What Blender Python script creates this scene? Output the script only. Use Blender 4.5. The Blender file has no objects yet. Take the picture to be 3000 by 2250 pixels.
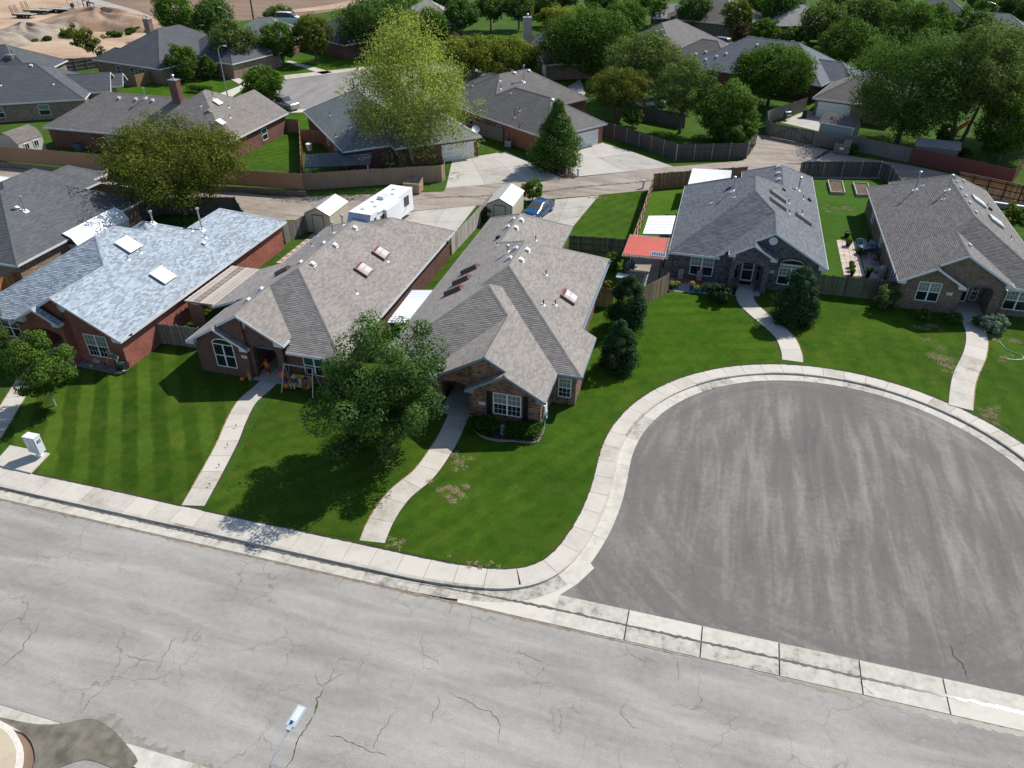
import bpy, bmesh, math, random
import numpy as np
from mathutils import Vector, Matrix

random.seed(7)
rng = np.random.default_rng(7)
sc = bpy.context.scene
COL = sc.collection

# ------------------------------------------------------------------ camera, sky, sun, exposure
PITCH = math.radians(34.35); YAW = math.radians(15.46); CAMH = 30.0; FPX = 2170.0
cam_d = bpy.data.cameras.new('camera'); cam = bpy.data.objects.new('camera', cam_d); COL.objects.link(cam)
cam.location = (0, 0, CAMH)
cam.rotation_euler = (math.pi/2 - PITCH, 0, YAW)
cam_d.sensor_fit = 'HORIZONTAL'; cam_d.sensor_width = 36.0; cam_d.lens = 36.0*FPX/3000.0
cam_d.clip_start = 0.1; cam_d.clip_end = 9000
sc.camera = cam
SUN_EL = math.radians(46.0); SUN_AZ = math.radians(53.0)   # direction to the sun, angle from +X (ccw)
world = bpy.data.worlds.new('World'); sc.world = world; world.use_nodes = True
wn = world.node_tree.nodes; wl = world.node_tree.links; wn.clear()
sky = wn.new('ShaderNodeTexSky'); sky.sky_type = 'NISHITA'; sky.sun_disc = False
sky.sun_elevation = SUN_EL; sky.sun_rotation = math.pi/2 - SUN_AZ
sky.altitude = 1000; sky.air_density = 1.0; sky.dust_density = 1.0
bg = wn.new('ShaderNodeBackground'); bg.inputs[1].default_value = 0.125
wo = wn.new('ShaderNodeOutputWorld'); wl.new(sky.outputs[0], bg.inputs[0]); wl.new(bg.outputs[0], wo.inputs[0])
sd = bpy.data.lights.new('sun', 'SUN'); sd.energy = 4.6; sd.angle = math.radians(0.53); sd.color = (1.0, 0.955, 0.89)
sun = bpy.data.objects.new('sun', sd); COL.objects.link(sun)
sv = Vector((math.cos(SUN_AZ)*math.cos(SUN_EL), math.sin(SUN_AZ)*math.cos(SUN_EL), math.sin(SUN_EL)))
sun.rotation_euler = sv.to_track_quat('Z', 'Y').to_euler(); sun.location = sv*200
sc.view_settings.view_transform = 'Standard'; sc.view_settings.look = 'None'
sc.view_settings.exposure = 0.3; sc.view_settings.gamma = 1.0; sc.view_settings.use_curve_mapping = False

# ------------------------------------------------------------------ survey helpers (where a sight line meets a level or wall)
_cy, _sy, _cp, _sp = math.cos(YAW), math.sin(YAW), math.cos(PITCH), math.sin(PITCH)
def sight(u, v):
    a = (u-1500)/FPX; b = (v-1125)/FPX
    x, y, z = a, _cp-b*_sp, -_sp-b*_cp
    return np.array([x*_cy-y*_sy, x*_sy+y*_cy, z])
def G(u, v, z=0.17):
    r = sight(u, v); t = (z-CAMH)/r[2]; return (r[0]*t, r[1]*t)
def on_y(u, v, y):
    r = sight(u, v); t = y/r[1]; return (r[0]*t, y, CAMH+r[2]*t)
def proj(X, Y, Z):
    x = X*_cy+Y*_sy; y = -X*_sy+Y*_cy; z = Z-CAMH
    D = y*_cp-z*_sp; U = y*_sp+z*_cp
    return 1500+FPX*x/D, 1125-FPX*U/D, D

# ------------------------------------------------------------------ materials
def newmat(name):
    m = bpy.data.materials.new(name); m.use_nodes = True; nt = m.node_tree
    b = nt.nodes['Principled BSDF']; return m, nt, b
def N(nt, t, **kw):
    n = nt.nodes.new(t)
    for k, v in kw.items(): setattr(n, k, v)
    return n
def ramp(nt, src, stops):
    r = N(nt, 'ShaderNodeValToRGB'); nt.links.new(src, r.inputs[0])
    e = r.color_ramp.elements
    while len(e) < len(stops): e.new(0.5)
    for i, (p, c) in enumerate(stops):
        e[i].position = p; e[i].color = (c[0], c[1], c[2], 1) if not isinstance(c, (int, float)) else (c, c, c, 1)
    return r.outputs[0]
def noise(nt, vec, scale, detail=4, rough=0.55, dist=0):
    n = N(nt, 'ShaderNodeTexNoise'); n.inputs['Scale'].default_value = scale; n.inputs['Detail'].default_value = detail
    n.inputs['Roughness'].default_value = rough; n.inputs['Distortion'].default_value = dist
    if vec is not None: nt.links.new(vec, n.inputs['Vector'])
    return n.outputs['Fac']
def mixc(nt, fac, a, b, mode='MIX'):
    n = N(nt, 'ShaderNodeMix', data_type='RGBA', blend_type=mode)
    for i, s in ((0, fac), (6, a), (7, b)):
        if isinstance(s, (int, float)): n.inputs[i].default_value = s
        elif isinstance(s, (tuple, list)): n.inputs[i].default_value = (*s[:3], 1)
        else: nt.links.new(s, n.inputs[i])
    return n.outputs[2]
def mth(nt, op, a, b=0.0, c=None):
    n = N(nt, 'ShaderNodeMath', operation=op)
    for i, s in enumerate((a, b) if c is None else (a, b, c)):
        if isinstance(s, (int, float)): n.inputs[i].default_value = s
        else: nt.links.new(s, n.inputs[i])
    return n.outputs[0]
def mapping(nt, vec, scale=(1,1,1), rot=(0,0,0), loc=(0,0,0)):
    n = N(nt, 'ShaderNodeMapping'); n.inputs['Scale'].default_value = scale; n.inputs['Rotation'].default_value = rot
    n.inputs['Location'].default_value = loc
    nt.links.new(vec, n.inputs['Vector']); return n.outputs[0]
def pos(nt): return N(nt, 'ShaderNodeNewGeometry').outputs['Position']
def obc(nt): return N(nt, 'ShaderNodeTexCoord').outputs['Object']
def bump(nt, b, h, strength=0.3, dist=0.02):
    n = N(nt, 'ShaderNodeBump'); n.inputs['Strength'].default_value = strength; n.inputs['Distance'].default_value = dist
    nt.links.new(h, n.inputs['Height']); nt.links.new(n.outputs[0], b.inputs['Normal'])
def sc3(c, k): return tuple(min(1.0, x*k) for x in c)

_plain = {}
def plain(c, rough=0.6, metal=0.0, var=0.12, scale=6.0, name=None, spec=0.4):
    key = (c, rough, metal, var, scale)
    if key in _plain: return _plain[key]
    m, nt, b = newmat(name or 'paint'); v = obc(nt)
    n = noise(nt, v, scale, 5)
    nt.links.new(ramp(nt, n, [(0.3, sc3(c, 1-var)), (0.7, sc3(c, 1+var))]), b.inputs['Base Color'])
    b.inputs['Roughness'].default_value = rough; b.inputs['Metallic'].default_value = metal
    b.inputs['Specular IOR Level'].default_value = spec
    _plain[key] = m; return m

def m_shingle(name, c, var=0.35, patch=0.0):
    m, nt, b = newmat(name); at = N(nt, 'ShaderNodeAttribute', attribute_name='tint').outputs['Fac']
    p = pos(nt)
    c1 = ramp(nt, at, [(0.0, sc3(c, 1-var)), (0.5, c), (1.0, sc3(c, 1+var))])
    n1 = noise(nt, p, 0.35, 4); n2 = noise(nt, p, 30, 2)
    k = mth(nt, 'ADD', mth(nt, 'MULTIPLY', n1, 0.35), mth(nt, 'MULTIPLY', n2, 0.5)); k = mth(nt, 'ADD', k, 0.58)
    cc = N(nt, 'ShaderNodeCombineColor')
    for i in range(3): nt.links.new(k, cc.inputs[i])
    nt.links.new(mixc(nt, 1.0, c1, cc.outputs[0], 'MULTIPLY'), b.inputs['Base Color'])
    b.inputs['Roughness'].default_value = 0.9; b.inputs['Specular IOR Level'].default_value = 0.25
    bump(nt, b, n2, 0.25, 0.01); return m
def m_farshingle(name, c):
    m, nt, b = newmat(name); p = obc(nt)
    br = N(nt, 'ShaderNodeTexBrick'); s = N(nt, 'ShaderNodeSeparateXYZ'); nt.links.new(p, s.inputs[0])
    cx = N(nt, 'ShaderNodeCombineXYZ'); nt.links.new(mth(nt, 'ADD', s.outputs[0], s.outputs[1]), cx.inputs[0]); nt.links.new(s.outputs[2], cx.inputs[1])
    nt.links.new(cx.outputs[0], br.inputs['Vector']); br.inputs['Scale'].default_value = 1.0
    br.inputs['Brick Width'].default_value = 0.9; br.inputs['Row Height'].default_value = 0.085; br.inputs['Mortar Size'].default_value = 0.012
    br.inputs['Color1'].default_value = (*sc3(c, 0.86), 1); br.inputs['Color2'].default_value = (*sc3(c, 1.16), 1); br.inputs['Mortar'].default_value = (*sc3(c, 0.55), 1)
    n1 = noise(nt, p, 0.5, 4); n2 = noise(nt, p, 14, 3)
    k = mth(nt, 'ADD', mth(nt, 'ADD', mth(nt, 'MULTIPLY', n1, 0.4), mth(nt, 'MULTIPLY', n2, 0.5)), 0.55)
    cc = N(nt, 'ShaderNodeCombineColor')
    for i in range(3): nt.links.new(k, cc.inputs[i])
    nt.links.new(mixc(nt, 1.0, br.outputs['Color'], cc.outputs[0], 'MULTIPLY'), b.inputs['Base Color'])
    b.inputs['Roughness'].default_value = 0.9; b.inputs['Specular IOR Level'].default_value = 0.25; return m
def m_brick(name, c1, c2, mortar, dark=0.5):
    m, nt, b = newmat(name); p = obc(nt)
    s = N(nt, 'ShaderNodeSeparateXYZ'); nt.links.new(p, s.inputs[0])
    cx = N(nt, 'ShaderNodeCombineXYZ'); nt.links.new(mth(nt, 'ADD', s.outputs[0], s.outputs[1]), cx.inputs[0]); nt.links.new(s.outputs[2], cx.inputs[1])
    br = N(nt, 'ShaderNodeTexBrick'); nt.links.new(cx.outputs[0], br.inputs['Vector']); br.inputs['Scale'].default_value = 1.0
    br.inputs['Brick Width'].default_value = 0.21; br.inputs['Row Height'].default_value = 0.078; br.inputs['Mortar Size'].default_value = 0.009
    br.inputs['Color1'].default_value = (*c1, 1); br.inputs['Color2'].default_value = (*c2, 1); br.inputs['Mortar'].default_value = (*mortar, 1)
    # a second larger cell noise picks out odd dark / pale bricks
    wv = N(nt, 'ShaderNodeTexWhiteNoise', noise_dimensions='2D')
    fl = N(nt, 'ShaderNodeVectorMath', operation='FLOOR')
    nt.links.new(mapping(nt, cx.outputs[0], (1/0.21, 1/0.078, 1)), fl.inputs[0]); nt.links.new(fl.outputs[0], wv.inputs['Vector'])
    odd = ramp(nt, wv.outputs['Value'], [(0.0, dark), (0.14, dark+0.12), (0.22, 1.0), (0.85, 1.0), (1.0, 1.35)])
    n1 = noise(nt, p, 0.8, 4)
    k = ramp(nt, n1, [(0.3, 0.85), (0.7, 1.12)])
    c = mixc(nt, 1.0, mixc(nt, 1.0, br.outputs['Color'], odd, 'MULTIPLY'), k, 'MULTIPLY')
    nt.links.new(c, b.inputs['Base Color']); b.inputs['Roughness'].default_value = 0.9; b.inputs['Specular IOR Level'].default_value = 0.2
    bump(nt, b, mth(nt, 'SUBTRACT', 1.0, br.outputs['Fac']), 0.6, 0.012); return m
def m_wood(name, c, var=0.3, grain=(40, 40, 1.2)):
    m, nt, b = newmat(name); p = obc(nt)
    n1 = noise(nt, mapping(nt, p, grain), 1.0, 4); n2 = noise(nt, mapping(nt, p, (7, 7, 0.15)), 1.0, 1); n3 = noise(nt, pos(nt), 0.35, 3)
    oi = N(nt, 'ShaderNodeObjectInfo').outputs['Random']
    k = mth(nt, 'ADD', mth(nt, 'MULTIPLY', n1, 0.45), mth(nt, 'MULTIPLY', n2, 0.5)); k = mth(nt, 'ADD', mth(nt, 'MULTIPLY', k, 0.7), mth(nt, 'MULTIPLY', n3, 0.3))
    k = mth(nt, 'ADD', k, mth(nt, 'MULTIPLY', mth(nt, 'SUBTRACT', oi, 0.5), 0.3))
    nt.links.new(ramp(nt, k, [(0.25, sc3(c, 1-1.5*var)), (0.45, c), (0.7, sc3(c, 1+var*1.4))]), b.inputs['Base Color'])
    b.inputs['Roughness'].default_value = 0.85; b.inputs['Specular IOR Level'].default_value = 0.2; return m
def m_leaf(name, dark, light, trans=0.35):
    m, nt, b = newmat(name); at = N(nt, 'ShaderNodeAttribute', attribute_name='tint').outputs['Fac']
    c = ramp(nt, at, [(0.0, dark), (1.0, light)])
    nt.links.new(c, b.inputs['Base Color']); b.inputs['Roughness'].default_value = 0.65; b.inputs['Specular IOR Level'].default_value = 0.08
    tr = N(nt, 'ShaderNodeBsdfTranslucent'); nt.links.new(mixc(nt, 1.0, c, (1.0, 1.15, 0.5), 'MULTIPLY'), tr.inputs[0])
    mx = N(nt, 'ShaderNodeMixShader'); mx.inputs[0].default_value = trans
    nt.links.new(b.outputs[0], mx.inputs[1]); nt.links.new(tr.outputs[0], mx.inputs[2])
    nt.links.new(mx.outputs[0], nt.nodes['Material Output'].inputs[0]); return m
def m_concrete(name, c, stain=0.25, scale=0.6):
    m, nt, b = newmat(name); p = pos(nt)
    oi = N(nt, 'ShaderNodeObjectInfo').outputs['Random']
    n1 = noise(nt, p, scale, 5, 0.6); n2 = noise(nt, p, 25, 3); n3 = noise(nt, p, 3.5, 4)
    k = mth(nt, 'ADD', mth(nt, 'MULTIPLY', n1, 0.5), mth(nt, 'MULTIPLY', n3, 0.3)); k = mth(nt, 'ADD', k, mth(nt, 'MULTIPLY', n2, 0.2))
    k = mth(nt, 'ADD', k, mth(nt, 'MULTIPLY', mth(nt, 'SUBTRACT', oi, 0.5), 0.22))
    warm = (c[0]*1.04, c[1]*0.97, c[2]*0.86)
    nt.links.new(ramp(nt, k, [(0.25, sc3(warm, 1-stain*1.6)), (0.42, sc3(c, 1-stain*0.4)), (0.6, sc3(c, 1.06))]), b.inputs['Base Color'])
    b.inputs['Roughness'].default_value = 0.85; b.inputs['Specular IOR Level'].default_value = 0.3
    bump(nt, b, n2, 0.15, 0.01); return m
def m_street(name, base, dark, light, along=(0.12, 1.3, 1), rot=0.0, polar=None, crack=1.0, speck=0.25):
    m, nt, b = newmat(name); p = pos(nt)
    w = N(nt, 'ShaderNodeVectorMath', operation='ADD')
    st = noise(nt, mapping(nt, p, along, (0, 0, rot)), 1.0, 6, 0.62, 0.6)
    if polar:
        v = N(nt, 'ShaderNodeVectorMath', operation='SUBTRACT'); nt.links.new(p, v.inputs[0]); v.inputs[1].default_value = (polar[0], polar[1], 0)
        ln = N(nt, 'ShaderNodeVectorMath', operation='LENGTH'); nt.links.new(v.outputs[0], ln.inputs[0])
        s = N(nt, 'ShaderNodeSeparateXYZ'); nt.links.new(v.outputs[0], s.inputs[0])
        an = mth(nt, 'ARCTAN2', s.outputs[1], s.outputs[0])
        cb = N(nt, 'ShaderNodeCombineXYZ'); nt.links.new(mth(nt, 'MULTIPLY', ln.outputs['Value'], 1.1), cb.inputs[0]); nt.links.new(mth(nt, 'MULTIPLY', an, 1.6), cb.inputs[1])
        ar = noise(nt, cb.outputs[0], 1.0, 6, 0.62, 0.5)
        f = ramp(nt, mth(nt, 'DIVIDE', ln.outputs['Value'], 12.2), [(0.7, 0.0), (1.0, 0.75)])
        mm = N(nt, 'ShaderNodeMix', data_type='FLOAT'); nt.links.new(f, mm.inputs[0]); nt.links.new(st, mm.inputs[2]); nt.links.new(ar, mm.inputs[3]); st = mm.outputs[0]
    big = noise(nt, p, 0.16, 4); fine = noise(nt, p, 22, 3, 0.7); mid = noise(nt, p, 3.0, 5, 0.65)
    k = mth(nt, 'ADD', mth(nt, 'MULTIPLY', st, 0.55), mth(nt, 'MULTIPLY', big, 0.25)); k = mth(nt, 'ADD', k, mth(nt, 'MULTIPLY', mid, 0.2))
    col = ramp(nt, k, [(0.34, dark), (0.49, base), (0.64, light)])
    sp = ramp(nt, fine, [(0.3, 1-speck), (0.55, 1.0), (0.75, 1+speck*0.4)])
    col = mixc(nt, 1.0, col, sp, 'MULTIPLY')
    if crack:
        nd = N(nt, 'ShaderNodeTexNoise'); nd.inputs['Scale'].default_value = 1.1; nd.inputs['Detail'].default_value = 5; nt.links.new(p, nd.inputs['Vector'])
        off = N(nt, 'ShaderNodeVectorMath', operation='SCALE'); nt.links.new(nd.outputs['Color'], off.inputs[0]); off.inputs['Scale'].default_value = 1.3
        nt.links.new(p, w.inputs[0]); nt.links.new(off.outputs[0], w.inputs[1])
        vo = N(nt, 'ShaderNodeTexVoronoi', feature='DISTANCE_TO_EDGE'); vo.inputs['Scale'].default_value = 0.42; nt.links.new(w.outputs[0], vo.inputs['Vector'])
        ed = ramp(nt, vo.outputs['Distance'], [(0.0, 1.0), (0.006, 0.75), (0.016, 0.0)])
        ms = ramp(nt, noise(nt, p, 0.28, 3), [(0.45, 0.0), (0.6, 1.0)])
        f = mth(nt, 'MULTIPLY', mth(nt, 'MULTIPLY', ed, ms), 0.55*crack)
        col = mixc(nt, f, col, sc3(dark, 0.35))
    nt.links.new(col, b.inputs['Base Color']); b.inputs['Roughness'].default_value = 0.88; b.inputs['Specular IOR Level'].default_value = 0.3
    bump(nt, b, fine, 0.3, 0.01); return m
def m_grass(name, dark, mid, light, stripe=None, patch=0.0):
    """stripe = (direction in radians, period m, strength)"""
    m, nt, b = newmat(name); p = pos(nt)
    n1 = noise(nt, p, 0.22, 5, 0.6); n2 = noise(nt, p, 1.6, 5, 0.65); n3 = noise(nt, p, 11, 4, 0.75); n4 = noise(nt, p, 45, 2, 0.8)
    k = mth(nt, 'ADD', mth(nt, 'MULTIPLY', n1, 0.3), mth(nt, 'MULTIPLY', n2, 0.25))
    k = mth(nt, 'ADD', k, mth(nt, 'MULTIPLY', n3, 0.27)); k = mth(nt, 'ADD', k, mth(nt, 'MULTIPLY', n4, 0.18))
    if stripe:
        r = mapping(nt, p, (1, 1, 1), (0, 0, stripe[0])); s = N(nt, 'ShaderNodeSeparateXYZ'); nt.links.new(r, s.inputs[0])
        wob = mth(nt, 'MULTIPLY', noise(nt, p, 0.5, 2), 0.5)
        ph = mth(nt, 'MULTIPLY', mth(nt, 'ADD', s.outputs[0], wob), 2*math.pi/stripe[1])
        sn = mth(nt, 'SINE', ph); sn = mth(nt, 'MULTIPLY', sn, 2.6); sn = mth(nt, 'MINIMUM', mth(nt, 'MAXIMUM', sn, -1.0), 1.0)
        msk = ramp(nt, noise(nt, p, 0.11, 2), [(0.38, 0.25), (0.6, 1.0)])
        k = mth(nt, 'ADD', k, mth(nt, 'MULTIPLY', mth(nt, 'MULTIPLY', sn, msk), stripe[2]))
    col = ramp(nt, k, [(0.33, dark), (0.5, mid), (0.68, light)])
    col = mixc(nt, ramp(nt, noise(nt, p, 0.7, 4), [(0.45, 0.0), (0.7, 0.5)]), col, (0.085, 0.115, 0.014))
    if patch:
        q = noise(nt, p, 0.42, 6, 0.7); f = ramp(nt, q, [(0.66, 0.0), (0.72, 1.0)])
        f = mth(nt, 'MULTIPLY', f, mth(nt, 'ADD', mth(nt, 'MULTIPLY', n3, 1.6), -0.25)); f = mth(nt, 'MULTIPLY', f, patch)
        col = mixc(nt, f, col, (0.33, 0.25, 0.14))
    nt.links.new(col, b.inputs['Base Color']); b.inputs['Roughness'].default_value = 0.9; b.inputs['Specular IOR Level'].default_value = 0.05
    bump(nt, b, mth(nt, 'ADD', n3, n4), 0.9, 0.05); return m
def m_dirt(name, a, b2, c, scale=0.15, stretch=(1,1,1), rot=0):
    m, nt, b = newmat(name); p = mapping(nt, pos(nt), stretch, (0, 0, rot))
    n1 = noise(nt, p, scale, 6, 0.65); n2 = noise(nt, p, scale*14, 4)
    k = mth(nt, 'ADD', mth(nt, 'MULTIPLY', n1, 0.72), mth(nt, 'MULTIPLY', n2, 0.28))
    nt.links.new(ramp(nt, k, [(0.35, a), (0.5, b2), (0.66, c)]), b.inputs['Base Color']); b.inputs['Roughness'].default_value = 0.95
    b.inputs['Specular IOR Level'].default_value = 0.15
    bump(nt, b, n2, 0.4, 0.05); return m
def m_glass(name, c, rough=0.08):
    m, nt, b = newmat(name); b.inputs['Base Color'].default_value = (*c, 1); b.inputs['Roughness'].default_value = rough
    b.inputs['Specular IOR Level'].default_value = 0.7; return m

WHITE = plain((0.78, 0.78, 0.76), 0.5, var=0.05, name='white_paint')
TRIM = plain((0.62, 0.64, 0.66), 0.55, var=0.06, name='white_trim')
BLUETRIM = plain((0.19, 0.245, 0.29), 0.55, var=0.06, name='slate_blue_trim')
METAL = plain((0.42, 0.43, 0.44), 0.4, 0.6, 0.1, name='galvanised_metal')
DARKM = plain((0.03, 0.03, 0.032), 0.5, 0.2, 0.2, name='dark_metal')
BLACKP = plain((0.012, 0.012, 0.013), 0.5, 0.0, 0.2, name='black_paint')
RUBBER = plain((0.015, 0.015, 0.015), 0.8, name='rubber')
GLASSD = m_glass('window_glass', (0.012, 0.02, 0.024))
GLASSB = m_glass('window_glass_blind', (0.17, 0.21, 0.20), 0.25)
GLASST = m_glass('window_glass_curtain', (0.02, 0.07, 0.06), 0.15)
CONC = m_concrete('concrete_pale', (0.50, 0.465, 0.40))
CONCD = m_concrete('concrete_drive', (0.43, 0.405, 0.36), 0.3)
CURB = m_concrete('curb_concrete', (0.47, 0.44, 0.38), 0.45, 1.2)
GUTC = m_concrete('gutter_concrete', (0.52, 0.49, 0.42), 0.5, 1.5)
SOIL = m_dirt('bed_soil', (0.07, 0.05, 0.035), (0.12, 0.09, 0.06), (0.17, 0.13, 0.09), 2.0)
BRONZE = plain((0.085, 0.05, 0.045), 0.35, 0.2, 0.15, name='bronze_plastic')
REDBR = plain((0.20, 0.075, 0.06), 0.4, 0.0, 0.15, name='red_brown_plastic')
DOME = plain((0.55, 0.50, 0.49), 0.15, 0.0, 0.06, name='acrylic_dome')

# ------------------------------------------------------------------ mesh building
class MB:
    def __init__(s): s.v = []; s.f = []; s.m = []; s.t = []
    def face(s, pts, mi=0, t=0.5):
        i = len(s.v); s.v += [tuple(p) for p in pts]; s.f.append(tuple(range(i, i+len(pts)))); s.m.append(mi); s.t.append(t)
    def prism(s, poly, z0, z1, mi=0, bottom=False):
        """poly: list of xy counter clockwise"""
        i = len(s.v); n = len(poly)
        s.v += [(x, y, z0) for x, y in poly] + [(x, y, z1) for x, y in poly]
        s.f.append(tuple(range(i+n, i+2*n))); s.m.append(mi); s.t.append(0.5)
        if bottom: s.f.append(tuple(range(i+n-1, i-1, -1))); s.m.append(mi); s.t.append(0.5)
        for k in range(n):
            l = (k+1) % n; s.f.append((i+k, i+l, i+n+l, i+n+k)); s.m.append(mi); s.t.append(0.5)
    def box(s, x0, x1, y0, y1, z0, z1, mi=0):
        s.prism([(x0, y0), (x1, y0), (x1, y1), (x0, y1)], z0, z1, mi, True)
    def obox(s, c, ax, ay, az, mi=0):
        """box from centre and three half axis vectors"""
        c = Vector(c); ax = Vector(ax); ay = Vector(ay); az = Vector(az); i = len(s.v)
        for sx, sy, sz in ((-1,-1,-1),(1,-1,-1),(1,1,-1),(-1,1,-1),(-1,-1,1),(1,-1,1),(1,1,1),(-1,1,1)):
            s.v.append(tuple(c+ax*sx+ay*sy+az*sz))
        for f in ((3,2,1,0),(4,5,6,7),(0,1,5,4),(1,2,6,5),(2,3,7,6),(3,0,4,7)):
            s.f.append(tuple(i+k for k in f)); s.m.append(mi); s.t.append(0.5)
    def beam(s, a, b, w, h=None, mi=0):
        a = Vector(a); b = Vector(b); h = h or w; d = (b-a); L = d.length
        if L < 1e-5: return
        d.normalize(); up = Vector((0, 0, 1)) if abs(d.z) < 0.95 else Vector((1, 0, 0))
        sx = d.cross(up).normalized(); sz = sx.cross(d).normalized()
        s.obox((a+b)/2, d*L/2, sx*w/2, sz*h/2, mi)
    def tube(s, pts, rad, n=8, mi=0, cap=True):
        pts = [Vector(p) for p in pts]; rad = rad if isinstance(rad, (list, tuple)) else [rad]*len(pts)
        rings = []
        for k, p in enumerate(pts):
            d = (pts[min(k+1, len(pts)-1)]-pts[max(k-1, 0)]).normalized()
            up = Vector((0, 0, 1)) if abs(d.z) < 0.9 else Vector((1, 0, 0))
            a = d.cross(up).normalized(); b = d.cross(a).normalized()
            i = len(s.v); rings.append(i)
            for q in range(n):
                t = 2*math.pi*q/n; s.v.append(tuple(p+(a*math.cos(t)+b*math.sin(t))*rad[k]))
        for k in range(len(pts)-1):
            for q in range(n):
                r = (q+1) % n; s.f.append((rings[k]+q, rings[k]+r, rings[k+1]+r, rings[k+1]+q)); s.m.append(mi); s.t.append(0.5)
        if cap:
            s.f.append(tuple(rings[0]+q for q in range(n-1, -1, -1))); s.f.append(tuple(rings[-1]+q for q in range(n))); s.m += [mi, mi]; s.t += [0.5, 0.5]
    def lathe(s, prof, c=(0,0,0), n=14, mi=0):
        rings = []
        for r, z in prof:
            i = len(s.v); rings.append(i)
            for q in range(n):
                t = 2*math.pi*q/n; s.v.append((c[0]+r*math.cos(t), c[1]+r*math.sin(t), c[2]+z))
        for k in range(len(prof)-1):
            for q in range(n):
                r = (q+1) % n; s.f.append((rings[k]+q, rings[k]+r, rings[k+1]+r, rings[k+1]+q)); s.m.append(mi); s.t.append(0.5)
        s.f.append(tuple(rings[-1]+q for q in range(n))); s.m.append(mi); s.t.append(0.5)
    def build(s, name, mats, parent=None, off=(0,0,0), smooth=False, tint=False):
        me = bpy.data.meshes.new(name)
        vs = [(x-off[0], y-off[1], z-off[2]) for x, y, z in s.v] if off != (0,0,0) else s.v
        me.from_pydata(vs, [], s.f)
        if not isinstance(mats, (list, tuple)): mats = [mats]
        for m in mats: me.materials.append(m)
        if len(mats) > 1: me.polygons.foreach_set('material_index', s.m)
        if tint:
            a = me.attributes.new('tint', 'FLOAT', 'FACE'); a.data.foreach_set('value', s.t)
        if smooth: me.polygons.foreach_set('use_smooth', [True]*len(s.f))
        me.update()
        o = bpy.data.objects.new(name, me); COL.objects.link(o)
        if parent: o.parent = parent
        return o
def tag(o, label=None, cat=None, group=None, kind=None):
    if label: o['label'] = label
    if cat: o['category'] = cat
    if group: o['group'] = group
    if kind: o['kind'] = kind
    return o
def thing(name, label, cat, loc=(0,0,0), rz=0.0, group=None):
    o = bpy.data.objects.new(name, None); COL.objects.link(o); o.location = loc; o.rotation_euler = (0, 0, rz)
    o.empty_display_size = 0.3
    return tag(o, label, cat, group)
def copy_thing(o, loc, rz=0.0, label=None, scale=None, parent=None):
    c = o.copy(); COL.objects.link(c)
    if parent is None:
        c.location = loc; c.rotation_euler = (0, 0, rz)
        if label: c['label'] = label
        if scale: c.scale = (scale,)*3 if isinstance(scale, (int, float)) else scale
    else: c.parent = parent
    for ch in o.children: copy_thing(ch, None, parent=c)
    return c
def sheet(name, pts, z, mat, kind='structure', label=None, cat=None, thick=0.0, parent=None):
    """flat polygon (list of xy), optional downward thickness"""
    bm = bmesh.new(); vs = [bm.verts.new((x, y, z)) for x, y in pts]; f = bm.faces.new(vs); f.normal_update()
    if f.normal.z < 0: f.normal_flip()
    if thick:
        r = bmesh.ops.extrude_face_region(bm, geom=[f]); 
        for e in r['geom']:
            if isinstance(e, bmesh.types.BMVert): e.co.z -= thick
        for g in list(bm.faces):
            if len(g.verts) == len(pts) and abs(g.calc_center_median().z-(z-thick)) < 1e-4 and g is not f: pass
        bmesh.ops.recalc_face_normals(bm, faces=bm.faces)
        have = any(abs(g.calc_center_median().z-z) < 1e-5 for g in bm.faces)
        if not have:
            bm.faces.new([bm.verts.new((x, y, z)) for x, y in pts])
    bmesh.ops.triangulate(bm, faces=[g for g in bm.faces if len(g.verts) > 4])
    me = bpy.data.meshes.new(name); bm.to_mesh(me); bm.free(); me.materials.append(mat)
    o = bpy.data.objects.new(name, me); COL.objects.link(o)
    if parent: o.parent = parent
    elif kind: o['kind'] = kind
    if label: o['label'] = label
    if cat and not parent: o['category'] = cat
    return o
def px(pts, z=0.17): return [G(u, v, z) for u, v in pts]
def smooth_path(pts, step=0.4):
    P = [np.array(p, float) for p in pts]; out = []
    for i in range(len(P)-1):
        p0 = P[max(i-1, 0)]; p1 = P[i]; p2 = P[i+1]; p3 = P[min(i+2, len(P)-1)]
        n = max(2, int(np.linalg.norm(p2-p1)/step))
        for k in range(n):
            t = k/n
            out.append(tuple(0.5*((2*p1)+(-p0+p2)*t+(2*p0-5*p1+4*p2-p3)*t*t+(-p0+3*p1-3*p2+p3)*t**3)))
    out.append(tuple(P[-1])); return out

# ------------------------------------------------------------------ ground, streets, kerbs, lawns
M_FIELD = m_dirt('ploughed_field', (0.15, 0.10, 0.068), (0.21, 0.145, 0.10), (0.27, 0.19, 0.135), 0.05, (1, 3.0, 1), 0.3)
M_DIRT = m_dirt('sandy_dirt', (0.30, 0.185, 0.115), (0.42, 0.30, 0.20), (0.50, 0.38, 0.27), 0.06, (1, 1.6, 1), -0.1)
M_GRAVEL = m_dirt('gravel', (0.28, 0.25, 0.22), (0.36, 0.33, 0.29), (0.42, 0.39, 0.35), 0.3)
M_STREET = m_street('street_asphalt', (0.315, 0.298, 0.268), (0.22, 0.208, 0.186), (0.41, 0.39, 0.352), (0.14, 0.8, 1), 0.04, crack=0.8, speck=0.33)
M_CDS = m_street('court_asphalt', (0.155, 0.145, 0.130), (0.11, 0.104, 0.095), (0.26, 0.238, 0.208), (1.1, 0.13, 1), 0.12, polar=(10, 36), crack=0.5, speck=0.2)
M_FARST = m_street('far_street_asphalt', (0.24, 0.225, 0.21), (0.19, 0.18, 0.165), (0.31, 0.29, 0.27), (0.8, 0.15, 1), 0.9, crack=0.0)
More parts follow.
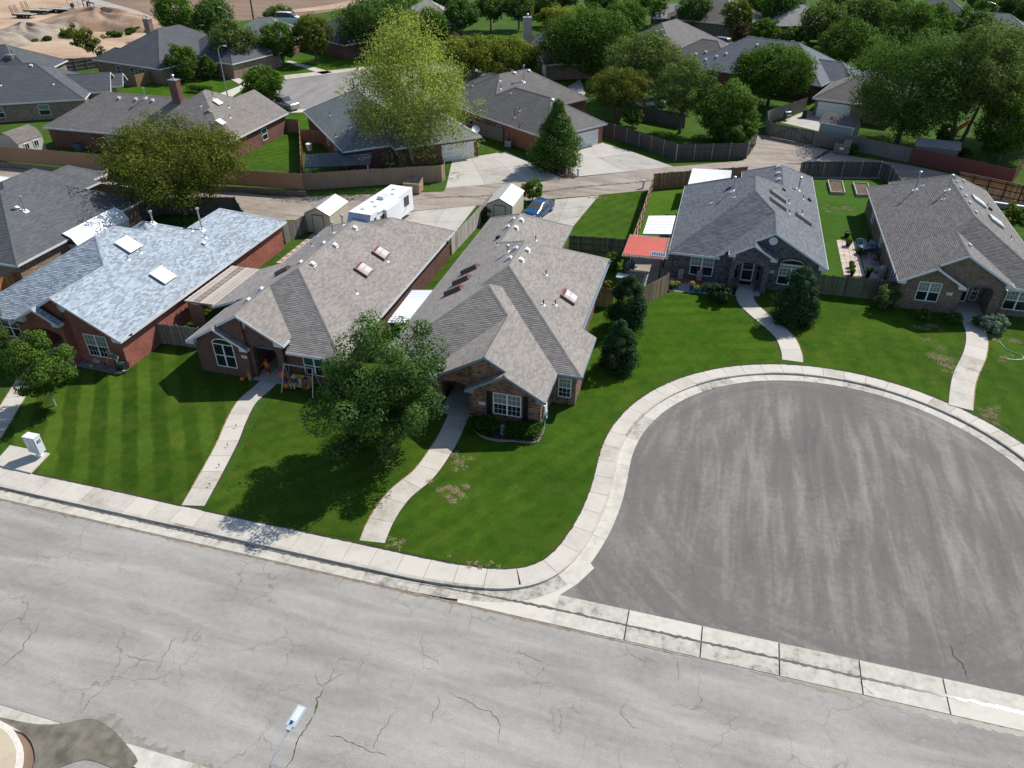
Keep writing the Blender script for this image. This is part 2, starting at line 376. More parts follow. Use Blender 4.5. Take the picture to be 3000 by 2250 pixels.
M_ALLEY = m_street('alley_paving', (0.30, 0.25, 0.205), (0.17, 0.145, 0.12), (0.40, 0.345, 0.29), (0.18, 0.9, 1), -0.05, crack=0.8)
GD, GM, GL = (0.017, 0.045, 0.004), (0.042, 0.090, 0.007), (0.095, 0.165, 0.018)
M_YARD = m_grass('yard_grass', (0.022, 0.055, 0.009), (0.045, 0.10, 0.014), (0.09, 0.15, 0.03), patch=0.5)
M_LAWN1 = m_grass('striped_lawn', GD, GM, GL, stripe=(-0.67, 1.85, 0.085))
M_LAWN2 = m_grass('front_lawn', GD, GM, GL, stripe=(0.75, 1.3, 0.02), patch=0.35)
M_LAWN3 = m_grass('side_lawn', GD, (0.042, 0.098, 0.007), (0.090, 0.168, 0.015), stripe=(0.55, 1.4, 0.025), patch=0.3)
M_LAWN4 = m_grass('court_lawn', GD, (0.042, 0.105, 0.005), (0.085, 0.175, 0.010), stripe=(1.25, 1.5, 0.03))
M_LAWN5 = m_grass('worn_lawn', GD, (0.044, 0.098, 0.006), (0.095, 0.168, 0.014), stripe=(-0.1, 1.5, 0.02), patch=0.9)

sheet('ground', [(-4000, -1500), (4000, -1500), (4000, 7000), (-4000, 7000)], -0.06, M_FIELD)
# main street with the near side kerb return at the left
sheet('street', [(-300, 12.25), (-300, 22.87), (300, 22.87), (300, 12.25)], 0.0, M_STREET)
# cul-de-sac: disc plus throat
CX, CY = 10.0, 36.0
def arc(r, a0, a1, n=60): return [(CX+r*math.cos(math.radians(a0+(a1-a0)*k/n)), CY+r*math.sin(math.radians(a0+(a1-a0)*k/n))) for k in range(n+1)]
cds = arc(12.6, 182, -2, 90)
thr_l = smooth_path([(-2.6, 35.0), (-2.75, 31.2), (-2.9, 29.2), (-3.7, 26.6), (-5.0, 24.6)])
thr_r = [(2*CX-x, y) for x, y in thr_l]
sheet('cul_de_sac_street', cds + thr_r + thr_l[::-1], 0.006, M_CDS)

# back edge of the pavement, from far left to far right
left = [(-9.4, 25.2), (-7.46, 25.5), (-6.13, 26.17), (-5.27, 27.35), (-4.61, 29.68), (-4.28, 32.5)]
curve = smooth_path([(-12.0, 25.1), (-10.6, 25.12)] + left + arc(14.3, 180, 171, 2)[0:], 0.25)
arc_pts = arc(14.3, 171, 9, 110)[1:]
rcurve = [(2*CX-x, y) for x, y in curve[::-1]]
back = curve + arc_pts + rcurve
bk = np.array(back); seg = np.hypot(*(bk[1:]-bk[:-1]).T); S = np.concatenate([[0], np.cumsum(seg)]); TOT = S[-1]
S_STR0 = S[len(smooth_path([(-12.0, 25.1), (-10.6, 25.12)], 0.25))]
def path_at(s):
    """point and road-side normal on the back edge; s<0 / s>TOT run on along the straight street"""
    if s <= 0: return np.array([-12.0+s, 25.1]), np.array([0.0, -1.0]), 0.0
    if s >= TOT: return np.array([2*CX+12.0+(s-TOT), 25.1]), np.array([0.0, -1.0]), 0.0
    i = min(len(seg)-1, max(0, int(np.searchsorted(S, s)-1))); t = (s-S[i])/seg[i]
    p = bk[i]*(1-t)+bk[i+1]*t
    j0 = max(0, i-2); j1 = min(len(bk)-1, i+3); d = bk[j1]-bk[j0]; d = d/np.linalg.norm(d)
    w = min(1.0, s/7.0, (TOT-s)/7.0)
    return p, np.array([d[1], -d[0]]), w
def off_at(s, k):   # k 0 back, 1 pavement front, 2 kerb face, 3 gutter edge
    p, n, w = path_at(s)
    o = ((0, 0), (1.33, 1.08), (1.5, 1.22), (2.24, 2.0))[k]; o = o[0]*(1-w)+o[1]*w
    return tuple(p+n*o)
road = bpy.data.objects.new('sidewalk', None); COL.objects.link(road); tag(road, kind='structure')
curbr = bpy.data.objects.new('curb', None); COL.objects.link(curbr); tag(curbr, kind='structure')
gut = bpy.data.objects.new('gutter', None); COL.objects.link(gut); tag(gut, kind='structure')
def strip_piece(name, s0, s1, ka, kb, z, zb, mat, parent, gap=0.012, n=4):
    ss = [s0+gap+(s1-s0-2*gap)*k/n for k in range(n+1)]
    poly = [off_at(s, kb) for s in ss] + [off_at(s, ka) for s in ss[::-1]]
    m = MB(); m.prism(poly, zb, z); return m.build(name, mat, parent)
s = -48.0
while s < TOT+14:
    strip_piece('slab', s, s+1.52, 0, 1, 0.15, -0.04, CONC, road); s += 1.52
s = -48.0
while s < TOT+14:
    strip_piece('curb_block', s, s+3.04, 1, 2, 0.148, -0.04, CURB, curbr, 0.006, 8)
    inthroat = 0
    p, nn, w = path_at(s+1.5)
    if not (4.0 < s and s < 7.0) and not (TOT-7 < s < TOT-4): pass
    strip_piece('gutter_pan', s, s+3.04, 2, 3, 0.022, -0.04, GUTC, gut, 0.008, 8); s += 3.04
# valley gutter across the mouth of the court
x = -4.35
vg = bpy.data.objects.new('valley_gutter', None); COL.objects.link(vg); tag(vg, kind='structure')
while x < 24.3:
    m = MB(); m.prism([(x+0.02, 22.86), (x+3.52, 22.86), (x+3.52, 23.72), (x+0.02, 23.72)], -0.04, 0.024); m.build('slab', GUTC, vg)
    m = MB(); m.prism([(x+0.02, 23.78), (x+3.52, 23.78), (x+3.52, 24.68), (x+0.02, 24.68)], -0.04, 0.026); m.build('slab', GUTC, vg)
    x += 3.56
M_WET = plain((0.13, 0.108, 0.085), 0.15, 0, 0.3, 3.0, name='wet_silt')
rr = random.Random(3)
def ribbon(name, pts, w0, w1, z, mat, parent=None, seed=0, kind='structure', step=0.15, jag=0.0):
    rr = random.Random(seed); P = smooth_path(pts, step)
    if jag: P = [tuple(np.array(q)+np.array([rr.gauss(0, jag), rr.gauss(0, jag)])+jag*2.5*np.array([math.sin(i*0.7+seed), math.cos(i*0.53+seed*2)])*math.sin(i*0.19+seed)) for i, q in enumerate(P)]
    L = []; R = []; n = len(P)
    for i, p in enumerate(P):
        a = P[max(0, i-1)]; b = P[min(n-1, i+1)]; d = np.array(b)-np.array(a); d = d/(np.linalg.norm(d)+1e-9); nn = np.array([-d[1], d[0]])
        t = i/(n-1); e = min(1, t*6, (1-t)*6); w = (w0+(w1-w0)*rr.random())*max(0.05, e)
        j = (rr.random()-0.5)*w*0.5; L.append(tuple(np.array(p)+nn*(w/2+j))); R.append(tuple(np.array(p)-nn*(w/2-j)))
    m = MB()
    for i in range(n-1): m.face([(*R[i], z), (*R[i+1], z), (*L[i+1], z), (*L[i], z)])
    o = m.build(name, mat, parent)
    if not parent: o['kind'] = kind
    return o
ribbon('gutter_water', [(-12, 23.4), (-8.5, 23.62), (-4.5, 23.75), (0, 23.74), (5, 23.76), (10, 23.74), (16, 23.78), (24, 23.75)], 0.07, 0.17, 0.034, M_WET, seed=1)
ribbon('gutter_water', [(-46, 23.45), (-40, 23.5), (-30, 23.46), (-22, 23.44), (-14, 23.5), (-9, 23.62)], 0.05, 0.16, 0.030, M_WET, seed=2)
M_SILT = plain((0.22, 0.17, 0.12), 0.9, 0, 0.25, 3.0, name='dry_silt')
ribbon('silt_strip', [(-46, 22.83), (-30, 22.8), (-15, 22.8), (-6, 22.78), (0, 22.76), (4, 22.78)], 0.05, 0.22, 0.006, M_SILT, seed=4)
ribbon('silt_strip', [(5, 22.74), (9, 22.7), (13, 22.66), (18, 22.7), (26, 22.6)], 0.2, 0.45, 0.006, plain((0.15, 0.13, 0.10), 0.5, 0, 0.3, 3.0, name='damp_silt'), seed=5)
# near kerb return and its gutter, bottom left
M_CRACK = plain((0.05, 0.045, 0.035), 0.95, 0, 0.3, 4.0, name='crack_fill'); M_MOSS = plain((0.07, 0.075, 0.025), 0.95, 0, 0.4, 6.0, name='weedy_crack')
ng = bpy.data.objects.new('gutter_near_side', None); COL.objects.link(ng); tag(ng, kind='structure'); ng.name = 'near_gutter'
for k in range(16):
    x0 = -40+k*3.3
    if x0 > -22.6 and x0 < -22.0: pass
    m = MB(); m.prism([(x0+0.02, 11.45), (x0+3.28, 11.45), (x0+3.28, 12.23), (x0+0.02, 12.23)], -0.04, 0.012); m.build('slab', GUTC, ng)
near_back = smooth_path([(-46, 11.4), (-30, 11.4), (-26.2, 11.35), (-24.8, 11.0), (-23.9, 10.3), (-23.4, 9.2), (-23.2, 7.5), (-23.2, 0)], 0.4)
sheet('sidewalk_near', near_back + [(-46, 0)], 0.15, m_concrete('tan_concrete', (0.47, 0.40, 0.29)), thick=0.2).name = 'near_sidewalk'
inner = [(p[0], p[1]) for p in near_back]
outer = smooth_path([(-46, 11.62), (-30, 11.62), (-26.1, 11.58), (-24.65, 11.18), (-23.7, 10.4), (-23.17, 9.25), (-22.96, 7.5), (-22.96, 0)], 0.4)
m = MB()
for i in range(min(len(inner), len(outer))-1):
    m.face([(*outer[i], 0.155), (*outer[i+1], 0.155), (*inner[i+1], 0.155), (*inner[i], 0.155)][::-1]); m.face([(*outer[i], 0.155), (*outer[i+1], 0.155), (*outer[i+1], -0.04), (*outer[i], -0.04)])
tag(m.build('near_curb', plain((0.62, 0.58, 0.50), 0.8, name='pale_curb')), kind='structure')
sheet('side_street', [(-22.9, 11.4), (-10, 11.4), (-10, -40), (-22.9, -40)], -0.004, M_STREET)
pud = smooth_path([(-26.3, 11.75), (-24.6, 11.9), (-23.5, 12.2), (-22.4, 12.75), (-21.2, 12.6), (-20.2, 12.2), (-19.2, 11.7), (-19.6, 11.2), (-21.4, 11.15), (-22.6, 10.0), (-22.9, 9.6), (-23.3, 10.6), (-24.4, 11.35), (-26.2, 11.66)], 0.3)
sheet('puddle', pud, 0.018, plain((0.16, 0.145, 0.11), 0.25, 0, 0.4, 1.5, name='muddy_water'))
ribbon('wet_stain', [(-23.2, 12.6), (-21.6, 12.9), (-19.6, 12.35), (-17, 12.2), (-14, 12.1)], 0.15, 0.8, 0.005, plain((0.24, 0.225, 0.19), 0.8, 0, 0.3, 2.0, name='wet_asphalt'), seed=9)
# asphalt cracks traced on the ground
for i, (pts, a, b2, mt) in enumerate([
    ([(947,2010),(930,2060),(918,2095)], 0.06, 0.16, M_MOSS), ([(918,2095),(905,2120),(878,2160),(862,2190),(850,2230),(842,2260)], 0.03, 0.08, M_CRACK),
    ([(974,1960),(965,1990),(947,2015)], 0.02, 0.04, M_CRACK), ([(1004,1970),(975,1995),(950,2012)], 0.015, 0.03, M_CRACK), ([(918,1965),(932,1998),(947,2015)], 0.015, 0.03, M_CRACK),
    ([(116,1825),(95,1855),(70,1890),(40,1925),(5,1955)], 0.03, 0.06, M_CRACK),
    ([(305,2010),(280,2035),(250,2070),(235,2090)], 0.02, 0.04, M_CRACK), ([(515,1862),(500,1890),(478,1925),(460,1960),(455,1975)], 0.02, 0.04, M_CRACK),
    ([(460,1940),(430,1935),(400,1935),(365,1912)], 0.02, 0.035, M_CRACK), ([(955,2148),(970,2162),(1010,2165),(1045,2182),(1090,2200),(1135,2222)], 0.02, 0.045, M_CRACK),
    ([(1160,2080),(1140,2110),(1105,2160),(1090,2196)], 0.02, 0.04, M_CRACK), ([(1285,2035),(1280,2080),(1255,2125)], 0.02, 0.035, M_CRACK), ([(1310,2025),(1345,2040),(1400,2075),(1450,2095),(1465,2110),(1460,2170),(1465,2180)], 0.018, 0.035, M_CRACK),
    ([(1240,1850),(1237,1890),(1245,1920),(1290,1945)], 0.015, 0.03, M_CRACK), ([(1325,1770),(1315,1800)], 0.02, 0.05, M_CRACK),
    ([(1500,1910),(1560,1925),(1590,1940)], 0.015, 0.03, M_CRACK), ([(1835,2050),(1823,2085),(1845,2120),(1870,2135)], 0.015, 0.03, M_CRACK), ([(1985,1930),(1990,1990)], 0.015, 0.03, M_CRACK),
    ([(2775,1880),(2810,1935),(2835,1990)], 0.02, 0.04, M_CRACK), ([(2512,1993),(2560,2040)], 0.02, 0.04, M_CRACK)]):
    ribbon('pavement_crack', px(pts, 0.0), a*0.6, b2*0.75, 0.005 if i < 18 else 0.03, mt, seed=20+i, step=0.12, jag=0.028)

# yards: one raised sheet behind the pavement, reaching back to the open land
bpts = px([(3400, -60), (2600, -95), (1700, -60), (1350, -30), (1000, 28), (850, 52), (640, 64), (450, 112), (335, 150), (290, 170), (100, 178), (-80, 185), (-500, 230)])
yard = [(-260, 25.1)] + [(-12.5, 25.1)] + back + [(2*CX+12.5, 25.1), (260, 25.1)] + [(260, 200)] + bpts + [(-260, 140)]
sheet('yard_ground', yard, 0.162, M_YARD)
# walks (each slab its own piece)
def walk(name, pts, w, n, mat=CONC, z=0.19):
    r = bpy.data.objects.new(name, None); COL.objects.link(r); tag(r, kind='structure')
    P = [np.array(p) for p in smooth_path(px(pts), 0.1)]; d = np.concatenate([[0], np.cumsum([np.linalg.norm(P[i+1]-P[i]) for i in range(len(P)-1)])])
    def at(s):
        i = min(len(P)-2, max(0, int(np.searchsorted(d, s)-1))); t = (s-d[i])/(d[i+1]-d[i]+1e-9); p = P[i]*(1-t)+P[i+1]*t
        a = P[max(0, i-4)]; b = P[min(len(P)-1, i+5)]; q = (b-a)/np.linalg.norm(b-a); return p, np.array([-q[1], q[0]])
    for k in range(n):
        ss = [d[-1]*(k+t)/n + (0.012 if t == 0 else -0.012 if t == 1 else 0) for t in (0, .25, .5, .75, 1)]
        L = []; R = []
        for s in ss: p, nn = at(s); L.append(tuple(p+nn*w/2)); R.append(tuple(p-nn*w/2))
        m = MB(); m.prism(R + L[::-1], 0.02, z); m.build('slab', mat, r)
    return r
walk('front_walk', [(565, 1482), (612, 1400), (665, 1300), (690, 1240), (722, 1180), (765, 1140), (800, 1108)], 1.32, 9)
walk('front_walk', [(1090, 1588), (1120, 1520), (1170, 1450), (1240, 1390), (1285, 1330), (1320, 1270), (1352, 1190), (1350, 1150)], 1.42, 9)
walk('front_walk', [(2322, 1058), (2318, 1030), (2300, 990), (2265, 955), (2222, 920), (2188, 885), (2180, 850), (2190, 828)], 1.5, 8)
walk('front_walk', [(2815, 1195), (2818, 1150), (2828, 1100), (2855, 1040), (2862, 990), (2850, 950), (2828, 910), (2815, 880), (2818, 860)], 1.5, 10)
walk('front_walk', [(-60, 1330), (-20, 1270), (20, 1205), (60, 1140), (90, 1090), (140, 1060)], 1.3, 7)
# lawns laid on the yard sheet
def lawn(pts, mat, z=0.176, world_=None):
    return sheet('lawn', (world_ or []) + px(pts, z), z, mat)
E1 = [(-46, 25.14), (-35.6, 25.14)]
lawn([(527, 1482), (585, 1400), (640, 1300), (668, 1238), (700, 1178), (740, 1120), (575, 1085), (545, 1010), (455, 1005), (375, 1078), (180, 1100), (90, 1140), (0, 1225), (0, 1290), (50, 1308), (148, 1332), (95, 1388), (310, 1432)], M_LAWN1)
lawn([(590, 1495), (660, 1410), (715, 1310), (745, 1240), (785, 1180), (830, 1125), (1180, 1210), (1290, 1240), (1290, 1290), (1250, 1340), (1200, 1390), (1130, 1450), (1090, 1510), (1050, 1582), (800, 1540)], M_LAWN2)
c_in = [off_at(s, 0) for s in np.linspace(3.2, 36, 60)]
sheet('lawn', [(-10.3, 25.16), (-13.2, 25.16), (-15.4, 25.16)] + px([(1150, 1540), (1200, 1460), (1280, 1400), (1350, 1300), (1380, 1220), (1560, 1300), (1690, 1180), (1700, 1040), (1690, 940), (1800, 860), (1900, 870), (2100, 840), (2150, 850), (2150, 890), (2180, 925), (2230, 965), (2265, 1010), (2285, 1058)]) +
      [(p[0], p[1]) for p in c_in[::-1] if True and p[0] < G(2285, 1058)[0]-0.1], 0.176, M_LAWN3)
lawn([(1900, 880), (1980, 862), (2150, 866), (2150, 890), (2180, 925), (2225, 965), (2258, 1010), (2275, 1050), (2210, 1058), (2090, 1065), (1990, 1080), (1890, 1110), (1800, 1150), (1740, 1170), (1760, 1040), (1850, 940)], M_LAWN4, 0.181)
XA, XB = G(2785, 1175)[0], G(2372, 1062)[0]
sheet('lawn', [(p_[0], p_[1]) for p_ in [off_at(s_, 0) for s_ in np.linspace(TOT*0.35, TOT*0.8, 60)] if XB < p_[0] < XA][::1] + px([(2786, 1150), (2790, 1085), (2810, 1040), (2822, 985), (2815, 930), (2790, 890), (2640, 880), (2400, 860), (2235, 850), (2230, 880), (2265, 915), (2320, 960), (2355, 1010)]), 0.178, M_LAWN5)
lawn([(2855, 1200), (2850, 1120), (2885, 1050), (2888, 990), (2900, 960), (3100, 960), (3300, 1000), (3400, 1500), (3010, 1300), (2940, 1240)], M_LAWN5, 0.178)
lawn([(1678, 662), (1720, 592), (1757, 572), (1895, 562), (1840, 705), (1670, 690)], M_LAWN3)
lawn([(1840, 705), (1900, 560), (2020, 545), (1990, 700), (1940, 735), (1870, 730)], m_grass('lime_lawn', (0.03, 0.08, 0.006), (0.06, 0.145, 0.01), (0.11, 0.19, 0.02)))
lawn([(2380, 520), (2640, 530), (2640, 640), (2540, 720), (2470, 720), (2465, 860), (2420, 860)], m_grass('back_lawn', (0.02, 0.065, 0.006), (0.045, 0.12, 0.012), (0.09, 0.165, 0.03), patch=0.7))
lawn([(1140, 640), (1350, 640), (1440, 600), (1400, 690), (1250, 860), (1180, 870)], M_LAWN3, 0.178)
lawn([(740, 430), (770, 400), (870, 405), (882, 505), (800, 495), (740, 490)], M_LAWN3)
lawn([(870, 330), (1000, 325), (920, 385), (830, 370)], M_LAWN4)
lawn([(330, 255), (500, 220), (700, 250), (720, 262), (620, 290), (500, 285), (380, 280)], M_LAWN4)
lawn([(690, 215), (790, 185), (1010, 150), (1040, 200), (940, 215), (840, 222), (740, 240)], M_LAWN4)

# alley, drives, far streets, dirt lot
AL = px([(-150, 478), (0, 490), (278, 517), (600, 550), (770, 572), (885, 577), (1300, 562), (1306, 549), (1500, 536), (1646, 522), (1700, 519), (1975, 488), (2178, 471), (2190, 420), (2215, 395), (2262, 398), (2390, 430), (2480, 455), (2670, 485), (2830, 520), (2990, 560), (3000, 600), (2820, 585), (2650, 560), (2590, 525), (2360, 522), (2200, 502), (1900, 557), (1757, 571), (1585, 585), (1401, 602), (1214, 618), (1000, 645), (700, 645), (400, 605), (200, 577), (0, 548), (-150, 535)])
sheet('alley', AL, 0.186, M_ALLEY)
ribbon('alley_water', px([(1190, 590), (1290, 578), (1400, 575), (1560, 565), (1700, 548), (1850, 535), (1990, 520), (2130, 500)], 0.19), 0.12, 0.6, 0.191, plain((0.12, 0.095, 0.07), 0.5, 0, 0.5, 1.0, name='damp_alley'), seed=61)
ribbon('alley_water', px([(2300, 478), (2345, 480), (2380, 470), (2430, 440)], 0.19), 0.3, 0.9, 0.191, plain((0.05, 0.045, 0.04), 0.15, 0, 0.5, 1.0, name='alley_puddle'), seed=62)
def drive(name, quads, mat=CONCD, z=0.196):
    r = bpy.data.objects.new(name, None); COL.objects.link(r); tag(r, kind='structure')
    for q in quads:
        P = px(q, z); c = np.mean(P, axis=0); P = [tuple(c+(np.array(p)-c)*(1-0.02/max(0.3, np.linalg.norm(np.array(p)-c)))) for p in P]
        a = sum(P[i][0]*P[(i+1) % len(P)][1]-P[(i+1) % len(P)][0]*P[i][1] for i in range(len(P)))
        if a < 0: P = P[::-1]
        m = MB(); m.prism(P, 0.02, z); m.build('slab', mat, r)
def quadsplit(a, b, c, d, nu, nv):
    """pixel quad a-b (near side) d-c (far side) split into nu x nv"""
    A, B, C, D = [np.array(G(*p)) for p in (a, b, c, d)]; out = []
    f = lambda u, v: (A*(1-u)+B*u)*(1-v)+(D*(1-u)+C*u)*v
    for i in range(nu):
        for j in range(nv):
            out.append([f(i/nu, j/nv), f((i+1)/nu, j/nv), f((i+1)/nu, (j+1)/nv), f(i/nu, (j+1)/nv)])
    return out
def drive_w(name, quads, mat=CONCD, z=0.196):
    r = bpy.data.objects.new(name, None); COL.objects.link(r); tag(r, kind='structure')
    for P in quads:
        c = np.mean(P, axis=0); P = [tuple(c+(np.array(p)-c)*(1-0.025/max(0.3, np.linalg.norm(np.array(p)-c)))) for p in P]
        a = sum(P[i][0]*P[(i+1) % len(P)][1]-P[(i+1) % len(P)][0]*P[i][1] for i in range(len(P)))
        if a < 0: P = P[::-1]
        m = MB(); m.prism(P, 0.02, z); m.build('slab', mat, r)
drive_w('driveway', quadsplit((1306, 551), (1648, 523), (1482, 444), (1325, 470), 3, 2))
drive_w('driveway', quadsplit((1690, 518), (1975, 489), (1860, 448), (1648, 480), 2, 1) + quadsplit((1648, 480), (1860, 448), (1762, 418), (1688, 430), 2, 1))
drive_w('driveway', quadsplit((1215, 619), (1395, 603), (1320, 700), (1180, 690), 2, 2) + quadsplit((1100, 650), (1215, 619), (1180, 690), (1080, 690), 1, 1))
drive_w('driveway', quadsplit((1560, 700), (1676, 668), (1755, 573), (1573, 590), 2, 3))
drive_w('driveway', quadsplit((2284, 358), (2400, 385), (2470, 345), (2362, 324), 2, 2), z=0.192)
drive_w('driveway', quadsplit((1690, 290), (1715, 275), (1700, 232), (1663, 254), 1, 1), z=0.192)
drive_w('mailbox_slab', quadsplit((-20, 1362), (92, 1388), (148, 1330), (30, 1306), 1, 1), CONC, 0.24)
sheet('street_far', px([(835, 232), (1040, 207), (1250, 190), (1520, 168), (1560, 240), (1400, 320), (1050, 322), (868, 326), (842, 290), (700, 300), (560, 285), (500, 300), (420, 330), (470, 350), (700, 330)]), 0.168, M_FARST).name = 'far_street'
sheet('sidewalk_far', px([(835, 233), (1040, 208), (1280, 185), (1270, 178), (1040, 199), (830, 221)]), 0.20, CONC).name = 'far_sidewalk'
sheet('sidewalk_far2', px([(675, 288), (640, 276), (700, 253), (722, 238), (735, 242), (700, 270)]), 0.20, CONC).name = 'far_sidewalk'
sheet('sidewalk_far3', px([(840, 322), (1000, 318), (1000, 326), (840, 331)]), 0.20, CONC).name = 'far_sidewalk'
sheet('walk_far', px([(835, 180), (850, 178), (975, 212), (945, 218)]), 0.20, CONC).name = 'far_walk'
sheet('walk_far2', px([(640, 212), (655, 210), (720, 238), (700, 246)]), 0.20, CONC).name = 'far_walk'
sheet('street_right', px([(2430, 196), (2560, 205), (2700, 240), (2700, 275), (2500, 240), (2440, 222)]), 0.168, M_FARST).name = 'far_street'
sheet('sidewalk_right', px([(2436, 218), (2520, 229), (2520, 233), (2436, 222)]), 0.20, CONC).name = 'far_sidewalk'
sheet('street_right2', px([(2000, 118), (2150, 138), (2210, 140), (2210, 150), (2120, 150), (2010, 130)]), 0.168, M_FARST).name = 'far_street'
sheet('walk_far4', px([(2012, 118), (2110, 131), (2110, 136), (2008, 123)]), 0.2, CONC).name = 'far_walk'
lawn([(1905, 75), (2180, 95), (2180, 128), (2100, 128), (2020, 112), (1990, 90), (1905, 85)], M_LAWN4)
lawn([(2430, 222), (2520, 233), (2510, 250), (2425, 245)], M_LAWN4)
lawn([(1380, 112), (1560, 82), (1570, 108), (1500, 108), (1400, 118)], M_LAWN4)
lawn([(1560, 60), (1660, 55), (1660, 66), (1560, 72)], M_LAWN4)
lawn([(2510, 402), (2700, 385), (2850, 430), (2960, 470), (2960, 490), (2800, 480), (2660, 430), (2500, 415)], M_LAWN3)
lawn([(1630, 235), (1690, 225), (1670, 245), (1630, 252)], M_LAWN4)
lawn([(1878, 370), (2010, 380), (2130, 420), (1990, 412), (1900, 385)], M_LAWN3)
lawn([(1430, 402), (1500, 415), (1620, 455), (1500, 442), (1395, 452), (1425, 430)], M_LAWN3)
# dirt lot, gravel lane, long ploughed field
lot = px([(-700, 235), (-80, 183), (100, 177), (290, 168), (335, 148), (452, 110), (470, 88), (430, 62), (330, 30), (200, 0), (100, -20), (-200, -45), (-900, -60)], 0.0)
sheet('dirt_lot', lot, 0.0, M_DIRT)
sheet('gravel_lane', px([(470, 88), (430, 62), (330, 30), (200, 0), (60, -28), (180, -32), (300, 2), (400, 30), (478, 62)], 0.02), 0.02, M_GRAVEL)
sheet('dry_field_edge', px([(820, 40), (1000, 25), (1300, -40), (1260, -45), (960, 15), (800, 36)], 0.02), 0.02, M_DIRT)

# ------------------------------------------------------------------ houses
BR_RED = m_brick('red_brick', (0.30, 0.085, 0.055), (0.225, 0.06, 0.042), (0.34, 0.22, 0.17), 0.8)
BR_BRN = m_brick('brown_brick', (0.155, 0.068, 0.05), (0.10, 0.046, 0.037), (0.20, 0.15, 0.125), 0.75)
BR_MIX = m_brick('mixed_brick', (0.25, 0.12, 0.075), (0.17, 0.09, 0.06), (0.34, 0.28, 0.22), 0.28)
BR_GRY = m_brick('grey_brick', (0.15, 0.14, 0.155), (0.09, 0.085, 0.10), (0.20, 0.195, 0.20), 0.35)
BR_TAN = m_brick('tan_brick', (0.20, 0.145, 0.105), (0.15, 0.105, 0.078), (0.26, 0.22, 0.18), 0.6)
SH_BLUE = m_shingle('pale_blue_grey_shingle', (0.30, 0.345, 0.385), 0.32)
SH_TAN = m_shingle('taupe_shingle', (0.25, 0.228, 0.208), 0.19)
SH_TAN3 = m_shingle('weathered_taupe_shingle', (0.245, 0.225, 0.202), 0.18)
SH_SLT = m_shingle('slate_grey_shingle', (0.125, 0.135, 0.15), 0.26)
SH_GRY = m_shingle('grey_brown_shingle', (0.155, 0.145, 0.137), 0.24)
S0 = 0.583
def block(x0, x1, y0, y1, pl='LRFB', ze=2.8, sl=S0, areas=None):
    return dict(x0=x0, x1=x1, y0=y0, y1=y1, pl=pl, ze=ze, s=sl, areas=areas or [(x0, x1, y0, y1)])
def pdist(b, p, x, y): return {'L': x-b['x0'], 'R': b['x1']-x, 'F': y-b['y0'], 'B': b['y1']-y}[p]
def bheight(b, x, y, tol=1e-6):
    if not any(a[0]-tol <= x <= a[1]+tol and a[2]-tol <= y <= a[3]+tol for a in b['areas']): return -1e9
    return b['ze']+b['s']*min(pdist(b, p, x, y) for p in b['pl'])
def clip(poly, a, b_, c):   # keep a*x+b*y+c >= 0
    out = []
    for i in range(len(poly)):
        p = poly[i]; q = poly[(i+1) % len(poly)]; dp = a*p[0]+b_*p[1]+c; dq = a*q[0]+b_*q[1]+c
        if dp >= -1e-9: out.append(p)
        if (dp > 1e-9 and dq < -1e-9) or (dp < -1e-9 and dq > 1e-9):
            t = dp/(dp-dq); out.append((p[0]+(q[0]-p[0])*t, p[1]+(q[1]-p[1])*t))
    return out
LIN = {'L': lambda b: (1, 0, -b['x0']), 'R': lambda b: (-1, 0, b['x1']), 'F': lambda b: (0, 1, -b['y0']), 'B': lambda b: (0, -1, b['y1'])}
def planes(b):
    out = []
    for ar in b['areas']:
        for p in b['pl']:
            poly = [(ar[0], ar[2]), (ar[1], ar[2]), (ar[1], ar[3]), (ar[0], ar[3])]; lp = LIN[p](b)
            for q in b['pl']:
                if q != p and len(poly) > 2:
                    lq = LIN[q](b); poly = clip(poly, lq[0]-lp[0], lq[1]-lp[1], lq[2]-lp[2])
            if len(poly) > 2: out.append((p, poly, ar))
    return out
HOUSES = {}
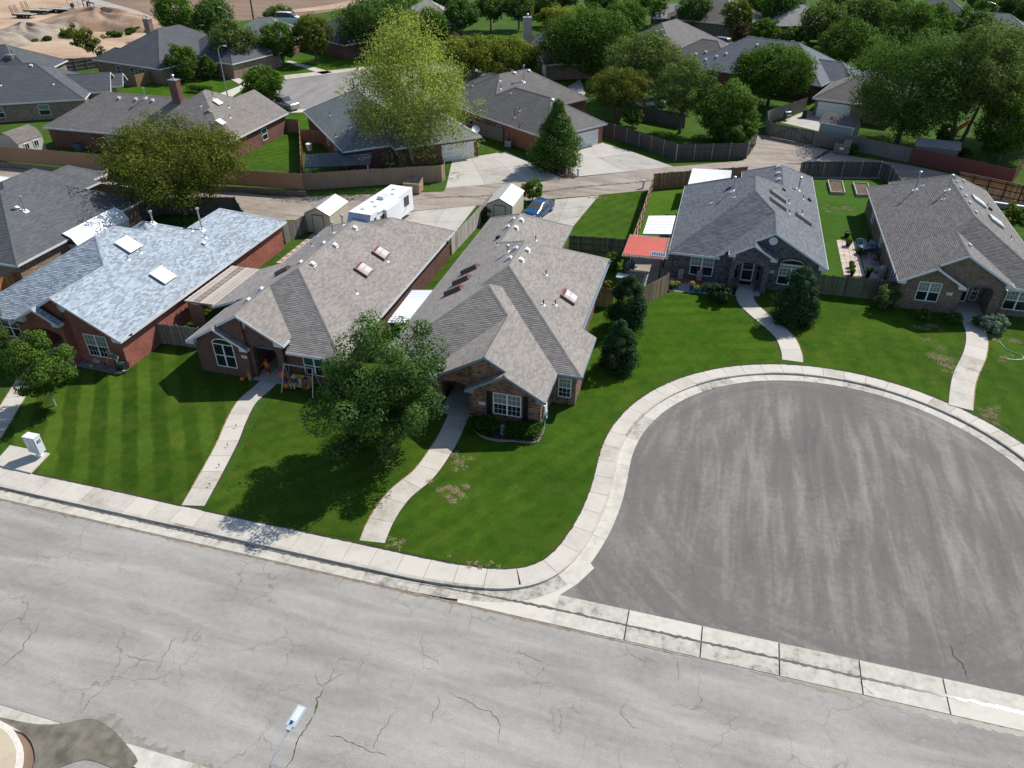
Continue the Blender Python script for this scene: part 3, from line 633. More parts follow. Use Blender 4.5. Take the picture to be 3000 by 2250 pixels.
class House:
    def __init__(s, name, label, ref, blocks, ang=0.0, zb=0.17):
        s.ref = ref; s.ang = ang; s.blocks = blocks; s.zb = zb
        s.root = thing(name, label, 'house', (ref[0], ref[1], zb), ang)
        s.off = (ref[0], ref[1], zb) if ang == 0 else (0, 0, zb)
        for i, b in enumerate(blocks): b['dz'] = -0.003*i
    def rz(s, x, y, skip=None):
        return max([bheight(b, x, y) for b in s.blocks if b is not skip] + [-1e9])
    def hit(s, u, v, only=None):
        """where a sight line meets the roof -> point (plan coords), plane letter, block"""
        r = sight(u, v); o = np.array([0, 0, CAMH], float)
        if s.ang != 0:
            c, n = math.cos(-s.ang), math.sin(-s.ang); R = lambda p: np.array([p[0]*c-p[1]*n, p[0]*n+p[1]*c, p[2]])
            o = R(o-np.array([s.ref[0], s.ref[1], 0])); r = R(r)
        best = None
        for b in s.blocks:
            for p in b['pl']:
                if only and p not in only: continue
                a, bb, c = LIN[p](b); k = b['s']
                den = r[2]-k*(a*r[0]+bb*r[1])
                if abs(den) < 1e-9: continue
                t = (b['ze']+k*(a*o[0]+bb*o[1]+c)-o[2])/den
                P = o+r*t
                h = bheight(b, P[0], P[1])
                if t > 0 and abs(h-P[2]) < 0.02 and (best is None or t < best[0]): best = (t, P, p, b)
        if best is None: return None
        return best[1], best[2], best[3]
    def frame(s, p, b):
        a, c, _ = LIN[p](b); u = Vector((a, c, b['s'])).normalized(); e = Vector((-c, a, 0)); n = e.cross(u)
        if n.z < 0: n = -n; e = -e
        return e, u, n
    def part(s, m, name, mats, parent=None, **kw): return m.build(name, mats, parent or s.root, s.off, **kw)
    def roof(s, mat, tabs=True, tw=0.33, rowh=0.143, trim=TRIM, drop=0.19, seed=1, soffit=True, capmat=None):
        rr = random.Random(seed); dm = MB(); tm = MB(); fm = MB(); cm = MB(); sm = MB()
        for bi, b in enumerate(s.blocks):
            dz = b['dz']
            for p, poly, ar in planes(b):
                zf = lambda x, y: b['ze']+b['s']*pdist(b, p, x, y)
                dm.face([(x, y, zf(x, y)+dz) for x, y in poly], t=0.5)
                n = len(poly)
                for i in range(n):
                    P = poly[i]; Q = poly[(i+1) % n]; L = math.dist(P, Q)
                    if L < 0.05: continue
                    mx, my = (P[0]+Q[0])/2, (P[1]+Q[1])/2
                    onb = (abs(P[0]-Q[0]) < 1e-6 and (abs(P[0]-ar[0]) < 1e-6 or abs(P[0]-ar[1]) < 1e-6)) or (abs(P[1]-Q[1]) < 1e-6 and (abs(P[1]-ar[2]) < 1e-6 or abs(P[1]-ar[3]) < 1e-6))
                    nx, ny = (Q[1]-P[1])/L, -(Q[0]-P[0])/L     # outward for ccw
                    if onb:
                        steps = max(1, int(L/0.8)); run = None
                        pts = [(P[0]+(Q[0]-P[0])*k/steps, P[1]+(Q[1]-P[1])*k/steps) for k in range(steps+1)]
                        for k in range(steps):
                            c = ((pts[k][0]+pts[k+1][0])/2+nx*0.1, (pts[k][1]+pts[k+1][1])/2+ny*0.1); zc = zf((pts[k][0]+pts[k+1][0])/2, (pts[k][1]+pts[k+1][1])/2)
                            if s.rz(c[0], c[1]) > zc-0.12: continue
                            ci = (c[0]-nx*0.14, c[1]-ny*0.14)
                            if any(bheight(ob, ci[0], ci[1]) > zc-0.03 for ob in s.blocks[:bi]): continue
                            a1, a2 = pts[k], pts[k+1]
                            za, zb_ = zf(*a1)+0.012+dz, zf(*a2)+0.012+dz; w = 0.035
                            o1 = (a1[0]+nx*w, a1[1]+ny*w); o2 = (a2[0]+nx*w, a2[1]+ny*w)
                            fm.face([(*o1, za-drop), (*o2, zb_-drop), (*o2, zb_), (*o1, za)]); fm.face([(*o1, za), (*o2, zb_), (*a2, zb_), (*a1, za)])
                            fm.face([(*a1, za-drop), (*a2, zb_-drop), (*o2, zb_-drop), (*o1, za-drop)])
                    else:
                        # ridge or hip: cap pieces, once per shared edge
                        if (P[0], P[1]) < (Q[0], Q[1]):
                            zr = zf(P[0], P[1]); zq = zf(Q[0], Q[1]); k = int(L/0.3)+1
                            for j in range(k):
                                t0, t1 = j/k, (j+1)/k; x0, y0 = P[0]+(Q[0]-P[0])*t0, P[1]+(Q[1]-P[1])*t0; x1, y1 = P[0]+(Q[0]-P[0])*t1, P[1]+(Q[1]-P[1])*t1
                                xm, ym = (x0+x1)/2, (y0+y1)/2; zm = zr+(zq-zr)*(t0+t1)/2
                                if s.rz(xm, ym, b) > zm-0.02 and s.rz(xm, ym, b) > -100: continue
                                za = zr+(zq-zr)*t0+0.035; zb2 = zr+(zq-zr)*t1+0.035
                                ux, uy = (Q[1]-P[1])/L*0.15, -(Q[0]-P[0])/L*0.15
                                cm.face([(x0, y0, za), (x1, y1, zb2), (x1+ux, y1+uy, s_z(s, b, x1+ux, y1+uy, zb2)), (x0+ux, y0+uy, s_z(s, b, x0+ux, y0+uy, za))][::-1], t=rr.random()*0.6)
                                cm.face([(x0, y0, za), (x1, y1, zb2), (x1-ux, y1-uy, s_z(s, b, x1-ux, y1-uy, zb2)), (x0-ux, y0-uy, s_z(s, b, x0-ux, y0-uy, za))], t=rr.random()*0.6)
                if tabs:
                    a, c, d0 = LIN[p](b); e = (-c, a); k = b['s']; cosl = 1/math.sqrt(1+k*k)
                    # local coords: ea along eave, g plan distance up slope
                    pe = [(x*e[0]+y*e[1], a*x+c*y+d0) for x, y in poly]
                    area2 = sum(pe[i][0]*pe[(i+1) % n][1]-pe[(i+1) % n][0]*pe[i][1] for i in range(n))
                    if area2 < 0: pe = pe[::-1]
                    rh = rowh*cosl; g0 = min(q[1] for q in pe); g1 = max(q[1] for q in pe); A0 = min(q[0] for q in pe); A1 = max(q[0] for q in pe)
                    det = e[0]*c-e[1]*a
                    def toxy(E_, g):
                        gg = g-d0    # solve e.x=E, (a,c).x=gg (orthonormal)
                        return (E_*e[0]+gg*a, E_*e[1]+gg*c)
                    row = int(g0/rh); LO = math.floor(A0/40-1)*40.0
                    while row*rh < g1:
                        pr_ = random.Random(hash((p, round(d0*50), row, int(LO), seed)))
                        b0, b1 = row*rh, (row+1)*rh; x = LO+pr_.random()*tw
                        # row extents for quick reject
                        while x < A1:
                            w = tw*(0.68+0.6*pr_.random()); tt = pr_.random()
                            if x+w < A0: x += w; continue
                            q = [(max(x, A0), max(b0, g0)), (min(x+w, A1), max(b0, g0)), (min(x+w, A1), min(b1, g1)), (max(x, A0), min(b1, g1))]
                            x += w
                            if q[1][0]-q[0][0] < 1e-4: continue
                            inside = True
                            for i in range(len(pe)):
                                P = pe[i]; Q = pe[(i+1) % len(pe)]; ax, ay = -(Q[1]-P[1]), (Q[0]-P[0]); cc = -(ax*P[0]+ay*P[1])
                                dd = [ax*t[0]+ay*t[1]+cc for t in q]
                                if min(dd) < -1e-9:
                                    q = clip(q, ax, ay, cc)
                                    if len(q) < 3: break
                            if len(q) < 3: continue
                            W4 = [(*toxy(*t), b['ze']+k*t[1]) for t in q]
                            skip = False
                            for bj, ob in enumerate(s.blocks):
                                if ob is b: continue
                                hs = [bheight(ob, t[0], t[1])-t[2] for t in W4]
                                if min(hs) > 0.03 or (bj < bi and min(hs) > -0.004): skip = True; break
                            if skip: continue
                            pts = []
                            for t in q:
                                X, Y = toxy(*t); pts.append((X, Y, b['ze']+k*t[1]+0.006+0.02*(1-(t[1]-b0)/rh)+dz))
                            tm.face(pts, t=tt)
                            lo = [t for t in range(len(q)) if abs(q[t][1]-b0) < 1e-6]
                            if len(lo) >= 2:
                                i0, i1 = lo[0], lo[-1]; P, Q = pts[i0], pts[i1]
                                tm.face([(P[0], P[1], P[2]-0.026), (Q[0], Q[1], Q[2]-0.026), Q, P], t=tt*0.6)
                        row += 1
            if soffit:
                for ar in b['areas']:
                    y0 = ar[2]+(0.0 if 'F' in b['pl'] else 0.45); y1 = ar[3]-(0.0 if 'B' in b['pl'] else 0.45)
                    x0 = ar[0]+(0.0 if 'L' in b['pl'] else 0.4); x1 = ar[1]-(0.0 if 'R' in b['pl'] else 0.4)
                    zz = b['ze']-drop+0.01+dz
                    if len(b['pl']) > 1 and x1 > x0 and y1 > y0: sm.face([(x0, y0, zz), (x0, y1, zz), (x1, y1, zz), (x1, y0, zz)])
        # wind the roof deck upward
        s.part(dm, 'roof', mat, tint=True)
        roofo = s.root.children[-1] if False else [c for c in s.root.children if c.name.startswith('roof')][-1]
        if tabs and tm.f: 
            o = s.part(tm, 'shingles', mat, roofo, tint=True); o['kind'] = 'stuff'
        if cm.f: s.part(cm, 'ridge_caps', capmat or mat, roofo, tint=True)['kind'] = 'stuff'
        s.part(fm, 'fascia', trim, roofo)
        if sm.f: s.part(sm, 'soffit', trim, roofo)
        s.roofo = roofo
    def returns(s, b, ys, trim, w=0.75, xs='LR'):
        for p in xs:
            m = MB(); x0 = b['x0'] if p == 'L' else b['x1']; sg = 1 if p == 'L' else -1
            ar = b['areas'][0]; x0 = max(ar[0], x0) if p == 'L' else min(ar[1], x0)
            z0 = b['ze']+b['s']*abs(x0-(b['x0'] if p == 'L' else b['x1']))-0.19
            pts = [(x0, z0), (x0+sg*w, z0), (x0+sg*w, z0+w*b['s'])]
            for yy in (ys[0], ys[1]): m.face([(x, yy, z) for x, z in pts])
            for i in range(3):
                P, Q = pts[i], pts[(i+1) % 3]; m.face([(P[0], ys[0], P[1]), (Q[0], ys[0], Q[1]), (Q[0], ys[1], Q[1]), (P[0], ys[1], P[1])])
            s.part(m, 'eave_return', trim, s.roofo)
    def walls(s, foot, mat, z0=0.0, name='wall', closed=True):
        m = MB(); n = len(foot)
        for i in range(n if closed else n-1):
            P = foot[i]; Q = foot[(i+1) % n]; L = math.dist(P, Q); k = max(1, int(L/0.2)+1)
            nx, ny = -(Q[1]-P[1])/L, (Q[0]-P[0])/L
            cols = []
            for j in range(k+1):
                x, y = P[0]+(Q[0]-P[0])*j/k, P[1]+(Q[1]-P[1])*j/k; h = s.rz(x, y)
                if h < -100: h = 2.62
                cols.append((x, y, h-0.02))
            for j in range(k):
                a, b = cols[j], cols[j+1]
                m.face([(a[0], a[1], z0), (b[0], b[1], z0), b, a])
        return s.part(m, name, mat)
    def arch(s, x0, x1, y, mat, spring=2.2, rise=0.45, depth=0.3, xl=None, xr=None, pier=None):
        """wall panel over an arched opening x0..x1, running xl..xr, with optional piers"""
        xl = x0-0.35 if xl is None else xl; xr = x1+0.35 if xr is None else xr
        c = (x0+x1)/2; hw = (x1-x0)/2; m = MB(); K = 16
        def bot(x): return 0.0 if (x <= x0+1e-6 or x >= x1-1e-6) else spring+rise*math.sqrt(max(0, 1-((x-c)/hw)**2))
        xs = [xl] + [x0] + [x0+(x1-x0)*k/K for k in range(K+1)] + [x1, xr]
        def top(x): h = s.rz(x, y); return (h if h > 0 else 2.6)-0.02
        for yy in (y, y+depth):
            m.face([(xl, yy, 0), (x0, yy, 0), (x0, yy, top(x0)), (xl, yy, top(xl))]); m.face([(x1, yy, 0), (xr, yy, 0), (xr, yy, top(xr)), (x1, yy, top(x1))])
            for k in range(K):
                a, b = x0+(x1-x0)*k/K, x0+(x1-x0)*(k+1)/K
                za = spring+rise*math.sqrt(max(0, 1-((a-c)/hw)**2)); zb = spring+rise*math.sqrt(max(0, 1-((b-c)/hw)**2))
                m.face([(a, yy, za), (b, yy, zb), (b, yy, top(b)), (a, yy, top(a))])
        for k in range(K):
            a, b = x0+(x1-x0)*k/K, x0+(x1-x0)*(k+1)/K
            za = spring+rise*math.sqrt(max(0, 1-((a-c)/hw)**2)); zb = spring+rise*math.sqrt(max(0, 1-((b-c)/hw)**2))
            m.face([(a, y, za), (b, y, zb), (b, y+depth, zb), (a, y+depth, za)])
        for x in (xl, x0, x1, xr): m.face([(x, y, 0), (x, y+depth, 0), (x, y+depth, spring if x in (x0, x1) else top(x)), (x, y, spring if x in (x0, x1) else top(x))])
        return s.part(m, 'porch_arch', mat)
    def window(s, x0, x1, z0, z1, y, cols=2, kind='plain', arch=0.0, muntin=True, frame=WHITE, face='F', rows=2, sill=None):
        """face F: wall facing -y; R: wall facing +x (then x0,x1 are y values and y is the x of the wall); L: -x"""
        T = {'F': lambda a, d, z: (a, y-d, z), 'R': lambda a, d, z: (y+d, a, z), 'L': lambda a, d, z: (y-d, a, z), 'B': lambda a, d, z: (a, y+d, z)}[face]
        def bx(m, a0, a1, d0, d1, zz0, zz1):
            i = len(m.v)
            for a, d, z in ((a0,d0,zz0),(a1,d0,zz0),(a1,d1,zz0),(a0,d1,zz0),(a0,d0,zz1),(a1,d0,zz1),(a1,d1,zz1),(a0,d1,zz1)): m.v.append(T(a, d, z))
            for f in ((0,1,2,3),(4,5,6,7),(0,1,5,4),(1,2,6,5),(2,3,7,6),(3,0,4,7)): m.f.append(tuple(i+k for k in f)); m.m.append(0); m.t.append(0.5)
        f = MB(); w = 0.055
        bx(f, x0, x0+w, 0.0, 0.06, z0, z1); bx(f, x1-w, x1, 0.0, 0.06, z0, z1); bx(f, x0, x1, 0.0, 0.062, z0, z0+w); bx(f, x0, x1, 0.0, 0.062, z1-w, z1)
        for c in range(1, cols):
            xc = x0+(x1-x0)*c/cols; bx(f, xc-0.05, xc+0.05, 0.0, 0.064, z0+w, z1-w)
        if rows > 1:
            zc = (z0+z1)/2; bx(f, x0+w, x1-w, 0.0, 0.05, zc-0.03, zc+0.03)
        if arch:
            c = (x0+x1)/2; hw = (x1-x0)/2; K = 14
            for k in range(K):
                t0, t1 = math.pi*k/K, math.pi*(k+1)/K; a = T(c-hw*math.cos(t0), 0.03, z1+arch*math.sin(t0)); b = T(c-hw*math.cos(t1), 0.03, z1+arch*math.sin(t1)); f.beam(a, b, 0.065, 0.065)
        fo = s.part(f, 'window', frame)
        g = GLASSD; up = {'plain': GLASSD, 'blind': GLASSB, 'curtain': GLASST}[kind]
        for c in range(cols):
            a0 = x0+(x1-x0)*c/cols+w*0.8; a1 = x0+(x1-x0)*(c+1)/cols-w*0.8
            for r in range(rows):
                q0 = z0+(z1-z0)*r/rows+0.03; q1 = z0+(z1-z0)*(r+1)/rows-0.03
                m = MB(); bx(m, a0, a1, 0.004, 0.02, q0, q1); s.part(m, 'pane', up if (r == rows-1) else g, fo)
                if muntin and r == rows-1 or muntin == 'all':
                    mm = MB()
                    for k in (1, 2): xx = a0+(a1-a0)*k/3; bx(mm, xx-0.009, xx+0.009, 0.021, 0.03, q0, q1)
                    zz = (q0+q1)/2; bx(mm, a0, a1, 0.021, 0.03, zz-0.009, zz+0.009); s.part(mm, 'muntin', frame, fo)
        if arch:
            m = MB(); m.face([T(c_, 0.012, z_) for c_, z_ in [((x0+x1)/2-(x1-x0)/2*0.94*math.cos(math.pi*k/14), z1+arch*0.93*math.sin(math.pi*k/14)) for k in range(15)]]); s.part(m, 'arch_pane', GLASST if kind == 'curtain' else GLASSD, fo)
        return fo
    def door(s, x0, x1, z0, z1, y, face='F', mat=WHITE, glass=True):
        T = {'F': lambda a, d, z: (a, y-d, z), 'R': lambda a, d, z: (y+d, a, z), 'L': lambda a, d, z: (y-d, a, z)}[face]
        def bx(m, a0, a1, d0, d1, q0, q1):
            i = len(m.v)
            for a, d, z in ((a0,d0,q0),(a1,d0,q0),(a1,d1,q0),(a0,d1,q0),(a0,d0,q1),(a1,d0,q1),(a1,d1,q1),(a0,d1,q1)): m.v.append(T(a, d, z))
            for f in ((0,1,2,3),(4,5,6,7),(0,1,5,4),(1,2,6,5),(2,3,7,6),(3,0,4,7)): m.f.append(tuple(i+k for k in f)); m.m.append(0); m.t.append(0.5)
        f = MB(); w = 0.11
        bx(f, x0, x0+w, 0, .06, z0, z1); bx(f, x1-w, x1, 0, .06, z0, z1); bx(f, x0, x1, 0, .062, z1-w, z1); bx(f, x0, x1, 0, .062, z0, z0+0.18); zc = z0+(z1-z0)*0.52; bx(f, x0, x1, 0, .058, zc-.04, zc+.04)
        d = s.part(f, 'door', mat)
        for q0, q1 in ((z0+0.18, zc-.04), (zc+.04, z1-w)):
            m = MB(); bx(m, x0+w, x1-w, 0.004, 0.03, q0, q1); s.part(m, 'pane', GLASSD if glass else mat, d)
        m = MB(); bx(m, x0+w*0.4, x0+w*0.7, 0.06, 0.1, zc-.08, zc+.08); s.part(m, 'handle', METAL, d)
        return d
    def garage(s, x0, x1, z1, y, face='F', mat=WHITE):
        T = {'F': lambda a, d, z: (a, y-d, z), 'R': lambda a, d, z: (y+d, a, z), 'L': lambda a, d, z: (y-d, a, z)}[face]
        root = None
        for r in range(4):
            m = MB(); i = len(m.v); q0, q1 = z1*r/4+0.012, z1*(r+1)/4-0.012
            for a, d, z in ((x0,0,q0),(x1,0,q0),(x1,.05,q0),(x0,.05,q0),(x0,0,q1),(x1,0,q1),(x1,.05,q1),(x0,.05,q1)): m.v.append(T(a, d, z))
            for f in ((0,1,2,3),(4,5,6,7),(0,1,5,4),(1,2,6,5),(2,3,7,6),(3,0,4,7)): m.f.append(tuple(i+k for k in f)); m.m.append(0); m.t.append(0.5)
            if root is None: root = s.part(m, 'garage_door', mat)
            else: s.part(m, 'panel', mat, root)
    def disc(s, x, y, z, r=0.33, mat=TRIM):
        m = MB(); K = 20; pts = [(x+r*math.cos(2*math.pi*k/K), z+r*math.sin(2*math.pi*k/K)) for k in range(K)]
        m.face([(a, y-0.05, b) for a, b in pts])
        for k in range(K): P, Q = pts[k], pts[(k+1) % K]; m.face([(P[0], y-0.05, P[1]), (Q[0], y-0.05, Q[1]), (Q[0], y, Q[1]), (P[0], y, P[1])])
        for k in range(-4, 5):
            zz = k*r/5; hw = math.sqrt(max(0.001, (r*0.88)**2-zz*zz)); m.beam((x-hw, y-0.06, z+zz), (x+hw, y-0.06, z+zz), 0.02, 0.035)
        s.part(m, 'gable_vent', mat)
    def plaque(s, x, y, z, text, w=0.42, h=0.2):
        m = MB(); m.box(x-w/2, x+w/2, y-0.03, y, z-h/2, z+h/2); p = s.part(m, 'number_plaque', WHITE)
        cu = bpy.data.curves.new('numerals', 'FONT'); cu.body = text; cu.size = h*0.8; cu.align_x = 'CENTER'; cu.align_y = 'CENTER'; cu.extrude = 0.002
        o = bpy.data.objects.new('numerals', cu); COL.objects.link(o); me = None
        dg = bpy.context.evaluated_depsgraph_get(); me = bpy.data.meshes.new_from_object(o.evaluated_get(dg)); bpy.data.objects.remove(o)
        o = bpy.data.objects.new('numerals', me); COL.objects.link(o); me.materials.clear(); me.materials.append(plain((0.04, 0.07, 0.07), name='numeral_paint'))
        o.parent = p; o.location = (x-s.off[0], y-0.034-s.off[1], z-s.off[2]); o.rotation_euler = (math.pi/2, 0, 0)
    # ---- things fixed on the roof
    def fit(s, u, v, fn, name, mat, only=None, **kw):
        h = s.hit(u, v, only)
        if h is None: return None
        P, p, b = h; e, up, n = s.frame(p, b); m = MB(); fn(m, Vector(P), e, up, n, **kw); return s.part(m, name, mat, s.roofo)
    def vent(s, u, v, only=None, mat=None): s.fit(u, v, f_vent, 'roof_vent', mat or [TRIM, DARKM], only)
    def pipe(s, u, v, h=0.4, r=0.04, only=None): s.fit(u, v, f_pipe, 'vent_pipe', [DARKM, WHITE], only, h=h, r=r)
    def flue(s, u, v, h=1.1, only=None): s.fit(u, v, f_flue, 'flue_pipe', [METAL, WHITE], only, h=h)
    def skylight(s, u, v, kind, size=1.25, only=None):
        h = s.hit(u, v, only)
        if h is None: return
        P, p, b = h; e, up, n = s.frame(p, b); P = Vector(P)
        if kind == 'dome':
            m = MB(); a = size/2; m.obox(P+n*0.10, e*a, up*a, n*0.12); q = s.part(m, 'skylight', REDBR, s.roofo)
            K = 10; crown = lambda t: 0.21+0.17*(1-t*t)
            for q0, q1 in ((-0.88, -0.02), (0.02, 0.62)):
                m = MB()
                for i in range(K):
                    t0, t1 = -1+2*i/K, -1+2*(i+1)/K
                    m.face([P+e*a*0.94*t0+up*a*q0+n*crown(t0), P+e*a*0.94*t1+up*a*q0+n*crown(t1), P+e*a*0.94*t1+up*a*q1+n*crown(t1), P+e*a*0.94*t0+up*a*q1+n*crown(t0)])
                s.part(m, 'skylight_dome', DOME, s.roofo)
            for q, mt in ((-0.9, BRONZE), (0.64, REDBR)):
                m = MB(); ring = [(-1+2*i/K) for i in range(K+1)]; q2 = q if q < 0 else 0.97
                m.face([P+e*a*t*0.96+up*a*q+n*crown(t) for t in ring]+[P+e*a*0.96+up*a*q+n*0.15, P-e*a*0.96+up*a*q+n*0.15])
                if q > 0:
                    for t0, t1 in zip(ring[:-1], ring[1:]): m.face([P+e*a*t0*0.97+up*a*q+n*(crown(t0)+0.005), P+e*a*t1*0.97+up*a*q+n*(crown(t1)+0.005), P+e*a*t1*0.97+up*a*q2+n*0.2, P+e*a*t0*0.97+up*a*q2+n*0.2])
                s.part(m, 'skylight_end', mt, s.roofo)
        elif kind == 'flat':
            m = MB(); a = size/2; m.obox(P+n*0.09, e*a*0.93, up*a*0.93, n*0.1); s.part(m, 'skylight', METAL, s.roofo)
            m = MB(); m.obox(P+n*0.20, e*a, up*a, n*0.025)
            for i in range(2): m.obox(P+n*(0.235+0.02*i), e*a*(0.85-0.25*i), up*a*(0.85-0.25*i), n*0.012)
            s.part(m, 'skylight_lens', plain((0.86, 0.87, 0.88), 0.2, 0, 0.03, name='white_acrylic'), s.roofo)
        elif kind == 'barrel':
            L = size; r = 0.32; K = 12; hz = Vector((up.x, up.y, 0)).normalized(); m = MB(); ax = up
            ring = [(math.cos(math.pi*k/K), math.sin(math.pi*k/K)) for k in range(K+1)]
            a0 = P-ax*L/2; a1 = P+ax*L/2
            for k in range(K):
                c0, s0_ = ring[k]; c1, s1_ = ring[k+1]
                p0 = a0+e*r*c0+n*r*0.95*s0_; p1 = a0+e*r*c1+n*r*0.95*s1_; q0 = a1+e*r*c0+n*r*0.95*s0_; q1 = a1+e*r*c1+n*r*0.95*s1_
                m.face([p0, q0, q1, p1], 0)
            m.face([a0+e*r*c+n*r*0.95*t for c, t in ring], 1); m.face([a1+e*r*c+n*r*0.95*t for c, t in ring][::-1], 1)
            m.obox(P+n*0.02, e*(r+0.09), ax*(L/2+0.09), n*0.03, 1)
            s.part(m, 'skylight_barrel', kw_mats.get('barrel'), s.roofo, smooth=False)
    def dish(s, u, v):
        h = s.hit(u, v)
        if h is None: return
        P, p, b = h; P = Vector(P); m = MB(); m.tube([P, P+Vector((0, 0, 0.45))], 0.025, 6)
        dishgeo(m, P+Vector((0.05, 0.1, 0.55)), Vector((0.5, 0.7, 0.55)), 0.33); s.part(m, 'satellite_dish', DARKM, s.roofo)
    def chimney(s, x, y, z0, z1, w, d, mat, cap=True):
        m = MB(); m.box(x-w/2, x+w/2, y-d/2, y+d/2, z0, z1); m.box(x-w/2-0.06, x+w/2+0.06, y-d/2-0.06, y+d/2+0.06, z1-0.14, z1+0.0); c = s.part(m, 'chimney', mat, s.roofo)
        m = MB(); m.box(x-w/2-0.03, x+w/2+0.03, y-d/2-0.03, y+d/2+0.03, z1+0.0, z1+0.05); m.lathe([(0.14, 0), (0.14, 0.4), (0.22, 0.42), (0.22, 0.5), (0.1, 0.62)], (x, y, z1+0.05), 10); s.part(m, 'chimney_cap', METAL, s.roofo)
def s_z(h, b, x, y, z):
    q = bheight(b, x, y); return q+0.028 if q > -100 else z-0.05
def f_vent(m, P, e, u, n):
    m.obox(P+n*0.03, e*0.22, u*0.24, n*0.012, 0); m.obox(P+n*0.12+u*0.03, e*0.17, u*0.17, n*0.07, 0); m.obox(P+n*0.11-u*0.145, e*0.15, u*0.012, n*0.05, 1)
def f_pipe(m, P, e, u, n, h=0.4, r=0.04):
    m.tube([P, P+Vector((0, 0, h))], r, 8, 0); m.obox(P+n*0.03, e*0.14, u*0.14, n*0.008, 1); m.lathe([(r*2.2, 0.0), (r*1.2, 0.1)], (P.x, P.y, P.z+0.02), 8, 1)
def f_flue(m, P, e, u, n, h=1.1):
    m.tube([P, P+Vector((0, 0, h))], 0.065, 10, 0); m.obox(P+n*0.03, e*0.24, u*0.24, n*0.01, 1); m.lathe([(0.14, 0.0), (0.08, 0.16)], (P.x, P.y, P.z+0.02), 10, 1)
    m.lathe([(0.09, 0), (0.15, 0.03), (0.15, 0.16), (0.07, 0.2)], (P.x, P.y, P.z+h-0.06), 10, 0)
def dishgeo(m, c, d, r, mi=0):
    d = Vector(d).normalized(); a = d.cross(Vector((0, 0, 1))).normalized(); b = a.cross(d).normalized(); K = 16
    rings = [(0.0, -0.09), (0.5, -0.065), (1.0, 0.0)]
    for j in range(2):
        for k in range(K):
            t0, t1 = 2*math.pi*k/K, 2*math.pi*(k+1)/K; q = []
            for (rr_, dd), t in ((rings[j], t0), (rings[j], t1), (rings[j+1], t1), (rings[j+1], t0)): q.append(c+(a*math.cos(t)+b*math.sin(t))*r*rr_+d*dd)
            m.face(q[1:] if j == 0 else q, mi)
    m.tube([c-b*r*0.9, c+d*0.38-b*0.05], 0.015, 5, mi); m.obox(c+d*0.38-b*0.03, a*0.04, b*0.03, d*0.05, mi)
kw_mats = {'barrel': [BRONZE, REDBR]}
Z3 = lambda x, y: (1160+x/3.456, 600+y/3.456)
Z4 = lambda x, y: (1900+x/3.456, 460+y/3.456)
Z5 = lambda x, y: (2500+x/4.148, 500+y/4.148)
Z2 = lambda x, y: (500+x/3.456, 600+y/3.456)
R1 = lambda x, y: (x/2.949, 500+y/2.949)

# house 1: red brick, pale blue-grey roof
bM = block(-52.95, -38.87, 36.65, 52.8, areas=[(-52.95, -47.3, 36.65, 52.8), (-47.3, -38.87, 37.3, 52.8)]); bG = block(-48.57, -38.87, 36.07, 43, 'LR'); bP = block(-48.57, -41.93, 35.6, 36.1, 'LR', areas=[(-47.1, -43.4, 35.6, 36.1)])
h = House('red_brick_house', 'red brick house, front row far left, with pale blue-grey roof and two white square skylights', (-45.9, 47.0),
          [bM, bG, bP, block(-51.4, -38.87, 42, 54.4), block(-46.95, -38.87, 46, 59.3)])
H1 = h; h.roof(SH_BLUE, seed=11); h.returns(bG, (36.09, 36.5), TRIM, xs='R'); h.returns(bP, (35.62, 36.0), TRIM, w=0.6)
h.walls([(-39.3, 36.5), (-39.3, 58.85), (-46.5, 58.85), (-46.5, 52.4), (-52.5, 52.4), (-52.5, 37.1), (-47.3, 37.1), (-47.3, 38.9), (-43.6, 38.9), (-43.6, 36.5)][::1], BR_RED)
h.walls([(-43.6, 36.45), (-47.6, 36.45)], BR_RED, z0=2.75, closed=False); h.arch(-46.85, -43.85, 35.95, BR_RED, 2.35, 0.6, 0.55, -47.2, -43.5)
h.window(-42.43, -40.53, 0.85, 2.7, 36.5, kind='blind', muntin='all'); h.window(-50.6, -49.0, 0.9, 2.5, 37.1, kind='plain'); h.disc(-43.55, 36.5, 4.62)
h.door(-45.6, -44.6, 0.1, 2.15, 38.9)
for q in ((1108, 650), (1405, 915)): h.skylight(*R1(*q), 'flat', 1.45, 'R')
for q in ((1215, 712), (1110, 772), (1775, 580), (1660, 522)): h.pipe(*R1(*q), h=0.3, only='R')
h.vent(*R1(1765, 635), only='R'); h.flue(*R1(1748, 512), h=1.9, only='R'); h.flue(*R1(1325, 455), h=1.0); h.fit(*R1(845, 545), f_vent, 'roof_vent', [DARKM, DARKM])
# house 2: brown brick, taupe roof
bM = block(-34.44, -22.5, 37.93, 59.2, areas=[(-34.44, -26.8, 38.6, 59.2), (-26.8, -22.5, 37.93, 59.2)]); bG = block(-34.44, -25.76, 37.75, 44, 'LR', areas=[(-34.44, -26.8, 37.75, 44)]); bS = block(-34.44, -29.56, 37.4, 37.78, 'LR')
bC = block(-31.1, -22.5, 48, 61.35); bD = block(-36.0, -32.78, 42.8, 49.6, 'L', 2.54, 0.376)
h = House('brown_brick_house', 'brown brick house with taupe shingle roof, arched front window and two domed red-brown skylights', (-28.5, 49.0), [bM, bG, bS, bC, bD])
H2 = h; h.roof(SH_TAN, seed=12); h.returns(bG, (37.77, 38.1), TRIM, xs='R'); h.returns(bS, (37.42, 37.8), TRIM, w=0.6)
h.walls([(-22.95, 38.4), (-22.95, 60.9), (-30.6, 60.9), (-30.6, 58.8), (-34.0, 58.8), (-34.0, 37.8), (-29.85, 37.8), (-29.85, 40.7), (-27.6, 40.7), (-27.6, 38.4)], BR_BRN)
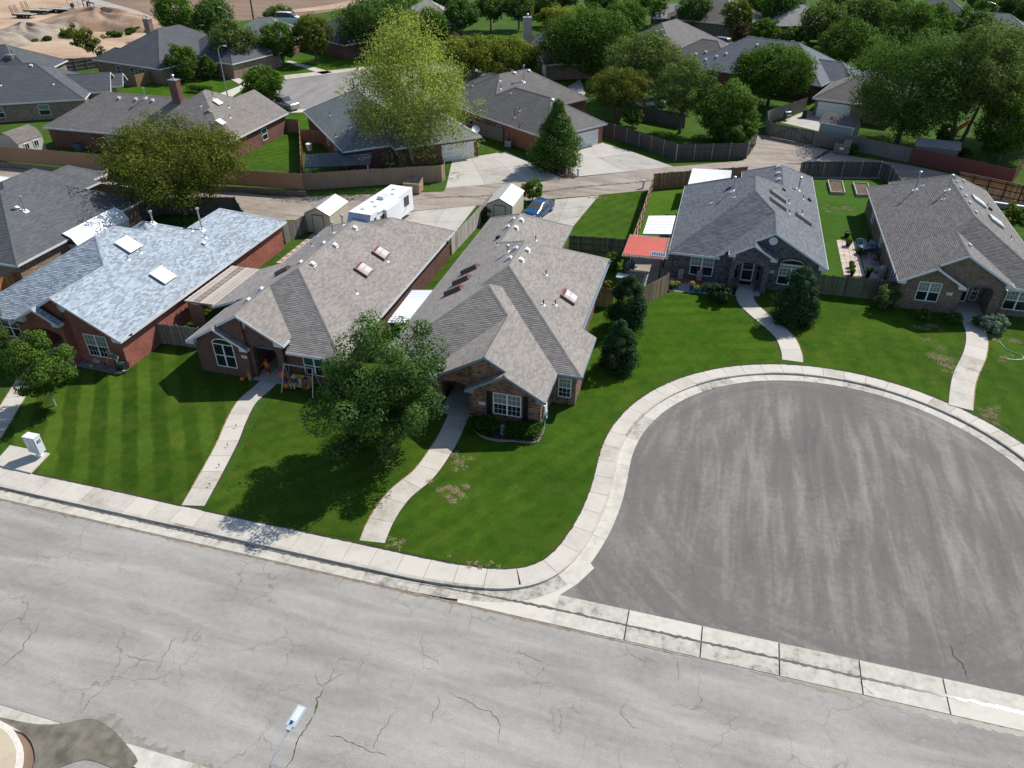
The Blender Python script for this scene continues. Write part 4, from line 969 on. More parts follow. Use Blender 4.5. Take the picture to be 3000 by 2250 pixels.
h.arch(-29.55, -27.65, 38.05, BR_BRN, 2.4, 0.6, 0.35, -29.84, -27.15)
h.window(-32.55, -30.9, 0.83, 2.75, 37.8, kind='plain', arch=0.42, muntin=False); h.window(-25.82, -24.17, 0.9, 2.45, 38.4, kind='curtain', muntin=False); h.disc(-30.05, 38.05, 4.42, 0.35)
h.plaque(-30.15, 37.8, 1.95, '6407'); h.door(-28.95, -28.05, 0.1, 2.15, 40.7)
for q in ((2125, 497), (1950, 665)): h.skylight(*Z2(*q), 'dome', 1.25, 'R')
kw_mats['barrel'] = [REDBR, BRONZE]; h.skylight(*Z2(1140, 680), 'barrel', 1.35, 'L'); kw_mats['barrel'] = [BRONZE, REDBR]
for q in ((1865, 242), (1665, 418), (1440, 608)): h.vent(*Z2(*q), only='R')
for q in ((1312, 592), (1545, 398), (915, 862), (783, 972)): h.vent(*Z2(*q), only='L')
h.flue(*Z2(1645, 295), h=0.95, only='L'); h.flue(*Z2(1745, 215), h=0.9, only='L')
for q in ((1485, 325), (1425, 425)): h.pipe(*Z2(*q), h=0.35, only='L')
for q in ((1880, 900), (2195, 575)): h.pipe(*Z2(*q), h=0.3, only='R')
h.dish(1296, 668)
# house 3: mixed brick, centre
bM = block(-20.21, -6.37, 40.3, 58.8, areas=[(-20.21, -6.37, 40.3, 45.6), (-20.21, -7.45, 45.6, 58.8)]); bE = block(-20.21, -8.04, 38.8, 51); bG = block(-16.24, -8.04, 37.4, 44.6, 'LR'); bS = block(-13.38, -8.04, 36.9, 37.43, 'LR'); bK = block(-20.21, -12.1, 50, 65.4)
h = House('mixed_brick_house', 'centre house in dark-flecked orange-brown brick with slate-blue trim, black shutters and taupe roof', (-13.0, 50.0), [bM, bE, bG, bS, bK])
H3 = h; h.roof(SH_TAN3, seed=13, trim=BLUETRIM); h.returns(bS, (36.92, 37.4), BLUETRIM, w=0.62); h.returns(bG, (37.42, 37.8), BLUETRIM, xs='L')
h.walls([(-8.45, 37.45), (-8.45, 40.7), (-6.8, 40.7), (-6.8, 45.2), (-7.9, 45.2), (-7.9, 58.3), (-12.55, 58.3), (-12.55, 64.95), (-19.8, 64.95), (-19.8, 39.25), (-15.85, 39.25), (-15.85, 40.9), (-13.05, 40.9), (-13.05, 37.45)], BR_MIX)
h.arch(-15.4, -13.4, 37.8, BR_MIX, 2.3, 0.4, 0.4, -15.85, -13.08)
h.window(-11.62, -9.74, 0.92, 2.6, 37.45, kind='blind', muntin='all'); h.window(-8.0, -7.1, 0.75, 2.3, 40.7, cols=1, kind='blind', muntin='all'); h.disc(-13.45+1.55, 37.8, 4.42, 0.33, BLUETRIM)
SHUT = plain((0.012, 0.012, 0.014), 0.4, name='black_shutter')
for xc in (-11.9, -9.45):
    m = MB(); m.box(xc-0.17, xc+0.17, 37.39, 37.448, 0.78, 2.62)
    for k in range(14): m.box(xc-0.13, xc+0.13, 37.375, 37.39, 0.88+k*0.12, 0.95+k*0.12)
    h.part(m, 'shutter', SHUT)
h.plaque(-12.4, 37.45, 1.55, '6405')
for q in ((1185, 152), (1130, 230), (1212, 450), (1150, 548)): h.vent(*Z3(*q), only='L')
for q in ((1270, 162), (1216, 240), (1330, 467), (1268, 567)): h.vent(*Z3(*q), only='R')
h.flue(*Z3(1130, 485), h=0.55, only='L'); h.pipe(*Z3(1022, 415), h=0.3, only='L'); h.fit(*Z3(1035, 338), f_vent, 'roof_vent', [DARKM, DARKM], 'L')
for q in ((1518, 712), (1492, 1015), (1612, 1015), (1415, 360)): h.pipe(*Z3(*q), h=0.4, r=0.05, only='R')
h.skylight(*Z3(1745, 938), 'dome', 1.25, 'R')
for q in ((752, 665), (668, 775), (588, 880)): h.skylight(*Z3(*q), 'barrel', 1.5, 'L')
# house 4: grey brick
bM = block(-2.79, 10.48, 61.9, 79.5, areas=[(-2.79, 1.6, 61.9, 79.5), (1.6, 10.48, 62.5, 79.5)]); bG = block(1.0, 10.48, 61.85, 69, 'LR'); bP = block(1.0, 7.4, 60.95, 61.88, 'LR', areas=[(2.28, 6.24, 60.95, 61.88)]); bK = block(3.0, 10.48, 72, 86.1)
h = House('grey_brick_house', 'grey-blue brick house with slate-grey roof and white-trimmed gabled porch at the head of the court', (4.0, 72.0), [bM, bG, bP, bK])
H4 = h; h.roof(SH_SLT, seed=14, trim=TRIM); h.returns(bG, (61.87, 62.3), TRIM, xs='R'); h.returns(bP, (60.97, 61.4), TRIM, w=0.55)
h.walls([(10.05, 62.3), (10.05, 85.7), (3.4, 85.7), (3.4, 79.1), (-2.35, 79.1), (-2.35, 62.3), (2.68, 62.3), (2.68, 63.5), (5.68, 63.5), (5.68, 62.3)], BR_GRY)
h.walls([(5.68, 62.32), (1.9, 62.32)], BR_GRY, z0=2.75, closed=False); h.arch(3.0, 5.35, 61.35, BR_GRY, 2.3, 0.55, 0.4, 2.6, 5.8)
m = MB(); m.box(2.6, 2.98, 61.76, 62.3, 0, 3.0); m.box(5.4, 5.8, 61.76, 62.3, 0, 3.0); h.part(m, 'porch_pier', BR_GRY)
h.window(-0.82, 1.18, 0.75, 2.5, 62.3, kind='blind', muntin=True); h.window(6.65, 8.62, 0.8, 2.4, 62.3, kind='blind'); h.window(6.65, 8.62, 2.55, 2.72, 62.3, cols=6, rows=1, arch=0.42, muntin=False)
h.door(3.62, 4.7, 0.12, 2.3, 63.5)
for a, b in ((2.98, 3.4), (4.9, 5.3)): h.window(a, b, 0.3, 2.25, 63.5, cols=1, kind='plain', muntin=False, frame=plain((0.2, 0.25, 0.27), name='blue_grey_frame'))
h.disc(5.7, 62.3, 4.65, 0.36, WHITE); h.plaque(6.1, 62.3, 1.85, '6403', 0.38, 0.24)
m = MB()
K = 12; c = 7.63
for k in range(K+1):
    t = math.pi*k/K; x, z = c-1.08*math.cos(t), 2.72+0.56*math.sin(t); d = Vector((-math.cos(t), 0, math.sin(t))); e2 = Vector((math.sin(t), 0, math.cos(t)))
    m.obox((x, 62.28, z), d*0.11, e2*0.1, Vector((0, 0.05, 0)))
h.part(m, 'brick_arch', BR_BRN)
for q in ((1315, 105), (1315, 170), (1318, 234)): h.vent(*Z4(*q), only='L')
GREENV = plain((0.10, 0.14, 0.15), 0.4, 0.3, name='hood_vent_metal')
h.fit(*Z4(800, 330), f_vent, 'roof_vent', [GREENV, DARKM], 'L'); h.fit(*Z4(825, 318), f_vent, 'roof_vent', [GREENV, DARKM], 'L'); h.fit(*Z4(1368, 335), f_vent, 'roof_vent', [GREENV, DARKM], 'R')
h.flue(*Z4(850, 350), h=1.35, only='L'); h.flue(*Z4(1515, 335), h=1.25, only='R')
for q in ((865, 410), (632, 467)): h.pipe(*Z4(*q), h=0.25, only='L')
for q in ((1415, 467), (1562, 427), (1420, 574), (1550, 580)): h.pipe(*Z4(*q), h=0.4, only='R')
h.fit(*Z4(1625, 440), f_vent, 'roof_vent', [DARKM, DARKM], 'R')
kw_mats['barrel'] = [plain((0.20, 0.17, 0.155), 0.3, 0, 0.1, name='smoke_plastic'), BRONZE]
for q in ((1305, 405), (1308, 483), (1562, 635)): h.skylight(*Z4(*q), 'barrel', 1.75, 'R')
kw_mats['barrel'] = [BRONZE, REDBR]
# house 5: tan brick, right
bM = block(15.86, 27.87, 62.2, 84.3, areas=[(15.86, 24.4, 62.7, 84.3), (24.4, 27.87, 62.2, 84.3)]); bG = block(15.86, 24.96, 61.55, 70, 'LR', areas=[(15.86, 24.4, 61.55, 70)]); bS = block(15.86, 20.96, 61.15, 61.58, 'LR'); bK = block(18.4, 27.87, 74, 86.6)
h = House('tan_brick_house', 'tan brick house at the right with grey-brown roof, white bargeboards and two white skylights', (21.9, 73.0), [bM, bG, bS, bK])
H5 = h; h.roof(SH_GRY, seed=15); h.returns(bS, (61.17, 61.6), TRIM, w=0.6); h.returns(bG, (61.57, 61.9), TRIM, xs='R', w=0.6)
h.walls([(27.4, 62.65), (27.4, 86.1), (18.8, 86.1), (18.8, 83.9), (16.3, 83.9), (16.3, 61.75), (20.9, 61.75), (20.9, 64.3), (23.25, 64.3), (23.25, 62.65)], BR_TAN)
h.arch(21.0, 23.2, 61.9, BR_TAN, 2.35, 0.5, 0.45, 20.91, 23.85)
m = MB(); m.box(23.3, 23.85, 62.35, 62.65, 0, 2.7); h.part(m, 'porch_pier', BR_TAN)
h.window(17.58, 19.3, 1.05, 2.75, 61.75, kind='blind'); h.window(24.4, 26.25, 0.72, 2.42, 62.65, kind='blind'); h.disc(20.35, 61.9, 4.66, 0.4, WHITE); h.plaque(20.05, 61.75, 1.9, '6401', 0.42, 0.22)
h.door(21.2, 22.2, 0.12, 2.2, 64.3); h.window(22.4, 22.95, 0.4, 2.15, 64.3, cols=1, muntin='all')
h.window(64.0, 65.6, 0.1, 2.2, 16.3, face='L', cols=2, rows=1, muntin=False); h.window(72.2, 73.6, 0.9, 2.1, 16.3, face='L'); h.window(78.5, 79.9, 0.9, 2.1, 16.3, face='L')
for q in ((1248, 142), (1330, 132), (1298, 222), (1355, 317), (1405, 397), (1480, 512), (1402, 912)): h.vent(*Z5(*q), only='R')
h.flue(*Z5(752, 235), h=1.75, only='L'); h.flue(*Z5(1145, 240), h=1.4, only='L')
for q in ((843, 182), (1095, 347)): h.pipe(*Z5(*q), h=0.3, only='L')
for q in ((1622, 445), (1905, 837)): h.pipe(*Z5(*q), h=0.4, only='R')
h.fit(*Z5(1658, 475), f_vent, 'roof_vent', [DARKM, DARKM], 'R')
for q in ((1512, 385), (1722, 627)): h.skylight(*Z5(*q), 'flat', 1.45, 'R')

# ---- houses further off
F_CHAR = m_farshingle('charcoal_shingle', (0.085, 0.09, 0.098)); F_BRN = m_farshingle('brown_grey_shingle', (0.185, 0.165, 0.15)); F_DK = m_farshingle('dark_grey_shingle', (0.095, 0.10, 0.11))
F_GRN = m_farshingle('green_grey_shingle', (0.19, 0.205, 0.20)); F_GRY = m_farshingle('mid_grey_shingle', (0.16, 0.15, 0.14)); F_BLU = m_farshingle('blue_grey_shingle', (0.15, 0.165, 0.185)); F_LT = m_farshingle('light_shingle', (0.30, 0.285, 0.265))
BR_OLD = m_brick('old_red_brick', (0.20, 0.075, 0.06), (0.14, 0.055, 0.045), (0.24, 0.18, 0.15), 0.5); BR_BUF = m_brick('buff_brick', (0.30, 0.20, 0.14), (0.22, 0.14, 0.10), (0.36, 0.3, 0.24), 0.6)
BR_ORG = m_brick('orange_red_brick', (0.34, 0.11, 0.06), (0.26, 0.08, 0.05), (0.36, 0.26, 0.2), 0.8)
def inset(x0, x1, y0, y1, d=0.42): return [(x1-d, y0+d), (x1-d, y1-d), (x0+d, y1-d), (x0+d, y0+d)]
h = House('charcoal_roof_house', 'house with plain charcoal roof at the left edge, behind the pale-roofed red brick house', (-62.2, 52.0), [block(-68.6, -55.9, 44.3, 60.5), block(-72, -64, 52, 64, ze=2.8), block(-70.2, -65.2, 57, 66.5)])
H6 = h; h.roof(m_shingle('charcoal_tab_shingle', (0.10, 0.105, 0.11), 0.18), seed=16, tw=0.5); h.walls(inset(-68.6, -55.9, 44.3, 60.5), BR_BUF); h.walls(inset(-72, -64, 52, 64), BR_BUF)
h.flue(*R1(222, 350), h=1.3, only='R'); h.vent(*R1(150, 330), only='R')
h = House('chimney_house', 'long taupe-roofed brick house with a tall red brick chimney, beyond the alley at the left', (-68, 88), [block(-86.5, -58.8, 79.8, 91.8), block(-73.2, -58.8, 79.8, 95), block(-68.4, -58.8, 84, 95, 'LR')])
H7 = h; h.roof(m_shingle('brown_tab_shingle', (0.205, 0.185, 0.168), 0.16), seed=17, tw=0.5); h.walls([(-59.25, 80.25), (-59.25, 94.7), (-72.8, 94.7), (-72.8, 91.4), (-86.1, 91.4), (-86.1, 80.25)], BR_OLD)
for a in ((-77.0, -75.9), (-71.5, -70.3), (-66.5, -65.2)): h.window(a[0], a[1], 0.9, 2.3, 80.25, cols=1, kind='blind', muntin=False)
h.window(88.3, 89.6, 0.7, 2.2, -59.25, face='R', cols=1, kind='curtain', muntin=False)
for q in ((1030, 850), (1175, 860), (1320, 870), (1660, 815)): h.vent(q[0]/2.949, q[1]/2.949)
h.flue(1258/2.949, 850/2.949, h=1.2); h.pipe(1735/2.949, 920/2.949, h=0.4); h.pipe(1843/2.949, 850/2.949, h=0.9); h.pipe(1975/2.949, 930/2.949); h.pipe(1988/2.949, 1018/2.949)
h.skylight(1880/2.949, 890/2.949, 'flat', 1.0, 'R'); h.skylight(1905/2.949, 1062/2.949, 'flat', 1.0, 'R')
q = h.hit(1545/2.949, 890/2.949); h.chimney(q[0][0]-0.2, q[0][1]+0.3, 4.5, 8.6, 1.15, 0.9, BR_OLD)
h = House('slate_roof_brick_house', 'brown brick house with dark slate roof and white-trimmed gables at the far left', (-101.66, 88.06), [block(-14, 11.3, 0, 14.2), block(2, 14.2, 4.2, 11.4, 'FB', areas=[(2, 14.2, 4.2, 11.4)]), block(4.5, 15.5, 7.5, 12.5, 'FB')], math.radians(30.9))
h.roof(F_DK, False, seed=18); h.walls([(10.9, 0.42), (10.9, 13.8), (-13.6, 13.8), (-13.6, 0.42)], BR_BUF); h.walls([(10.8, 4.7), (13.8, 4.7), (13.8, 10.9), (10.8, 10.9)], BR_BUF, closed=False)
for a in (-6.5, -1.5, 4.6): h.window(a, a+1.5, 0.8, 2.3, 0.42, cols=1, kind='blind', muntin=False)
h.vent(270/2.949, 570/2.949); h.pipe(462/2.949, 730/2.949); h.pipe(8/2.949, 740/2.949)
h = House('big_dark_roof_house', 'buff brick house with large dark hip roof in front of the dirt lot', (-110.45, 118.29), [block(0, 16.2, 0, 21), block(-1.5, 8, 0, 6.2), block(8, 24, 9, 22)], math.radians(-12.7))
H9 = h; h.roof(F_DK, False, seed=19); h.walls([(15.8, 0.42), (15.8, 20.5), (0.4, 20.5), (-1.1, 5.8), (-1.1, 0.42)], BR_BUF); h.walls([(15.8, 9.4), (23.6, 9.4), (23.6, 21.6), (15.8, 21.6)], BR_BUF, closed=False)
for a, w in ((4.2, 1.1), (7.8, 1.1), (10.2, 1.6)): h.window(a, a+w, 0.7, 2.3, 0.42, cols=1 if w < 1.5 else 2, kind='plain', muntin=False)
h.chimney(2.6, 10.5, 3.5, 8.4, 1.4, 0.9, BR_BUF)
h = House('sage_roof_house', 'brick house with sage-grey roof behind the tall pale-green tree', (-55.22, 94.0), [block(-3, 17.8, 0, 12.5), block(8.5, 19.4, 6, 17.6)], math.radians(-48.5))
H10 = h; h.roof(F_GRN, False, seed=20); h.walls([(17.4, 0.42), (17.4, 6.4), (19.0, 6.4), (19.0, 17.2), (8.9, 17.2), (8.9, 12.1), (-2.6, 12.1), (-2.6, 0.42)], BR_OLD)
h.garage(12.2, 16.6, 2.3, 19.0, 'R'); 
for a in (8.2, 12.2, 15.2): h.window(a, a+0.9, 1.1, 2.0, 0.42, cols=1, muntin=False)
for q in ((985, 870), (890, 880), (820, 1115), (840, 1070)): h.vent(750+q[0]/2.949, q[1]/2.949)
for q in ((640, 1000), (690, 1185)): h.pipe(750+q[0]/2.949, q[1]/2.949, h=0.5)
h = House('orange_brick_house', 'orange-red brick house with mid-grey roof and rear garage, centre of the second row', (-34.41, 102.19), [block(-8.4, 5.0, 0, 18.5), block(-2, 16.4, 0, 10.8), block(-12, 0, 4, 14)], math.radians(-35.67))
H11 = h; h.roof(F_GRY, False, seed=21); h.walls([(15.98, 0.42), (15.98, 10.4), (4.6, 10.4), (4.6, 18.1), (-8.0, 18.1), (-8.0, 0.42)], BR_ORG)
h.garage(5.0, 9.6, 2.25, 15.98, 'R'); h.window(-0.9, 0.5, 0.9, 2.2, 0.42, cols=1, kind='curtain'); h.window(2.0, 2.9, 0.1, 2.15, 0.42, cols=1, rows=1, kind='blind', muntin=False); h.window(5.6, 6.5, 1.0, 2.1, 0.42, cols=1, muntin=False)
HH = lambda x, y: (1260+x/3.6867, 180+y/3.6867)
for q in ((915, 130), (1070, 105), (1325, 422)): h.vent(*HH(*q))
h.flue(*HH(1012, 222), h=2.2)
for q in ((460, 265), (755, 210), (765, 300), (872, 345), (545, 530), (968, 535)): h.pipe(*HH(*q), h=0.55)
h.pipe(*HH(915, 608), h=1.3); h.dish(*HH(965, 715))
m = MB(); m.box(7.9, 8.15, 0.25, 0.42, 0.9, 1.6); m.tube([(8.02, 0.35, -0.1), (8.02, 0.35, 0.95)], 0.04, 6); h.part(m, 'electric_meter', METAL)
h = House('chimney_wing_house', 'house wing with dark roof, buff corner and tall pale stone chimney, upper centre', (-31.5, 136.0), [block(0, 12, 0, 26)], math.radians(22))
h.roof(F_CHAR, False, seed=22); h.walls([(11.58, 0.42), (11.58, 25.6), (0.42, 25.6), (0.42, 0.42)], BR_BUF); h.garage(1.5, 6.0, 2.3, 0.42, 'L')
h.chimney(-0.6, 20, 0, 7.6, 1.6, 1.3, plain((0.40, 0.33, 0.27), 0.9, name='pale_stone')); h.vent(1500+365/2.949, 358/2.949); h.vent(1500+465/2.949, 185/2.949)
A = G(1937, 83, 6.5)
h = House('taupe_ridge_house', 'house showing a taupe roof slope with round vents above the trees, right of centre', (A[0], A[1]), [block(-8, 8, -8, 14), block(4, 17, -6, 4)], math.radians(-22))
h.roof(F_GRY, False, seed=23); h.walls([(7.6, -7.6), (7.6, 13.6), (-7.6, 13.6), (-7.6, -7.6)], BR_TAN)
for q in ((1250, 272), (1295, 262), (1318, 310), (1590, 468), (1675, 450)): h.vent(1500+q[0]/2.949, q[1]/2.949)
h = House('blue_grey_roof_house', 'house with broad blue-grey roof behind the olive-green trees, right of centre', (12.0, 133.0), [block(-22, 2.5, 0, 15.5), block(-6, 6.5, 4, 12)], math.radians(-24))
h.roof(F_BLU, False, seed=24); h.walls([(2.1, 0.42), (2.1, 15), (-21.5, 15), (-21.5, 0.42)], BR_OLD); h.walls([(2.1, 4.4), (6.0, 4.4), (6.0, 11.6), (2.1, 11.6)], BR_OLD, closed=False)
for q in ((1675, 516), (1768, 490), (1850, 465), (2118, 390)): h.vent(1500+q[0]/2.949, q[1]/2.949)
h.window(6.8, 8.0, 0.9, 2.2, 6.0, face='R', cols=1, muntin=False)
h = House('tan_garage_house', 'tan house end with taupe roof and white garage door beside the huge dark tree', (12.5, 123.5), [block(0, 12, 0, 13)], math.radians(-17.5))
h.roof(F_BRN, False, seed=25); h.walls(inset(0, 12, 0, 13), BR_BUF); h.garage(0.9, 5.6, 2.35, 0.42); h.vent(2250+680/2.949, 692/2.949)
def far_house(label, peak, zr, w, d, ang, mat, wall, name='distant_house', extra=None):
    A = G(*peak, zr); h = House(name, label, A, [block(-w/2, w/2, -d/2, d/2)] + (extra or []), math.radians(ang), 0.1)
    h.roof(mat, False, seed=int(abs(A[0]))); h.walls([(w/2-.42, -d/2+.42), (w/2-.42, d/2-.42), (-w/2+.42, d/2-.42), (-w/2+.42, -d/2+.42)], wall); return h
h = far_house('distant house with dark roof and white garage door at the upper right', (2755, 4), 6.0, 17, 13, -8, F_DK, BR_TAN); h.garage(-2.5, 2.6, 2.3, -6.08)
far_house('distant pale taupe roof between dark trees at the top centre', (1250, 4), 6.5, 15, 14, 20, F_LT, BR_BUF)
far_house('distant house with grey-green roof behind the street trees, upper left', (775, 55), 6.0, 15, 12, 10, F_GRN, BR_OLD)
far_house('distant house with steep grey-blue roof side behind the dark oak, upper centre left', (1010, 52), 6.3, 16, 12, -30, F_CHAR, BR_OLD)
far_house('distant house with taupe roof behind the court trees, upper right centre', (2100, -8), 7, 20, 16, -20, F_BRN, BR_TAN)
h = far_house('distant low house end with pale roof and garage at the top, right of centre', (1985, 18), 4.8, 12, 9, 12, F_LT, BR_OLD); h.garage(0.6, 4.8, 2.2, -4.08)
h = far_house('distant house with light grey roof and brick chimney at the top right', (2350, 12), 6.4, 13, 12, 15, F_LT, BR_TAN); h.chimney(1.0, 3.0, 5, 8.8, 1.3, 0.9, BR_BUF)
far_house('distant grey roof corner under the trees at the far upper right', (2900, 50), 4.5, 16, 9, -10, F_BLU, BR_TAN)
h = far_house('dark teal-roofed house cut by the left edge, with a brick chimney beside it', (-60, 150), 5.6, 22, 13, 20, F_CHAR, BR_BUF)
A = G(45, 205, 3.0); hx = thing('brick_chimney_stack', 'brick chimney stack with steel flue behind the roof ridge at the far left', 'chimney', (A[0], A[1], 0.17))
m = MB(); m.box(-0.65, 0.65, -0.5, 0.5, 0, 5.2); m.build('stack', BR_BUF, hx); m = MB(); m.box(-0.7, 0.7, -0.55, 0.55, 5.2, 5.3); m.tube([(0, 0, 5.3), (0, 0, 6.6)], 0.16, 8); m.build('flue', METAL, hx)

# ------------------------------------------------------------------ fences
W_GREY = m_wood('grey_weathered_wood', (0.185, 0.165, 0.145)); W_BRN = m_wood('brown_cedar', (0.27, 0.16, 0.095)); W_TAN = m_wood('tan_cedar', (0.32, 0.225, 0.155))
W_DARK = m_wood('dark_weathered_wood', (0.10, 0.093, 0.085)); W_ORG = m_wood('orange_cedar', (0.42, 0.19, 0.075)); W_MAR = m_wood('maroon_painted_wood', (0.165, 0.062, 0.05), 0.12)
W_OLV = m_wood('olive_grey_wood', (0.105, 0.098, 0.082)); W_LT = m_wood('pale_cedar', (0.36, 0.25, 0.165)); W_PALE = m_wood('pale_grey_wood', (0.36, 0.33, 0.30))
_pick = {}
def fence(label, tops, h, mat, single=True, posts=None, rails='back', group=None, name='wood_fence', cap=None, pitch=0.145, base=0.17, postmat=None, spacing=2.4):
    P = [np.array(G(u, v, base+h)) for u, v in tops]
    root = thing(name, label, 'fence', (P[0][0], P[0][1], base), 0, group)
    O = P[0]; rr = random.Random(int(tops[0][0]*7+tops[0][1])); allm = MB(); pm = []; rm = []
    key = (mat.name, round(h, 2))
    if key not in _pick:
        vs = []
        for k in range(3):
            m = MB(); hh = h*(1-0.012*k); w = pitch*0.47
            m.prism([(-w, -0.011), (w, -0.011), (w, 0.011), (-w, 0.011)], 0.0, hh); o = m.build('board', mat); vs.append(o.data); bpy.data.objects.remove(o)
        _pick[key] = vs
    for a, b in zip(P[:-1], P[1:]):
        d = b-a; L = np.linalg.norm(d); d = d/L; ang = math.atan2(d[1], d[0]); n = max(1, int(L/pitch)); nn = np.array([-d[1], d[0]])
        for k in range(n):
            c = a+d*(k+0.5)*L/n-O+nn*(rr.random()-0.5)*0.008
            if single:
                o = bpy.data.objects.new('board', _pick[key][rr.randrange(3)]); COL.objects.link(o); o.parent = root; o.location = (c[0], c[1], (rr.random()-0.5)*0.03); o.rotation_euler = (0, (rr.random()-0.5)*0.01, ang+(rr.random()-0.5)*0.03)
            else:
                w = L/n*0.48; hh = h+(rr.random()-0.5)*0.05; p1 = c-d*w; p2 = c+d*w; t = nn*0.011
                allm.prism([tuple(p1-t), tuple(p2-t), tuple(p2+t), tuple(p1+t)], 0.0, hh)
        sg = 1 if rails == 'back' else -1
        for z in (0.35, h*0.55, h-0.25):
            m = MB(); m.beam((*(a-O+nn*sg*0.035), z), (*(b-O+nn*sg*0.035), z), 0.045, 0.09); m.build('rail', postmat or mat, root)
        m = int(L/spacing)+1
        for k in range(m+1):
            c = a+d*L*k/m-O+nn*sg*0.07; q = MB(); q.tube([(c[0], c[1], 0), (c[0], c[1], h+0.06)], 0.045, 6); q.build('post', posts or mat, root)
        if cap:
            m = MB(); m.beam((*(a-O), h+0.03), (*(b-O), h+0.03), 0.12, 0.06); m.build('cap_rail', cap, root)
    if not single:
        o = allm.build('boards', mat, root); o['kind'] = 'stuff'
    return root
r00 = lambda x, y: (x/2.949, y/2.949); r01 = lambda x, y: (750+x/2.949, y/2.949); r02 = lambda x, y: (1500+x/2.949, y/2.949); r03 = lambda x, y: (2250+x/2.949, y/2.949)
r11 = lambda x, y: (750+x/2.949, 500+y/2.949); r12 = lambda x, y: (1500+x/2.949, 500+y/2.949); r13 = lambda x, y: (2250+x/2.949, 500+y/2.949)
GALV = plain((0.36, 0.36, 0.36), 0.5, 0.4, 0.1, name='steel_post')
fence('long brown cedar fence on a block wall, left of the alley', [(-60, 420), r00(0, 1265), r00(940, 1342), (500, 484), r01(-10, 1475), r01(385, 1500)], 1.85, W_BRN, single=False, base=0.75)
fence('newer tan cedar fence along the alley below the tall pale-green tree', [r01(390, 1500), r01(1000, 1460), r01(1600, 1430), r01(1628, 1412)], 1.95, W_TAN, single=False)
fence('short return of tan fence beside the wide pale driveway', [r01(1632, 1408), r01(1610, 1350)], 1.95, W_TAN, single=False)
fence('side fence running back from the alley between lawn and sage-roofed house', [r01(180, 1022), r01(360, 1030), r01(372, 1120), r01(388, 1496)], 1.85, W_BRN, single=False)
fence('pair of short dark fence panels behind a white bin', [r01(385, 1122), r01(470, 1118), r01(570, 1128)], 1.8, W_BRN, single=False)
fence('grey side fence beside the orange-red brick house wall', [r01(1870, 1035), r01(2130, 1112), r01(2185, 1092)], 1.8, W_GREY, single=False)
fence('dark grey fence with pale steel posts beyond the second driveway', [r02(790, 1045), r02(1110, 1140), r02(1432, 1250), r02(2045, 1235), r02(2120, 1130)], 2.0, W_DARK, single=False, posts=GALV, rails='front', spacing=2.6)
fence('shaded dark fence under the olive-green trees', [r02(1040, 905), r02(1180, 925), r02(1500, 985)], 2.0, W_DARK, single=False)
fence('brown-grey yard fence with exposed rails running up to the tan garage', [r03(0, 965), r03(20, 950), r03(345, 842)], 1.9, W_GREY, single=False, postmat=W_PALE)
fence('grey fence section left of the black-framed gate', [r03(0, 972), (2252, 350), r03(40, 1068)], 1.9, W_GREY, single=False)
fence('long grey fence behind the brown dumpster', [r03(405, 1135), r03(800, 1185), r03(1250, 1278)], 1.85, W_GREY, single=False)
fence('maroon painted fence along the far side of the alley', [r03(1252, 1282), r03(1700, 1368), r03(2140, 1470), r03(2212, 1385)], 1.85, W_MAR, single=False)
fence('dark weathered back fence behind the garden beds', [r03(290, 1402), r03(332, 1392), r03(990, 1396), r03(1080, 1440), r03(1172, 1582)], 1.9, W_DARK, posts=GALV, rails='front')
fence('new orange cedar fence with black frame at the right edge', [r03(1660, 1490), r03(1930, 1545), r03(2212, 1603), (3110, 562)], 2.0, W_ORG, posts=BLACKP, rails='front', postmat=BLACKP, cap=BLACKP, spacing=3.2)
fence('brown stained back fence behind the white metal roof panel', [r02(1232, 1497), r02(1540, 1472), r02(2040, 1438)], 1.9, W_BRN)
fence('sunlit cedar side fence left of the lime-green yard', [r12(1226, 30), r12(1130, 330), r12(1045, 560)], 1.85, W_TAN)
fence('dark olive-grey fence between the side lawn and the rear yard', [r12(498, 556), r12(720, 570), r12(1000, 592)], 1.85, W_OLV, posts=W_GREY, rails='front')
fence('short brown fence between the centre house and the metal shed box', [r12(735, 1006), r12(880, 1016)], 1.8, W_BRN)
fence('pale cedar gate fence with black hinges left of the porch chairs', [r12(1108, 1012), r12(1230, 958), r12(1358, 890)], 1.85, W_LT)
fence('weathered grey fence joining the grey-blue house and the tan house', [r13(440, 892), r13(700, 918), r13(1125, 960)], 1.85, W_OLV)
fence('sunlit grey fence between the narrow strip of grass and the trailer driveway', [r11(1685, 572), r11(1880, 370), r11(2040, 190)], 1.85, W_PALE)
fence('weathered fence beside the cream metal shed and checkered paving', [r11(228, 484), r11(425, 377)], 1.8, W_GREY)
fence('shaded fence round the yard under the big olive tree', [r11(-1100, 310+0), r11(-850, 235), r11(-190, 228), r11(-120, 345)], 1.8, W_DARK, single=False)
fence('weathered alley fence under the left side of the olive tree', [(203, 532), (339, 541), (420, 560)], 1.8, W_GREY, single=False)
fence('worn front fence closing the gap between the two left houses', [R1(1328, 1315), R1(1705, 1360)], 1.8, W_GREY)
fence('bright orange cedar fence piece at the left edge', [(-25, 830), (0, 815), (70, 786)], 1.8, W_ORG)
fence('brown fence joining the two dark-roofed houses, upper left', [r00(985, 640), r00(1160, 648), r00(1312, 612)], 1.9, W_BRN, single=False)
fence('dark board fence at the edge of the dirt lot', [r00(430, 548), r00(830, 490)], 1.9, W_DARK, single=False, rails='front', postmat=W_GREY)
fence('grey fence at the right edge behind the alley bend', [r03(1400, 2000-1400), r03(1500, 560)], 1.6, W_GREY, single=False)
